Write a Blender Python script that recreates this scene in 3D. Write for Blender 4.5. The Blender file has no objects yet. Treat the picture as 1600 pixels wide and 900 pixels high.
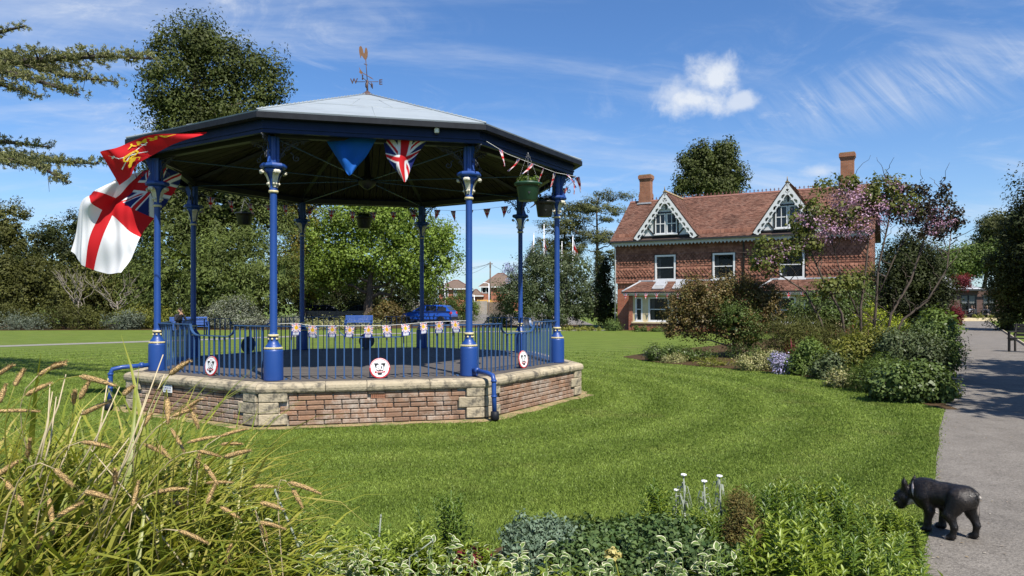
import bpy, bmesh, math, random
import numpy as np
from mathutils import Vector, Matrix, Euler
PI = math.pi
random.seed(7)
scene = bpy.context.scene
COL = scene.collection
# ------------------------------------------------------------------ camera
EYE, FPX, HOR = 1.62, 1107.0, 473.0
cam_d = bpy.data.cameras.new("camera")
cam_d.sensor_width = 36.0
cam_d.lens = 36.0 * FPX / 1600.0
cam_d.shift_y = (HOR - 450.0) / 1600.0
cam_d.clip_start, cam_d.clip_end = 0.05, 2000.0
cam = bpy.data.objects.new("camera", cam_d)
cam.location = (0, 0, EYE)
cam.rotation_euler = (PI / 2, 0, 0)
COL.objects.link(cam)
scene.camera = cam
scene.render.resolution_x, scene.render.resolution_y = 1024, 576
scene.view_settings.view_transform = 'Standard'
scene.view_settings.look = 'None'
scene.view_settings.exposure = 0.66
scene.view_settings.gamma = 1.0
scene.cycles.diffuse_bounces = 1
scene.cycles.max_bounces = 6
# ------------------------------------------------------------------ sun and sky
SUN_EL, SUN_AZ = math.radians(54), math.radians(151)      # azimuth clockwise from +Y
sd = Vector((math.sin(SUN_AZ) * math.cos(SUN_EL), math.cos(SUN_AZ) * math.cos(SUN_EL), math.sin(SUN_EL)))
sl = bpy.data.lights.new("sun", 'SUN')
sl.energy, sl.angle, sl.color = 5.0, math.radians(0.53), (1.0, 0.945, 0.86)
so = bpy.data.objects.new("sun", sl)
so.rotation_euler = sd.to_track_quat('Z', 'Y').to_euler()
so.location = (20, -20, 40)
COL.objects.link(so)
world = bpy.data.worlds.new("World")
scene.world = world
world.use_nodes = True


def build_world():
    nt = world.node_tree
    N, L = nt.nodes, nt.links
    N.clear()
    out = N.new('ShaderNodeOutputWorld')
    bg = N.new('ShaderNodeBackground')
    bg.inputs['Strength'].default_value = 0.072
    L.new(bg.outputs[0], out.inputs[0])
    sky = N.new('ShaderNodeTexSky')
    sky.sky_type = 'NISHITA'
    sky.sun_disc = False
    sky.sun_elevation, sky.sun_rotation = SUN_EL, SUN_AZ
    sky.air_density, sky.dust_density, sky.ozone_density = 1.1, 0.2, 1.7
    sky.altitude = 50
    tint = N.new('ShaderNodeMix'); tint.data_type = 'RGBA'; tint.blend_type = 'MULTIPLY'
    tint.inputs[0].default_value = 1.0
    tint.inputs[7].default_value = (0.63, 0.93, 1.32, 1)
    L.new(sky.outputs[0], tint.inputs[6])
    tc = N.new('ShaderNodeTexCoord')
    sep = N.new('ShaderNodeSeparateXYZ')
    L.new(tc.outputs['Generated'], sep.inputs[0])

    def m(op, a, b=None, c=None):
        n = N.new('ShaderNodeMath'); n.operation = op
        for i, v in enumerate((a, b, c)):
            if v is None: continue
            if isinstance(v, (int, float)): n.inputs[i].default_value = v
            else: L.new(v, n.inputs[i])
        return n.outputs[0]

    def noise(vec, scale, detail, rough=0.55, dist=0.0):
        n = N.new('ShaderNodeTexNoise')
        n.inputs['Scale'].default_value = scale
        n.inputs['Detail'].default_value = detail
        n.inputs['Roughness'].default_value = rough
        n.inputs['Distortion'].default_value = dist
        L.new(vec, n.inputs['Vector'])
        return n.outputs['Fac']

    def comb(x, y, z):
        n = N.new('ShaderNodeCombineXYZ')
        for i, v in enumerate((x, y, z)):
            if isinstance(v, (int, float)): n.inputs[i].default_value = v
            else: L.new(v, n.inputs[i])
        return n.outputs[0]

    def ramp(v, a, b):
        n = N.new('ShaderNodeMapRange'); n.interpolation_type = 'SMOOTHSTEP'
        n.inputs['From Min'].default_value, n.inputs['From Max'].default_value = a, b
        L.new(v, n.inputs['Value'])
        return n.outputs[0]
    x, y, z = sep.outputs
    zc = m('ADD', m('MAXIMUM', z, 0.0), 0.22)
    px, py = m('DIVIDE', x, zc), m('DIVIDE', y, zc)
    # high thin cirrus laid on a plane overhead, drawn out along the wind
    u = m('ADD', m('MULTIPLY', px, 0.55), m('MULTIPLY', py, 0.16))
    v = m('ADD', m('MULTIPLY', py, 2.1), m('MULTIPLY', px, -0.35))
    c1 = ramp(noise(comb(u, v, 3.1), 1.35, 9, 0.62, 0.35), 0.46, 0.80)
    c2 = ramp(noise(comb(m('MULTIPLY', u, 2.2), m('MULTIPLY', v, 0.55), 8.4), 3.2, 8, 0.68, 1.1), 0.48, 0.86)
    wisps = ramp(noise(comb(px, py, 5.7), 0.75, 3, 0.5), 0.45, 0.72)
    cirrus = m('MINIMUM', m('ADD', m('MULTIPLY', c1, 0.50), m('MULTIPLY', m('MULTIPLY', c2, wisps), 0.75)), 0.8)
    hazeb = m('MULTIPLY', ramp(z, 0.30, -0.02), 0.20)
    # fair-weather puffs hanging in three directions of the sky
    tot = None
    nz = noise(tc.outputs['Generated'], 15.0, 9, 0.62, 0.2)
    nzb = noise(tc.outputs['Generated'], 42.0, 6, 0.65, 0.2)
    nz = m('ADD', m('MULTIPLY', nz, 0.75), m('MULTIPLY', nzb, 0.25))
    for (qx, qy, wx, wy, k) in ((1082, 156, 84, 36, 1.0), (1118, 126, 62, 44, 0.95), (1050, 146, 52, 34, 0.6), (1158, 156, 44, 20, 0.75), (1282, 268, 34, 13, 0.55)):
        d = Vector(((qx - 800) / FPX, 1, (HOR - qy) / FPX)).normalized()
        az, el = math.atan2(d.x, d.y), math.asin(d.z)
        a = m('ARCTAN2', x, y)
        e = m('ARCSINE', z)
        dx = m('DIVIDE', m('SUBTRACT', a, az), wx / FPX * 0.9)
        dy = m('DIVIDE', m('SUBTRACT', e, el), wy / FPX * 0.95)
        r = m('SQRT', m('ADD', m('MULTIPLY', dx, dx), m('MULTIPLY', dy, dy)))
        val = m('ADD', m('SUBTRACT', 1.0, r), m('MULTIPLY', m('SUBTRACT', nz, 0.5), 2.6))
        p = m('MULTIPLY', ramp(val, 0.05, 0.95), k)
        tot = p if tot is None else m('MAXIMUM', tot, p)
    # feathery combed cirrus in the right of the sky
    d = Vector(((1440 - 800) / FPX, 1, (HOR - 135) / FPX)).normalized()
    az, el = math.atan2(d.x, d.y), math.asin(d.z)
    a = m('ARCTAN2', x, y); e = m('ARCSINE', z)
    dx = m('DIVIDE', m('SUBTRACT', a, az), 0.26); dy = m('DIVIDE', m('SUBTRACT', e, m('ADD', el, m('MULTIPLY', m('SUBTRACT', a, az), 0.08))), 0.055)
    r = m('SQRT', m('ADD', m('MULTIPLY', dx, dx), m('MULTIPLY', dy, dy)))
    comb_n = noise(comb(m('ADD', m('MULTIPLY', a, 26.0), m('MULTIPLY', e, 22.0)), m('MULTIPLY', e, 5.0), 1.0), 1.0, 10, 0.66, 1.3)
    fe = m('MULTIPLY', m('MULTIPLY', ramp(r, 1.1, 0.1), ramp(comb_n, 0.30, 0.85)), 0.62)
    tot = m('MAXIMUM', tot, fe)
    amt = m('MINIMUM', m('ADD', m('ADD', cirrus, hazeb), tot), 0.97)
    amt = m('MULTIPLY', amt, ramp(z, -0.12, 0.0))
    mix = N.new('ShaderNodeMix'); mix.data_type = 'RGBA'
    L.new(amt, mix.inputs[0])
    L.new(tint.outputs[2], mix.inputs[6])
    mix.inputs[7].default_value = (7.0, 7.5, 8.3, 1)
    L.new(mix.outputs[2], bg.inputs['Color'])


build_world()


# ------------------------------------------------------------------ layout helpers
def at(px, py, d):
    """a point D metres off, from where the photograph shows it"""
    return Vector(((px - 800) / FPX * d, d, EYE - (py - HOR) / FPX * d))


def on_ground(px, py):
    d = FPX * EYE / (py - HOR)
    return Vector(((px - 800) / FPX * d, d, 0))


# ------------------------------------------------------------------ materials
def new_mat(name):
    m = bpy.data.materials.new(name)
    m.use_nodes = True
    nt = m.node_tree
    b = nt.nodes['Principled BSDF']
    return m, nt, b


def setin(b, **kw):
    for k, v in kw.items():
        k = k.replace('_', ' ')
        if k in b.inputs:
            b.inputs[k].default_value = v


def rgba(c):
    return (c[0], c[1], c[2], 1)


def pmat(name, c1, c2=None, scale=8.0, rough=0.6, bump=0.0, metal=0.0, detail=6, rnd=0.0, stretch=(1, 1, 1), c3=None, s3=2.0, t3=(0.55, 0.7), spec=0.5, bumpscale=None, coat=0.0):
    """noise-mottled surface: c1/c2 mixed by noise, optional patches of c3, per-object value jitter RND"""
    m, nt, b = new_mat(name)
    N, L = nt.nodes, nt.links
    setin(b, Roughness=rough, Metallic=metal)
    b.inputs['Specular IOR Level'].default_value = spec
    b.inputs['Coat Weight'].default_value = coat
    b.inputs['Coat Roughness'].default_value = 0.15
    tc = N.new('ShaderNodeTexCoord')
    mp = N.new('ShaderNodeMapping'); mp.inputs['Scale'].default_value = stretch
    L.new(tc.outputs['Object'], mp.inputs[0])
    no = N.new('ShaderNodeTexNoise')
    no.inputs['Scale'].default_value = scale; no.inputs['Detail'].default_value = detail; no.inputs['Roughness'].default_value = 0.6
    L.new(mp.outputs[0], no.inputs['Vector'])
    mx = N.new('ShaderNodeMix'); mx.data_type = 'RGBA'
    rp = N.new('ShaderNodeMapRange'); rp.inputs['From Min'].default_value = 0.3; rp.inputs['From Max'].default_value = 0.7
    L.new(no.outputs['Fac'], rp.inputs['Value'])
    L.new(rp.outputs[0], mx.inputs[0])
    mx.inputs[6].default_value = rgba(c1); mx.inputs[7].default_value = rgba(c2 or c1)
    col = mx.outputs[2]
    if c3:
        n3 = N.new('ShaderNodeTexNoise'); n3.inputs['Scale'].default_value = s3; n3.inputs['Detail'].default_value = 8; n3.inputs['Roughness'].default_value = 0.68
        L.new(tc.outputs['Object'], n3.inputs['Vector'])
        r3 = N.new('ShaderNodeMapRange'); r3.inputs['From Min'].default_value, r3.inputs['From Max'].default_value = t3
        L.new(n3.outputs['Fac'], r3.inputs['Value'])
        m3 = N.new('ShaderNodeMix'); m3.data_type = 'RGBA'
        L.new(r3.outputs[0], m3.inputs[0]); L.new(col, m3.inputs[6]); m3.inputs[7].default_value = rgba(c3)
        col = m3.outputs[2]
    if rnd:
        oi = N.new('ShaderNodeObjectInfo')
        h = N.new('ShaderNodeHueSaturation')
        mr = N.new('ShaderNodeMapRange'); mr.inputs['To Min'].default_value = 1 - rnd; mr.inputs['To Max'].default_value = 1 + rnd
        L.new(oi.outputs['Random'], mr.inputs['Value']); L.new(mr.outputs[0], h.inputs['Value']); L.new(col, h.inputs['Color'])
        col = h.outputs[0]
    L.new(col, b.inputs['Base Color'])
    if bump:
        bp = N.new('ShaderNodeBump'); bp.inputs['Strength'].default_value = bump; bp.inputs['Distance'].default_value = 0.02
        if bumpscale:
            nb = N.new('ShaderNodeTexNoise'); nb.inputs['Scale'].default_value = bumpscale; nb.inputs['Detail'].default_value = 6
            L.new(mp.outputs[0], nb.inputs['Vector']); L.new(nb.outputs['Fac'], bp.inputs['Height'])
        else:
            L.new(no.outputs['Fac'], bp.inputs['Height'])
        L.new(bp.outputs[0], b.inputs['Normal'])
    return m


def leafmat(name, cols, trans=0.3, rough=0.55, patch=0.25, pscale=0.5, spec=0.2, squeeze=0.0):
    """leaves: each its own shade between COLS, light coming through, slow drift over the plant"""
    m, nt, b = new_mat(name)
    N, L = nt.nodes, nt.links
    setin(b, Roughness=rough); b.inputs['Specular IOR Level'].default_value = spec
    ge = N.new('ShaderNodeNewGeometry')
    cr = N.new('ShaderNodeValToRGB')
    els = cr.color_ramp.elements
    while len(els) < len(cols): els.new(0.5)
    if squeeze:
        mean = np.mean(np.array(cols), 0)
        cols = [tuple(np.array(c) * (1 - squeeze) + mean * squeeze) for c in cols]
    for i, c in enumerate(cols):
        els[i].position = i / max(1, len(cols) - 1); els[i].color = rgba(c)
    L.new(ge.outputs['Random Per Island'], cr.inputs['Fac'])
    no = N.new('ShaderNodeTexNoise'); no.inputs['Scale'].default_value = pscale; no.inputs['Detail'].default_value = 3
    L.new(ge.outputs['Position'], no.inputs['Vector'])
    h = N.new('ShaderNodeHueSaturation')
    mr = N.new('ShaderNodeMapRange'); mr.inputs['From Min'].default_value = 0.3; mr.inputs['From Max'].default_value = 0.7
    mr.inputs['To Min'].default_value = 1 - patch; mr.inputs['To Max'].default_value = 1 + patch
    L.new(no.outputs['Fac'], mr.inputs['Value']); L.new(mr.outputs[0], h.inputs['Value']); L.new(cr.outputs[0], h.inputs['Color'])
    L.new(h.outputs[0], b.inputs['Base Color'])
    if trans:
        tr = N.new('ShaderNodeBsdfTranslucent')
        mg = N.new('ShaderNodeMix'); mg.data_type = 'RGBA'; mg.blend_type = 'MULTIPLY'; mg.inputs[0].default_value = 1
        L.new(h.outputs[0], mg.inputs[6]); mg.inputs[7].default_value = (1.25, 1.3, 0.6, 1)
        L.new(mg.outputs[2], tr.inputs['Color'])
        ms = N.new('ShaderNodeMixShader'); ms.inputs[0].default_value = trans
        L.new(b.outputs[0], ms.inputs[1]); L.new(tr.outputs[0], ms.inputs[2])
        L.new(ms.outputs[0], N['Material Output'].inputs['Surface'])
    return m


def printmat(name, rough=0.7, trans=0.0):
    m, nt, b = new_mat(name)
    N, L = nt.nodes, nt.links
    setin(b, Roughness=rough); b.inputs['Specular IOR Level'].default_value = 0.25
    a = N.new('ShaderNodeAttribute'); a.attribute_name = 'print'
    L.new(a.outputs['Color'], b.inputs['Base Color'])
    if trans:
        tr = N.new('ShaderNodeBsdfTranslucent'); L.new(a.outputs['Color'], tr.inputs['Color'])
        ms = N.new('ShaderNodeMixShader'); ms.inputs[0].default_value = trans
        L.new(b.outputs[0], ms.inputs[1]); L.new(tr.outputs[0], ms.inputs[2])
        L.new(ms.outputs[0], N['Material Output'].inputs['Surface'])
    return m


# ------------------------------------------------------------------ objects
def thing(name, label, cat, loc=(0, 0, 0), rz=0.0, group=None):
    o = bpy.data.objects.new(name, None)
    o.empty_display_size = 0.2
    COL.objects.link(o)
    o.location = loc
    o.rotation_euler = (0, 0, rz)
    return tag(o, label, cat, group)


def tag(o, label=None, cat=None, group=None, kind=None):
    if label: o['label'] = label
    if cat: o['category'] = cat
    if group: o['group'] = group
    if kind: o['kind'] = kind
    return o


def link(name, me, parent=None, loc=None, rot=None, kind=None, scale=None):
    o = bpy.data.objects.new(name, me)
    COL.objects.link(o)
    if parent: o.parent = parent
    if loc is not None: o.location = loc
    if rot is not None: o.rotation_euler = rot
    if scale is not None: o.scale = scale
    if kind: o['kind'] = kind
    return o


def copy_tree(o, parent=None):
    c = o.copy()
    COL.objects.link(c)
    if parent: c.parent = parent
    for ch in list(o.children): copy_tree(ch, c)
    return c


def raw_mesh(name, V, F, mats=(), fm=None, smooth=False):
    """V (n,3) array, F (m,k) array of equal faces"""
    V = np.asarray(V, dtype=np.float32); F = np.asarray(F, dtype=np.int32)
    me = bpy.data.meshes.new(name)
    me.vertices.add(len(V)); me.vertices.foreach_set('co', V.ravel())
    k = F.shape[1]
    me.loops.add(F.size); me.loops.foreach_set('vertex_index', F.ravel())
    me.polygons.add(len(F))
    me.polygons.foreach_set('loop_start', np.arange(0, F.size, k, dtype=np.int32))
    me.polygons.foreach_set('loop_total', np.full(len(F), k, dtype=np.int32))
    for m in mats: me.materials.append(m)
    if fm is not None: me.polygons.foreach_set('material_index', np.asarray(fm, dtype=np.int32))
    if smooth: me.polygons.foreach_set('use_smooth', np.ones(len(F), dtype=bool))
    me.update(calc_edges=True)
    return me


class MB:
    """collects boxes, tubes, lathes and prisms for one mesh"""
    def __init__(s):
        s.v, s.f, s.m, s.sm = [], [], [], []

    def add(s, vs, fs, mi=0, smooth=False, M=None):
        o = len(s.v)
        for p in vs:
            p = Vector(p)
            s.v.append(M @ p if M else p)
        for f in fs:
            s.f.append([i + o for i in f]); s.m.append(mi); s.sm.append(smooth)
        return s

    def box(s, c, d, mi=0, rz=0.0, M=None, bev=0.0):
        x, y, z = d[0] / 2, d[1] / 2, d[2] / 2
        T = Matrix.Translation(c) @ Matrix.Rotation(rz, 4, 'Z')
        if M: T = M @ T
        if bev:
            b = min(bev, x * .9, y * .9, z * .9)
            vs = []
            for sz in (-1, 1):
                for (sx, sy) in ((-1, -1), (1, -1), (1, 1), (-1, 1)):
                    vs += [(sx * (x - b), sy * (y - b), sz * z), (sx * x, sy * (y - b), sz * (z - b)), (sx * (x - b), sy * y, sz * (z - b))]
            bm = bmesh.new()
            for q in vs: bm.verts.new(q)
            r = bmesh.ops.convex_hull(bm, input=bm.verts)
            bm.verts.index_update()
            s.add([q.co for q in bm.verts], [[w.index for w in f.verts] for f in bm.faces], mi, False, T)
            bm.free()
            return s
        vs = [(-x, -y, -z), (x, -y, -z), (x, y, -z), (-x, y, -z), (-x, -y, z), (x, -y, z), (x, y, z), (-x, y, z)]
        return s.add(vs, [(0, 3, 2, 1), (4, 5, 6, 7), (0, 1, 5, 4), (1, 2, 6, 5), (2, 3, 7, 6), (3, 0, 4, 7)], mi, False, T)

    def tube(s, pts, r, n=8, mi=0, caps=True, smooth=True, M=None):
        pts = [Vector(p) for p in pts]
        rs = r if isinstance(r, (list, tuple)) else [r] * len(pts)
        vs, fs = [], []
        up = Vector((0, 0, 1))
        prev = None
        for i, p in enumerate(pts):
            t = (pts[min(i + 1, len(pts) - 1)] - pts[max(i - 1, 0)])
            t = t.normalized() if t.length > 1e-9 else up
            if prev is None:
                a = t.cross(up if abs(t.z) < 0.95 else Vector((1, 0, 0))).normalized()
            else:
                a = (prev - t * prev.dot(t))
                a = a.normalized() if a.length > 1e-6 else t.orthogonal().normalized()
            prev = a
            b = t.cross(a)
            for k in range(n):
                q = 2 * PI * k / n
                vs.append(p + a * (math.cos(q) * rs[i]) + b * (math.sin(q) * rs[i]))
        for i in range(len(pts) - 1):
            for k in range(n):
                k2 = (k + 1) % n
                fs.append((i * n + k, i * n + k2, (i + 1) * n + k2, (i + 1) * n + k))
        if caps:
            fs.append(tuple(range(n))[::-1]); fs.append(tuple((len(pts) - 1) * n + k for k in range(n)))
        return s.add(vs, fs, mi, smooth, M)

    def lathe(s, prof, n=16, c=(0, 0, 0), mi=0, smooth=True, M=None, phase=0.0):
        """prof: (radius, z) from bottom to top"""
        vs, fs = [], []
        for (r, z) in prof:
            for k in range(n):
                q = 2 * PI * k / n + phase
                vs.append((c[0] + r * math.cos(q), c[1] + r * math.sin(q), c[2] + z))
        for i in range(len(prof) - 1):
            for k in range(n):
                k2 = (k + 1) % n
                fs.append((i * n + k, i * n + k2, (i + 1) * n + k2, (i + 1) * n + k))
        fs.append(tuple(range(n))[::-1]); fs.append(tuple((len(prof) - 1) * n + k for k in range(n)))
        return s.add(vs, fs, mi, smooth, M)

    def prism(s, poly, depth, M=None, mi=0):
        """poly (x, z) extruded along +y from 0 to depth"""
        n = len(poly)
        vs = [(p[0], 0, p[1]) for p in poly] + [(p[0], depth, p[1]) for p in poly]
        fs = [tuple(range(n)), tuple(range(2 * n - 1, n - 1, -1))]
        for i in range(n):
            j = (i + 1) % n
            fs.append((i, i + n, j + n, j))
        return s.add(vs, fs, mi, False, M)

    def quad(s, a, b, c, d, mi=0):
        return s.add([a, b, c, d], [(0, 1, 2, 3)], mi)

    def mesh(s, name, mats, off=None):
        me = bpy.data.meshes.new(name)
        vs = [p - Vector(off) for p in s.v] if off is not None else s.v
        me.from_pydata(vs, [], s.f)
        for m in (mats if isinstance(mats, (list, tuple)) else [mats]): me.materials.append(m)
        me.polygons.foreach_set('material_index', s.m)
        me.polygons.foreach_set('use_smooth', s.sm)
        me.update()
        bm = bmesh.new(); bm.from_mesh(me)
        bmesh.ops.recalc_face_normals(bm, faces=bm.faces)
        bm.to_mesh(me); bm.free()
        return me

    def build(s, name, mats, parent=None, off=None, kind=None, loc=None, rot=None):
        if off is None and parent is not None and loc is None and getattr(s, 'world', False):
            off = parent.location
        return link(name, s.mesh(name, mats, off), parent, loc, rot, kind)


def text_mesh(body, size, depth=0.0, shear=0.0, fat=0.018):
    """flat lettering in the XY plane, centred, SIZE tall"""
    c = bpy.data.curves.new('lettering', 'FONT')
    c.body = body; c.size = size; c.align_x = 'CENTER'; c.align_y = 'CENTER'; c.extrude = depth; c.shear = shear
    c.resolution_u = 3
    c.offset = size * fat
    o = bpy.data.objects.new('lettering', c)
    me = bpy.data.meshes.new_from_object(o)
    bpy.data.objects.remove(o); bpy.data.curves.remove(c)
    return me


def print_grid(name, surf, nu, nv, design, mat, thick=0.0, ss=2):
    """cloth or board: surf(u,v)->point, design(u,v)->rgb printed flat on it"""
    V = np.array([[*surf(i / nu, j / nv)] for j in range(nv + 1) for i in range(nu + 1)], dtype=np.float32)
    F = np.array([[j * (nu + 1) + i, j * (nu + 1) + i + 1, (j + 1) * (nu + 1) + i + 1, (j + 1) * (nu + 1) + i] for j in range(nv) for i in range(nu)])
    me = raw_mesh(name, V, F, [mat], smooth=True)
    cols = np.ones((len(F), 4, 4), dtype=np.float32)
    for f in range(len(F)):
        j, i = divmod(f, nu)
        acc = np.zeros(3)
        for a in range(ss):
            for b in range(ss):
                acc += design((i + (a + .5) / ss) / nu, (j + (b + .5) / ss) / nv)
        cols[f, :, :3] = acc / (ss * ss)
    at_ = me.attributes.new('print', 'FLOAT_COLOR', 'CORNER')
    at_.data.foreach_set('color', cols.ravel())
    return me


# ------------------------------------------------------------------ bodies grown as one smooth surface
def blob_mesh(name, prims, voxel, mat, blend=0.02, colour=None, smooth_iter=1):
    """prims: (p0, p1, r0, r1[, rgb]) round cones blended into one skin (surface nets)"""
    P0 = np.array([p[0] for p in prims], float); P1 = np.array([p[1] for p in prims], float)
    R0 = np.array([p[2] for p in prims], float); R1 = np.array([p[3] for p in prims], float)
    lo = np.minimum(P0 - R0[:, None], P1 - R1[:, None]).min(0) - 3 * voxel
    hi = np.maximum(P0 + R0[:, None], P1 + R1[:, None]).max(0) + 3 * voxel
    n = np.ceil((hi - lo) / voxel).astype(int) + 1
    ax = [lo[i] + voxel * np.arange(n[i]) for i in range(3)]
    X, Y, Z = np.meshgrid(*ax, indexing='ij')
    pts = np.stack([X, Y, Z], -1).reshape(-1, 3)
    D = None

    def dist(i, q):
        ba = P1[i] - P0[i]; l2 = max(ba @ ba, 1e-12)
        t = np.clip(((q - P0[i]) @ ba) / l2, 0, 1)
        return np.linalg.norm(q - P0[i] - t[:, None] * ba, axis=1) - (R0[i] + (R1[i] - R0[i]) * t)
    for i in range(len(prims)):
        d = dist(i, pts)
        if D is None: D = d
        else:
            h = np.clip(0.5 + 0.5 * (D - d) / blend, 0, 1)
            D = D + (d - D) * h - blend * h * (1 - h)
    S = D.reshape(n)
    neg = S < 0
    c = np.zeros(np.array(n) - 1, int)
    acc = np.zeros(tuple(np.array(n) - 1) + (3,)); cnt = np.zeros(np.array(n) - 1)
    cor = [(a, b, d) for a in (0, 1) for b in (0, 1) for d in (0, 1)]
    sl_ = lambda o: S[o[0]:n[0] - 1 + o[0], o[1]:n[1] - 1 + o[1], o[2]:n[2] - 1 + o[2]]
    for i, a in enumerate(cor):
        for b in cor[i + 1:]:
            if sum(abs(a[k] - b[k]) for k in range(3)) != 1: continue
            sa, sb = sl_(a), sl_(b)
            cr = (sa < 0) != (sb < 0)
            t = np.where(cr, sa / np.where(cr, sa - sb, 1), 0)
            for k in range(3):
                acc[..., k] += np.where(cr, a[k] + (b[k] - a[k]) * t, 0)
            cnt += cr
    act = cnt > 0
    idx = -np.ones(act.shape, int)
    idx[act] = np.arange(act.sum())
    I = np.argwhere(act)
    V = lo + voxel * (I + acc[act] / cnt[act][:, None])
    F = []
    for k in range(3):
        o = [0, 0, 0]; o[k] = 1
        A = neg[:n[0] - o[0], :n[1] - o[1], :n[2] - o[2]]; B = neg[o[0]:, o[1]:, o[2]:]
        E = np.argwhere(A != B)
        u, w = [j for j in range(3) if j != k]
        for e in E:
            if e[u] == 0 or e[w] == 0 or e[u] >= n[u] - 1 or e[w] >= n[w] - 1: continue
            q = []
            for du, dw in ((1, 1), (0, 1), (0, 0), (1, 0)):
                z = e.copy(); z[u] -= du; z[w] -= dw
                q.append(idx[tuple(z)])
            flip = A[tuple(e)] ^ (k == 1)
            F.append(q if not flip else q[::-1])
    F = np.array(F)
    for _ in range(smooth_iter):
        s = np.zeros_like(V); c_ = np.zeros(len(V))
        for a in range(4):
            b = (a + 1) % 4
            np.add.at(s, F[:, a], V[F[:, b]]); np.add.at(c_, F[:, a], 1)
            np.add.at(s, F[:, b], V[F[:, a]]); np.add.at(c_, F[:, b], 1)
        V = 0.5 * V + 0.5 * s / np.maximum(c_, 1)[:, None]
    me = raw_mesh(name, V, F, [mat], smooth=True)
    DD = np.stack([dist(i, V) for i in range(len(prims))], 1)
    near = DD.argmin(1)
    cols = np.array([(prims[i][4] if len(prims[i]) > 4 else (0.5, 0.5, 0.5)) for i in near], float)
    if colour is not None: cols = colour(V, cols)
    C4 = np.ones((len(V), 4), np.float32); C4[:, :3] = cols
    a_ = me.attributes.new('print', 'FLOAT_COLOR', 'POINT'); a_.data.foreach_set('color', C4.ravel())
    bm = bmesh.new(); bm.from_mesh(me); bmesh.ops.recalc_face_normals(bm, faces=bm.faces); bm.to_mesh(me); bm.free()
    return me


# ------------------------------------------------------------------ foliage
def norm(a):
    return a / np.maximum(np.linalg.norm(a, axis=1, keepdims=True), 1e-9)


def leaf_arrays(C, A, Nn, ln, wd, rng, tip=0.0, fold=0.0):
    """one rhombic leaf of 4 corners per row: centre C, axis A, normal Nn, length ln, width wd"""
    A = norm(A)
    S = norm(np.cross(A, Nn))
    U = np.cross(S, A)
    ln = np.broadcast_to(ln, (len(C),))[:, None]; wd = np.broadcast_to(wd, (len(C),))[:, None]
    v0 = C - A * ln * 0.5
    v2 = C + A * ln * 0.5 - U * ln * tip
    mid = C + A * ln * 0.05
    v1 = mid - S * wd * 0.5 + U * wd * fold
    v3 = mid + S * wd * 0.5 + U * wd * fold
    V = np.stack([v0, v1, v2, v3], 1).reshape(-1, 3)
    F = np.arange(len(V)).reshape(-1, 4)
    return V, F


def crown_mesh(name, lobes, mat, nclump, per, leaf, seed, clump=0.4, aspect=0.45, shell=0.55, up=0.3, droop=0.0, axis_out=0.5, jit=0.3, flat=1.0, off=None, gap=0.0, fold=0.15, core=0, rough_n=0.30):
    """foliage: clumps of leaves over and inside ellipsoid LOBES (x,y,z,rx,ry,rz)"""
    rng = np.random.default_rng(seed)
    Lb = np.array(lobes, float)
    w = (Lb[:, 3] * Lb[:, 5] + Lb[:, 3] * Lb[:, 4] + Lb[:, 4] * Lb[:, 5])
    li = rng.choice(len(Lb), nclump, p=w / w.sum())
    d = norm(rng.normal(size=(nclump, 3)))
    r = shell + (1 - shell) * rng.random(nclump) ** 0.5
    r *= 1 + jit * (rng.random(nclump) - 0.5)
    cc = Lb[li, :3] + d * Lb[li, 3:6] * r[:, None]
    cs = clump * (0.55 + 0.9 * rng.random(nclump))
    if gap:
        keep = (np.sin(cc[:, 0] * 2.1 / clump * .3 + seed) + np.sin(cc[:, 2] * 1.7 / clump * .3 + seed * 2) + np.sin(cc[:, 1] * 1.3 / clump * .3)) > -3 + gap * 3
        cc, d, cs = cc[keep], d[keep], cs[keep]
    n = len(cc)
    q = norm(rng.normal(size=(n, per, 3)).reshape(-1, 3)).reshape(n, per, 3)
    rad = rng.random((n, per, 1)) ** 0.42
    od = norm(d * np.array([1, 1, 1]) + np.array([0, 0, up]))
    offs = q * rad
    dot = (offs * od[:, None, :]).sum(-1, keepdims=True)
    offs = offs + od[:, None, :] * np.abs(dot) * 0.35
    offs[..., 2] *= flat
    P = cc[:, None, :] + offs * cs[:, None, None]
    P = P.reshape(-1, 3)
    O = np.repeat(od, per, 0)
    A = O * axis_out + rng.normal(size=P.shape) * 0.6 + offs.reshape(-1, 3) * 0.6
    A[:, 2] -= droop
    Nn = norm(O * 0.4 + offs.reshape(-1, 3) * 1.1 + rng.normal(size=P.shape) * rough_n + np.array([0, 0, 0.2]))
    A = A - Nn * (A * Nn).sum(1, keepdims=True) * 0.75
    ln = leaf * (0.45 + 1.1 * rng.random(len(P)))
    V, F = leaf_arrays(P, A, Nn, ln, ln * aspect * (0.7 + 0.6 * rng.random(len(P))), rng, tip=0.1, fold=fold)
    if core:
        # the dense inner foliage that keeps the sky from showing through
        ci = rng.choice(len(Lb), core, p=w / w.sum())
        q = norm(rng.normal(size=(core, 3)))
        C = Lb[ci, :3] + q * Lb[ci, 3:6] * (rng.random((core, 1)) ** .4) * .72
        sz = np.minimum(np.minimum(Lb[ci, 3], Lb[ci, 5]) * .5, leaf * 4.5) * (.4 + .5 * rng.random(core))
        V2, F2 = leaf_arrays(C, rng.normal(size=C.shape), norm(q + .5 * rng.normal(size=C.shape)), sz * 1.3, sz * .9, rng)
        F = np.vstack([F, F2 + len(V)]); V = np.vstack([V, V2])
    if off is not None: V = V - np.asarray(off)
    return raw_mesh(name, V, F, [mat])


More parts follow.
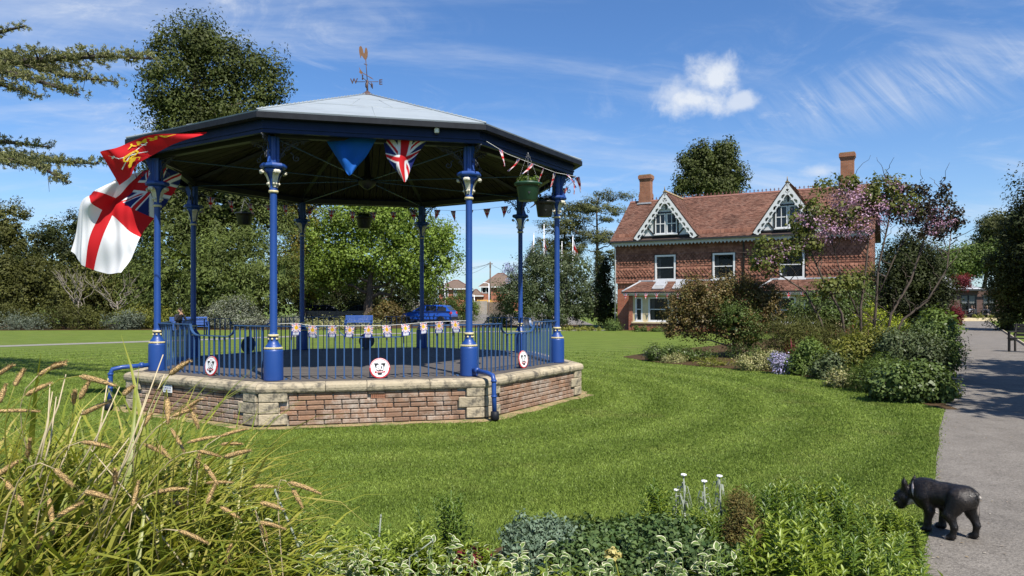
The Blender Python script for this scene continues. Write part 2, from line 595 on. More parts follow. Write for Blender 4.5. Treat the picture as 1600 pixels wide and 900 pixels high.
def bark_tubes(mb, base, forks, r0, seed, wob=0.12, n=7):
    """trunk from BASE then limbs to each fork end; forks: (start, end, r_start, r_end)"""
    rg = random.Random(seed)
    for (a, b, ra, rb) in forks:
        a, b = Vector(a), Vector(b)
        k = 6
        pts, rs = [], []
        L_ = (b - a).length
        for i in range(k + 1):
            t = i / k
            p = a.lerp(b, t)
            if 0 < i < k:
                p += Vector((rg.uniform(-1, 1), rg.uniform(-1, 1), rg.uniform(-.5, .8))) * wob * L_ * 0.35
            pts.append(p); rs.append(ra + (rb - ra) * t ** 0.8)
        mb.tube(pts, rs, n)
    return mb
# ================================================================== the ground
CX, CY = -2.663, 13.04          # middle of the bandstand
PLX = lambda d: 4.08 + 0.631 * (d - 6.84)     # left edge of the tarmac path


def lawn_colour(nt, seedrand=False):
    N, L = nt.nodes, nt.links
    ge = N.new('ShaderNodeNewGeometry')
    sub = N.new('ShaderNodeVectorMath'); sub.operation = 'SUBTRACT'; sub.inputs[1].default_value = (CX, CY, 0)
    L.new(ge.outputs['Position'], sub.inputs[0])
    fl = N.new('ShaderNodeVectorMath'); fl.operation = 'MULTIPLY'; fl.inputs[1].default_value = (1, 1, 0)
    L.new(sub.outputs[0], fl.inputs[0])
    le = N.new('ShaderNodeVectorMath'); le.operation = 'LENGTH'
    L.new(fl.outputs[0], le.inputs[0])

    def noise(scale, detail=4, rough=0.55):
        n = N.new('ShaderNodeTexNoise'); n.inputs['Scale'].default_value = scale; n.inputs['Detail'].default_value = detail; n.inputs['Roughness'].default_value = rough
        L.new(ge.outputs['Position'], n.inputs['Vector']); return n.outputs['Fac']

    def m(op, a, b):
        n = N.new('ShaderNodeMath'); n.operation = op
        for i, v in enumerate((a, b)):
            if isinstance(v, (int, float)): n.inputs[i].default_value = v
            else: L.new(v, n.inputs[i])
        return n.outputs[0]
    ph = m('ADD', m('MULTIPLY', le.outputs['Value'], 2 * PI / 1.15), m('MULTIPLY', noise(0.7, 3), 3.0))
    st = m('MULTIPLY', m('SINE', ph, 0), 0.15)
    st = m('MULTIPLY', st, m('ADD', 0.35, m('MULTIPLY', noise(0.35, 2), 1.0)))
    pat = m('MULTIPLY', m('SUBTRACT', noise(1.3, 7, 0.7), 0.5), 1.2)
    fine = m('MULTIPLY', m('SUBTRACT', noise(55, 5, 0.75), 0.5), 1.5)
    fac = m('ADD', m('ADD', m('ADD', st, pat), fine), 0.5)
    mr = N.new('ShaderNodeMapRange'); L.new(fac, mr.inputs['Value'])
    cr = N.new('ShaderNodeValToRGB')
    e = cr.color_ramp.elements
    e[0].position, e[0].color = 0.0, (0.082, 0.124, 0.018, 1)
    e[1].position, e[1].color = 1.0, (0.212, 0.272, 0.052, 1)
    k = e.new(0.5); k.color = (0.136, 0.190, 0.031, 1)
    L.new(mr.outputs[0], cr.inputs['Fac'])
    # straw-coloured thin spots
    dry = N.new('ShaderNodeMapRange'); dry.inputs['From Min'].default_value = 0.54; dry.inputs['From Max'].default_value = 0.76
    L.new(noise(0.55, 7, 0.7), dry.inputs['Value'])
    mx = N.new('ShaderNodeMix'); mx.data_type = 'RGBA'
    L.new(m('MULTIPLY', dry.outputs[0], 0.55), mx.inputs[0]); L.new(cr.outputs[0], mx.inputs[6]); mx.inputs[7].default_value = (0.20, 0.18, 0.06, 1)
    return mx.outputs[2], ge


def mat_lawn():
    m, nt, b = new_mat('lawn_turf')
    setin(b, Roughness=0.8); b.inputs['Specular IOR Level'].default_value = 0.15
    c, ge = lawn_colour(nt)
    hv = nt.nodes.new('ShaderNodeHueSaturation'); hv.inputs['Value'].default_value = .80
    nt.links.new(c, hv.inputs['Color']); nt.links.new(hv.outputs[0], b.inputs['Base Color'])
    n = nt.nodes.new('ShaderNodeTexNoise'); n.inputs['Scale'].default_value = 70; n.inputs['Detail'].default_value = 6; n.inputs['Roughness'].default_value = 0.8
    nt.links.new(ge.outputs['Position'], n.inputs['Vector'])
    bp = nt.nodes.new('ShaderNodeBump'); bp.inputs['Strength'].default_value = 0.9; bp.inputs['Distance'].default_value = 0.03
    nt.links.new(n.outputs['Fac'], bp.inputs['Height']); nt.links.new(bp.outputs[0], b.inputs['Normal'])
    return m


def mat_blades():
    m, nt, b = new_mat('grass_blades')
    N, L = nt.nodes, nt.links
    setin(b, Roughness=0.55); b.inputs['Specular IOR Level'].default_value = 0.3
    c, ge = lawn_colour(nt)
    h = N.new('ShaderNodeHueSaturation')
    mr = N.new('ShaderNodeMapRange'); mr.inputs['To Min'].default_value = 0.9; mr.inputs['To Max'].default_value = 1.7
    L.new(ge.outputs['Random Per Island'], mr.inputs['Value']); L.new(mr.outputs[0], h.inputs['Value']); L.new(c, h.inputs['Color'])
    L.new(h.outputs[0], b.inputs['Base Color'])
    tr = N.new('ShaderNodeBsdfTranslucent'); L.new(h.outputs[0], tr.inputs['Color'])
    ms = N.new('ShaderNodeMixShader'); ms.inputs[0].default_value = 0.35
    L.new(b.outputs[0], ms.inputs[1]); L.new(tr.outputs[0], ms.inputs[2]); L.new(ms.outputs[0], N['Material Output'].inputs['Surface'])
    return m


M = {}
M['lawn'] = mat_lawn(); M['blades'] = mat_blades()
M['asphalt'] = pmat('tarmac', (0.132, 0.118, 0.102), (0.190, 0.172, 0.150), 2.2, 0.85, 0.5, c3=(0.10, 0.09, 0.08), s3=.9, t3=(0.55, 0.78), bumpscale=140, spec=0.25, detail=12)


def chippings(m):
    """pale and dark stone chips and hairline cracks in the tarmac"""
    nt = m.node_tree; N, L = nt.nodes, nt.links
    b = N['Principled BSDF']; src = b.inputs['Base Color'].links[0].from_socket
    tc = N.new('ShaderNodeTexCoord')
    v = N.new('ShaderNodeTexVoronoi'); v.inputs['Scale'].default_value = 95; L.new(tc.outputs['Object'], v.inputs['Vector'])
    h = N.new('ShaderNodeHueSaturation'); mr = N.new('ShaderNodeMapRange'); mr.inputs['To Min'].default_value = .7; mr.inputs['To Max'].default_value = 1.35
    sp = N.new('ShaderNodeSeparateColor'); L.new(v.outputs['Color'], sp.inputs[0]); L.new(sp.outputs[0], mr.inputs['Value'])
    L.new(mr.outputs[0], h.inputs['Value']); L.new(src, h.inputs['Color'])
    n = N.new('ShaderNodeTexNoise'); n.inputs['Scale'].default_value = 2.0; n.inputs['Detail'].default_value = 8; L.new(tc.outputs['Object'], n.inputs['Vector'])
    ad = N.new('ShaderNodeMix'); ad.data_type = 'VECTOR'; ad.inputs[0].default_value = .25; L.new(tc.outputs['Object'], ad.inputs[4]); L.new(n.outputs['Color'], ad.inputs[5])
    c = N.new('ShaderNodeTexVoronoi'); c.feature = 'DISTANCE_TO_EDGE'; c.inputs['Scale'].default_value = .75; L.new(ad.outputs[1], c.inputs['Vector'])
    cm = N.new('ShaderNodeMapRange'); cm.inputs['From Max'].default_value = .012; cm.inputs['To Min'].default_value = .86; L.new(c.outputs['Distance'], cm.inputs['Value'])
    mx = N.new('ShaderNodeMix'); mx.data_type = 'RGBA'; mx.blend_type = 'MULTIPLY'; mx.inputs[0].default_value = 1
    L.new(h.outputs[0], mx.inputs[6]); L.new(cm.outputs[0], mx.inputs[7]); L.new(mx.outputs[2], b.inputs['Base Color'])


chippings(M['asphalt'])
M['gravel'] = pmat('worn_path', (0.17, 0.16, 0.14), (0.24, 0.225, 0.20), 4, 0.9, 0.3)
M['soil'] = pmat('soil', (0.045, 0.028, 0.013), (0.085, 0.056, 0.030), 9, 0.95, 1.0, bumpscale=30, spec=.1)
M['dry'] = pmat('dry_strip', (0.24, 0.17, 0.085), (0.36, 0.26, 0.13), 5, 0.95, 0.7, c3=(0.085, 0.12, 0.025), s3=4.0, t3=(0.46, 0.62), bumpscale=40)
M['edging'] = pmat('edging_boards', (0.34, 0.29, 0.2), (0.42, 0.36, 0.27), 6, 0.8, 0.2)


def sheet(name, poly, z, mat, label=None):
    me = bpy.data.meshes.new(name)
    me.from_pydata([(p[0], p[1], z) for p in poly], [], [tuple(range(len(poly)))])
    me.materials.append(mat)
    bm = bmesh.new(); bm.from_mesh(me)
    for f in bm.faces:
        if f.normal.z < 0: f.normal_flip()
    bmesh.ops.triangulate(bm, faces=bm.faces)
    bm.to_mesh(me); bm.free()
    return tag(link(name, me), label, None, None, 'structure')


def ribbon(pts, w):
    pts = [Vector((p[0], p[1])) for p in pts]
    a, b = [], []
    for i, p in enumerate(pts):
        t = (pts[min(i + 1, len(pts) - 1)] - pts[max(i - 1, 0)]).normalized()
        n = Vector((-t.y, t.x)) * w / 2
        a.append(p + n); b.append(p - n)
    return a + b[::-1]


sheet('lawn', [(-700, -60), (700, -60), (700, 1100), (-700, 1100)], 0.0, M['lawn'], 'closely mown green lawn with ring-shaped mowing stripes')
rg = random.Random(3)
left = [(PLX(d) + rg.uniform(-.03, .03), d) for d in np.arange(-3, 66, 0.8)]
right = [(PLX(d) + 2.72 + rg.uniform(-.02, .02), d) for d in np.arange(-3, 66, 0.8)]
sheet('tarmac_path', left + right[::-1], 0.004, M['asphalt'], 'weathered grey tarmac path running straight to the cafe')
sheet('cafe_forecourt', [(PLX(64) - 14, 65.2), (PLX(64) + 16, 65.2), (PLX(64) + 16, 74), (PLX(64) - 14, 74)], 0.004, M['gravel'], 'pale paved forecourt before the cafe')
FARP = [(-40, 21.5), (-26, 24.2), (-19, 26.4), (-14.5, 30.2), (-10, 34.5), (-5, 38.0), (0, 40.2), (4, 41.4), (5.6, 41.6)]
sheet('park_path', ribbon(FARP, 1.1), 0.004, M['gravel'], 'narrow pale path crossing the lawn behind the bandstand')
sheet('car_park', [(-24, 54), (6, 52.0), (8, 120), (-24, 120)], 0.004, M['asphalt'], 'grey tarmac car park behind the shrubs')
for s in (0, 1):
    off = -0.06 if s == 0 else 2.74
    mb = MB()
    p0, p1 = Vector((PLX(13.5) + off, 13.5, 0.03)), Vector((PLX(64) + off, 64, 0.03))
    if s: p0 = Vector((PLX(24) + off, 24, 0.03))
    ang = math.atan2(p1.y - p0.y, p1.x - p0.x)
    mb.box((p0 + p1) / 2, ((p1 - p0).length, 0.05, 0.09), 0, ang)
    tag(mb.build('path_edging', M['edging']), 'pale edging along the %s side of the tarmac path' % ('left' if s == 0 else 'right'), None, None, 'structure')
RB = [(3.3, 21.2), (3.55, 20.2), (3.85, 19.3), (4.6, 18.2), (5.4, 17.3), (6.05, 16.5), (6.5, 15.2), (6.75, 13.7), (6.72, 12.4), (6.55, 11.2), (6.55, 10.75), (6.75, 10.7)] + [(PLX(d) - 0.1, d) for d in (11.6, 14, 18, 24, 30, 38, 44)] + [(17, 36), (13, 33.5), (10, 30), (7.5, 26.5), (5.2, 24)]
sheet('border_soil', RB, 0.008, M['soil'], 'dark soil of the long planted border beside the path')
NB = [(-9, 1.0), (-9, 4.6), (-5, 4.2), (-3, 3.9), (-1.6, 4.15), (-0.9, 4.32), (-0.35, 4.4), (0.0, 4.75), (0.6, 5.05), (1.4, 5.15), (2.2, 5.1), (2.62, 4.95), (2.70, 4.75)] + [(PLX(d) - 0.03, d) for d in (4.5, 3.5, 2.5, 1.4, 1.0)]
sheet('flowerbed_soil', NB, 0.008, M['soil'], 'dark soil of the near flowerbed')
HB = [(6.0, 43.2), (5.5, 41.9), (12, 38.0), (17.6, 34.6), (18.4, 36.6)]
sheet('house_border_soil', HB, 0.009, M['soil'], 'narrow soil strip along the foot of the house')
BB = [(-40, 40.2), (-24, 41.8), (-14, 42.2), (-9, 44), (-2, 46), (3, 45.5), (5.2, 44), (5.2, 52), (-40, 53.9)]
sheet('shrubbery_soil', BB, 0.008, M['soil'], 'dark soil under the shrubs at the back of the lawn')

A0 = -0.162


def corner(k, R, z=0.0):
    a = A0 + k * PI / 4
    return Vector((CX + R * math.sin(a), CY - R * math.cos(a), z))


dp = []
for k in range(8):
    a, b = corner(k, 1), corner(k + 1, 1)
    for i in range(14):
        t = i / 14
        p = corner(k, 3.98).lerp(corner(k + 1, 3.98), t)
        w = 0.13 + rg.uniform(-.05, .09)
        dirv = (p - Vector((CX, CY, 0))).normalized()
        dp.append(p + dirv * w)
sheet('bare_earth', dp, 0.005, M['dry'], 'bare sandy strip of dead grass round the foot of the bandstand')


# ------------------------------------------------------------------ mown blades
def inside(poly, X, Y):
    c = np.zeros(len(X), bool)
    n = len(poly)
    for i in range(n):
        x1, y1 = poly[i][0], poly[i][1]; x2, y2 = poly[(i + 1) % n][0], poly[(i + 1) % n][1]
        if y1 == y2: continue
        t = (y1 > Y) != (y2 > Y)
        c ^= t & (X < (x2 - x1) * (Y - y1) / (y2 - y1) + x1)
    return c


def grass_blades():
    rng = np.random.default_rng(5)
    n = 760000
    u = rng.random(n)
    d0, d1 = 3.9, 25.0
    d = 1 / (1 / d0 ** 0.35 + u * (1 / d1 ** 0.35 - 1 / d0 ** 0.35))
    d = d ** (1 / 0.35)
    X = (rng.random(n) * 2 - 1) * 0.78 * d
    ok = (rng.random(n) < np.clip((25 - d) / 12, 0, 1)) & ~inside(NB, X, d) & ~inside(RB, X, d) & (X < PLX(d) - 0.0 + rng.normal(size=n) * 0.035)
    ok &= ~inside([corner(k, 4.03)[:2] for k in range(8)], X, d)
    edge = inside([corner(k, 4.16)[:2] for k in range(8)], X, d)
    ok &= ~(edge & (rng.random(n) < 0.8))
    X, d = X[ok], d[ok]
    n = len(X)
    h = (0.008 + 0.011 * rng.random(n)) * (0.85 + d / 22)
    w = (0.0024 + 0.0022 * rng.random(n)) * (0.5 + d / 5.0)
    r = np.hypot(X - CX, d - CY)
    lean = np.where(np.sin(r * 2 * PI / 1.15) > 0, 1, -1) * 0.12
    tx, ty = -(d - CY) / r, (X - CX) / r
    a = rng.random(n) * 2 * PI
    l = rng.random(n) * 0.75
    ox = (np.cos(a) * l + tx * lean) * h; oy = (np.sin(a) * l + ty * lean) * h
    b = rng.random(n) * PI
    P = np.stack([X, d, np.zeros(n)], 1)
    s = np.stack([np.cos(b) * w, np.sin(b) * w, np.zeros(n)], 1)
    V = np.stack([P - s, P + s, P + np.stack([ox, oy, h], 1)], 1).reshape(-1, 3)
    me = raw_mesh('grass', V, np.arange(len(V)).reshape(-1, 3), [M['blades']])
    tag(link('grass', me), 'short mown grass blades of the lawn', 'grass', None, 'stuff')



grass_blades()
# petals and bits of leaf blown onto the tarmac
rngl = np.random.default_rng(9)
dl = 3.5 + 22 * rngl.random(240) ** 1.5
ex_ = np.where(rngl.random(240) < .6, rngl.random(240) ** 2.5 * .8, rngl.random(240) * 2.6)
Cl = np.stack([4.08 + .631 * (dl - 6.84) + .04 + ex_, dl, np.full(240, .0115)], 1)
Vl, Fl = leaf_arrays(Cl, rngl.normal(size=Cl.shape) * np.array([1, 1, .12]), np.array([[0, 0, 1.0]]) + rngl.normal(size=Cl.shape) * .15, .022 + .02 * rngl.random(240), .014, rngl)
tag(link('leaf_litter', raw_mesh('leaf_litter', Vl, Fl, [leafmat('litter', [(.30, .24, .14), (.16, .10, .05), (.45, .40, .33)], .1)])), 'small dry leaves and petals scattered on the tarmac path', 'leaf litter', None, 'stuff')
# ================================================================== the bandstand
DECK, RC, RP, RE, ZE, ZA = 0.565, 3.50, 3.98, 3.93, 4.12, 5.46
M['blue'] = pmat('blue_paint', (0.008, 0.045, 0.205), (0.012, 0.055, 0.235), 3, 0.46, 0.06, bumpscale=60, c3=(0.36, 0.38, 0.42), s3=26, t3=(0.685, 0.73), coat=0.08)
M['bluerail'] = pmat('blue_rail_paint', (0.026, 0.070, 0.175), (0.034, 0.085, 0.20), 5, 0.42, 0.06, c3=(0.09, 0.12, 0.18), s3=14, t3=(0.62, 0.75))
M['darkblue'] = pmat('dark_blue_paint', (0.005, 0.013, 0.052), (0.009, 0.020, 0.070), 5, 0.45, 0.1, c3=(0.10, 0.11, 0.12), s3=11, t3=(0.70, 0.8), spec=.15)
M['gold'] = pmat('gold_paint', (0.46, 0.38, 0.17), (0.62, 0.55, 0.33), 30, 0.45, 0.2)
M['cream'] = pmat('cream_paint', (0.50, 0.46, 0.34), (0.66, 0.62, 0.50), 40, 0.5, 0.3, c3=(0.16, 0.14, 0.08), s3=30, t3=(0.55, 0.68))
M['brick'] = None
M['mortar'] = pmat('mortar', (0.36, 0.31, 0.25), (0.46, 0.41, 0.34), 20, 0.95, 0.5, c3=(0.2, 0.18, 0.15), s3=3)
M['stone'] = pmat('limestone', (0.33, 0.275, 0.185), (0.41, 0.35, 0.245), 7, 0.9, 0.6, rnd=0.12, c3=(0.12, 0.105, 0.08), s3=6.5, t3=(0.49, 0.62), bumpscale=25)
M['deck'] = pmat('deck_boards', (0.060, 0.052, 0.048), (0.10, 0.09, 0.082), 6, 0.75, 0.3, stretch=(0.3, 3, 1), c3=(0.2, 0.19, 0.18), s3=3.5, t3=(0.63, 0.85))
M['roofmetal'] = pmat('roof_sheet', (0.25, 0.285, 0.305), (0.30, 0.335, 0.355), 2.2, 0.55, 0.08, stretch=(1, 1, 4), c3=(0.215, 0.24, 0.255), s3=1.6, t3=(0.5, 0.75), spec=0.4)
M['gutter'] = pmat('black_gutter', (0.008, 0.009, 0.012), (0.015, 0.017, 0.022), 8, 0.55, spec=.2)
M['ceil'] = pmat('ceiling_boards', (0.014, 0.010, 0.006), (0.036, 0.027, 0.016), 4, 0.8, 0.2, stretch=(1, 1, 1), rnd=0.15)  # boards darkened further so their colour carries the shade under the roof
M['iron'] = pmat('black_iron', (0.010, 0.011, 0.016), (0.02, 0.022, 0.03), 20, 0.5)
M['rust'] = pmat('rusty_vane', (0.12, 0.055, 0.024), (0.19, 0.095, 0.04), 25, 0.7, 0.2)
M['vaneiron'] = pmat('vane_iron', (0.05, 0.03, 0.03), (0.09, 0.05, 0.04), 25, 0.6)


def mat_brick(name='old_brick'):
    m, nt, b = new_mat(name)
    N, L = nt.nodes, nt.links
    setin(b, Roughness=0.92); b.inputs['Specular IOR Level'].default_value = 0.2
    oi = N.new('ShaderNodeObjectInfo')
    cr = N.new('ShaderNodeValToRGB')
    e = cr.color_ramp.elements
    cols = [(0, (0.20, 0.125, 0.085)), (0.3, (0.255, 0.150, 0.096)), (0.55, (0.27, 0.168, 0.110)), (0.78, (0.31, 0.175, 0.108)), (0.93, (0.25, 0.175, 0.125)), (1.0, (0.38, 0.19, 0.11))]
    e[0].color = rgba(cols[0][1]); e[1].color = rgba(cols[-1][1])
    for p, c in cols[1:-1]:
        k = e.new(p); k.color = rgba(c)
    L.new(oi.outputs['Random'], cr.inputs['Fac'])
    ge = N.new('ShaderNodeNewGeometry')

    def noise(s, d, r):
        n = N.new('ShaderNodeTexNoise'); n.inputs['Scale'].default_value = s; n.inputs['Detail'].default_value = d; n.inputs['Roughness'].default_value = r
        L.new(ge.outputs['Position'], n.inputs['Vector']); return n

    def mixin(col, fac, c2, k):
        mr = N.new('ShaderNodeMapRange'); mr.inputs['From Min'].default_value, mr.inputs['From Max'].default_value = fac[1], fac[2]; mr.inputs['To Max'].default_value = k
        L.new(fac[0].outputs['Fac'], mr.inputs['Value'])
        x = N.new('ShaderNodeMix'); x.data_type = 'RGBA'
        L.new(mr.outputs[0], x.inputs[0]); L.new(col, x.inputs[6]); x.inputs[7].default_value = rgba(c2)
        return x.outputs[2]
    c = mixin(cr.outputs[0], (noise(2.4, 12, 0.82), 0.47, 0.62), (0.44, 0.39, 0.33), 0.85)   # lime bloom
    c = mixin(c, (noise(3.1, 9, 0.75), 0.52, 0.68), (0.085, 0.065, 0.052), 0.8)                 # soot and lichen
    c = mixin(c, (noise(60, 6, 0.7), 0.45, 0.8), (0.10, 0.06, 0.045), 0.7)
    L.new(c, b.inputs['Base Color'])
    bp = N.new('ShaderNodeBump'); bp.inputs['Strength'].default_value = 0.8; bp.inputs['Distance'].default_value = 0.008
    L.new(noise(45, 6, 0.7).outputs['Fac'], bp.inputs['Height']); L.new(bp.outputs[0], b.inputs['Normal'])
    return m


M['brick'] = mat_brick()
BS = thing('bandstand', 'octagonal blue iron bandstand with grey roof on a brick plinth in the lawn', 'bandstand', (CX, CY, 0))
BO = Vector((CX, CY, 0))


def bpart(mb, name, mat, parent=None, kind=None):
    """part of the bandstand given in world coordinates"""
    o = link(name, mb.mesh(name, mat, BO), parent or BS, None, None, kind)
    return o


def face_frame(k, R, z=0.0):
    """x along face k left to right seen from outside, y inward"""
    a, b = corner(k, R, z), corner(k + 1, R, z)
    x = (b - a).normalized()
    y = Vector((0, 0, 1)).cross(x)
    m = Matrix((x, y, Vector((0, 0, 1)))).transposed().to_4x4()
    m.translation = a
    return m, (b - a).length


# core and brickwork
mb = MB()
mb.lathe([(RP - 0.105, 0.0), (RP - 0.105, DECK - 0.02)], 8, BO, 0, False, phase=A0 - PI / 2)
core = bpart(mb, 'plinth_wall', M['mortar'])
rb = random.Random(11)
bricks = []
for v in range(7):
    t = MB(); r2 = random.Random(v)
    t.box((0, 0, 0), (0.216 + r2.uniform(-.003, .003), 0.06, 0.055 + r2.uniform(-.003, .003)), 0, 0, None, 0.006 + 0.006 * r2.random())
    bricks.append(t.mesh('brick', M['brick']))
half = MB().box((0, 0, 0), (0.104, 0.06, 0.055), 0, 0, None, 0.008).mesh('brick', M['brick'])
quoin = [MB().box((0, 0, 0), (w, 0.09, 0.143), 0, 0, None, 0.009).mesh('quoin_stone', M['stone']) for w in (0.36, 0.25)]
rest = MB()
WB = Matrix.Translation(-BO)
for k in range(8):
    m, L_ = face_frame(k, RP - 0.09)
    show = k in (7, 0, 1)
    rotz = math.atan2(m[1][0], m[0][0])
    for row in range(7):
        z = 0.012 + row * 0.0645 + 0.030
        ql = (0.36, 0.25)[(row // 2) % 2]; qr = (0.25, 0.36)[(row // 2) % 2]
        x0, x1 = ql + 0.012, L_ - qr - 0.012
        x = x0 - (0.11 if row % 2 else 0.0)
        while x < x1 - 0.02:
            a, b = max(x, x0), min(x + 0.2255, x1)
            w = b - a - 0.010
            if w > 0.035:
                c = m @ Vector(((a + b) / 2, 0.0 + rb.uniform(-.004, .003), z))
                if k == 0 and row == 5 and abs((a + b) / 2 - L_ * 0.52) < 0.13:
                    x += 0.2255; continue
                if show:
                    o = link('brick', bricks[rb.randrange(7)] if w > 0.13 else half, core, c - BO, (rb.uniform(-.012, .012), rb.uniform(-.006, .006), rotz))
                    o.scale = (w / (0.216 if w > 0.13 else 0.104), 1, 1)
                else:
                    rest.box(c, (w, 0.06, 0.055), 0, rotz)
            x += 0.2255
    # stones at both ends of the face (two courses of brick tall)
    for q in range(3):
        z = 0.028 + q * 0.149 + 0.070
        for s in (0, 1):
            wi = (q + s) % 2
            w = (0.36, 0.25)[wi]
            xc = w / 2 + 0.0 if s == 0 else L_ - w / 2
            c = m @ Vector((xc, -0.004 + rb.uniform(-.003, .003), z))
            link('quoin_stone', quoin[wi], core, c - BO, (rb.uniform(-.01, .01), 0, rotz))
bpart(rest, 'far_brickwork', M['brick'], core, 'stuff')
# air brick in the front face
m, L_ = face_frame(0, RP - 0.09)
t = MB()
c0 = Vector((L_ * 0.52, -0.004, 0.012 + 5 * 0.0645 + 0.030))
t.box((0, 0.02, 0), (0.235, 0.04, 0.056))
for i in range(9):
    t.box((-0.108 + i * 0.027, -0.006, 0), (0.009, 0.014, 0.056))
for z in (-0.024, 0.0, 0.024):
    t.box((0, -0.006, z), (0.235, 0.012, 0.008))
M['terracotta'] = pmat('air_brick_clay', (0.30, 0.13, 0.07), (0.36, 0.17, 0.1), 12, 0.85)
link('air_brick', t.mesh('air_brick', M['terracotta']), core, m @ c0 - BO, (0, 0, math.atan2(m[1][0], m[0][0])))
# coping stones with a weathered round nose
nose = [(0, 0), (0.02, -0.012), (0.055, -0.018), (0.09, -0.010), (0.110, 0.012), (0.121, 0.05), (0.121, 0.24), (0, 0.24)]
for k in range(8):
    m, L_ = face_frame(k, RP)
    cuts = [0, 0.26 + rb.uniform(-.08, .1), 0.52 + rb.uniform(-.06, .06), 0.77 + rb.uniform(-.08, .08), 1]
    for i in range(4):
        a, b = cuts[i] * L_ + 0.004, cuts[i + 1] * L_ - 0.004
        t = MB()
        vs, fs = [], []
        n = len(nose)
        for x, end in ((a, 0), (b, 1)):
            for (z, y) in nose:
                yy = y + 0.03
                # mitre at the corners
                xx = x
                if i == 0 and end == 0: xx = x + yy * math.tan(PI / 8)
                if i == 3 and end == 1: xx = x - yy * math.tan(PI / 8)
                vs.append(m @ Vector((xx, yy + rb.uniform(-.002, .002), DECK - 0.121 + z)))
        fs = [tuple(range(n)), tuple(range(2 * n - 1, n - 1, -1))] + [(j, j + n, (j + 1) % n + n, (j + 1) % n) for j in range(n)]
        t.add(vs, fs)
        bpart(t, 'coping_stone', M['stone'])
# deck of boards running left to right
t = MB()
Rd = (RP - 0.25)
poly = [corner(k, Rd) - BO for k in range(8)]
y = -Rd
while y < Rd:
    ya, yb = y + 0.003, y + 0.142
    def span(yy):
        xs = []
        for i in range(8):
            p, q = poly[i], poly[(i + 1) % 8]
            if (p.y > yy) != (q.y > yy):
                xs.append(p.x + (q.x - p.x) * (yy - p.y) / (q.y - p.y))
        return (min(xs), max(xs)) if len(xs) >= 2 else None
    s1, s2 = span(ya), span(yb)
    if s1 and s2:
        zt = DECK + 0.006 + rb.uniform(-.002, .002)
        vs = [(s1[0], ya, DECK - .03), (s1[1], ya, DECK - .03), (s2[1], yb, DECK - .03), (s2[0], yb, DECK - .03), (s1[0], ya, zt), (s1[1], ya, zt), (s2[1], yb, zt), (s2[0], yb, zt)]
        t.add([Vector(v) + BO for v in vs], [(0, 3, 2, 1), (4, 5, 6, 7), (0, 1, 5, 4), (1, 2, 6, 5), (2, 3, 7, 6), (3, 0, 4, 7)])
    y += 0.145
bpart(t, 'deck', M['deck'], None, 'stuff')

# columns
def column_meshes():
    col = MB()
    col.lathe([(0.128, 0), (0.130, 0.02), (0.128, 0.40), (0.126, 0.415), (0.112, 0.428), (0.110, 0.455), (0.104, 0.470), (0.085, 0.492), (0.068, 0.520), (0.060, 0.545), (0.058, 0.588), (0.064, 0.600), (0.062, 0.626), (0.052, 0.645), (0.050, 0.66), (0.0465, 2.525), (0.048, 2.54), (0.060, 2.57), (0.050, 2.60), (0.047, 2.64), (0.058, 2.70), (0.085, 2.80), (0.13, 2.868)], 24)
    col.lathe([(0.165, 2.866), (0.178, 2.885), (0.178, 2.90), (0.165, 2.925), (0.08, 2.935)], 8, phase=PI / 8, smooth=False)
    # fluted post up to the beam
    ring = []
    for k in range(16):
        r = 0.085 if k % 2 == 0 else 0.070
        ring.append((r * math.cos(2 * PI * k / 16), r * math.sin(2 * PI * k / 16)))
    vs = [(x, y, 2.93) for x, y in ring] + [(x, y, 3.29) for x, y in ring]
    col.add(vs, [(k, (k + 1) % 16, (k + 1) % 16 + 16, k + 16) for k in range(16)])
    # foot fin spreading from the post
    return col.mesh('column', M['blue'])


def gold_mesh():
    g = MB()
    g.lathe([(0.112, 0.430), (0.118, 0.436), (0.118, 0.450), (0.112, 0.456)], 24)
    for k in range(24):
        q = 2 * PI * k / 24
        g.box((0.117 * math.cos(q), 0.117 * math.sin(q), 0.443), (0.010, 0.016, 0.018), 0, q)
    return g.mesh('gold_band', M['gold'])


def ring_mesh(z, r):
    g = MB(); g.lathe([(r * .9, z - .016), (r, z - .008), (r, z + .008), (r * .9, z + .016)], 20)
    return g.mesh('gold_band', M['gold'])


def stud_mesh():
    g = MB()
    g.lathe([(0.002, -.017), (0.012, -.012), (0.017, 0), (0.012, .012), (0.002, .017)], 8)
    return g.mesh('stud', M['gold'])


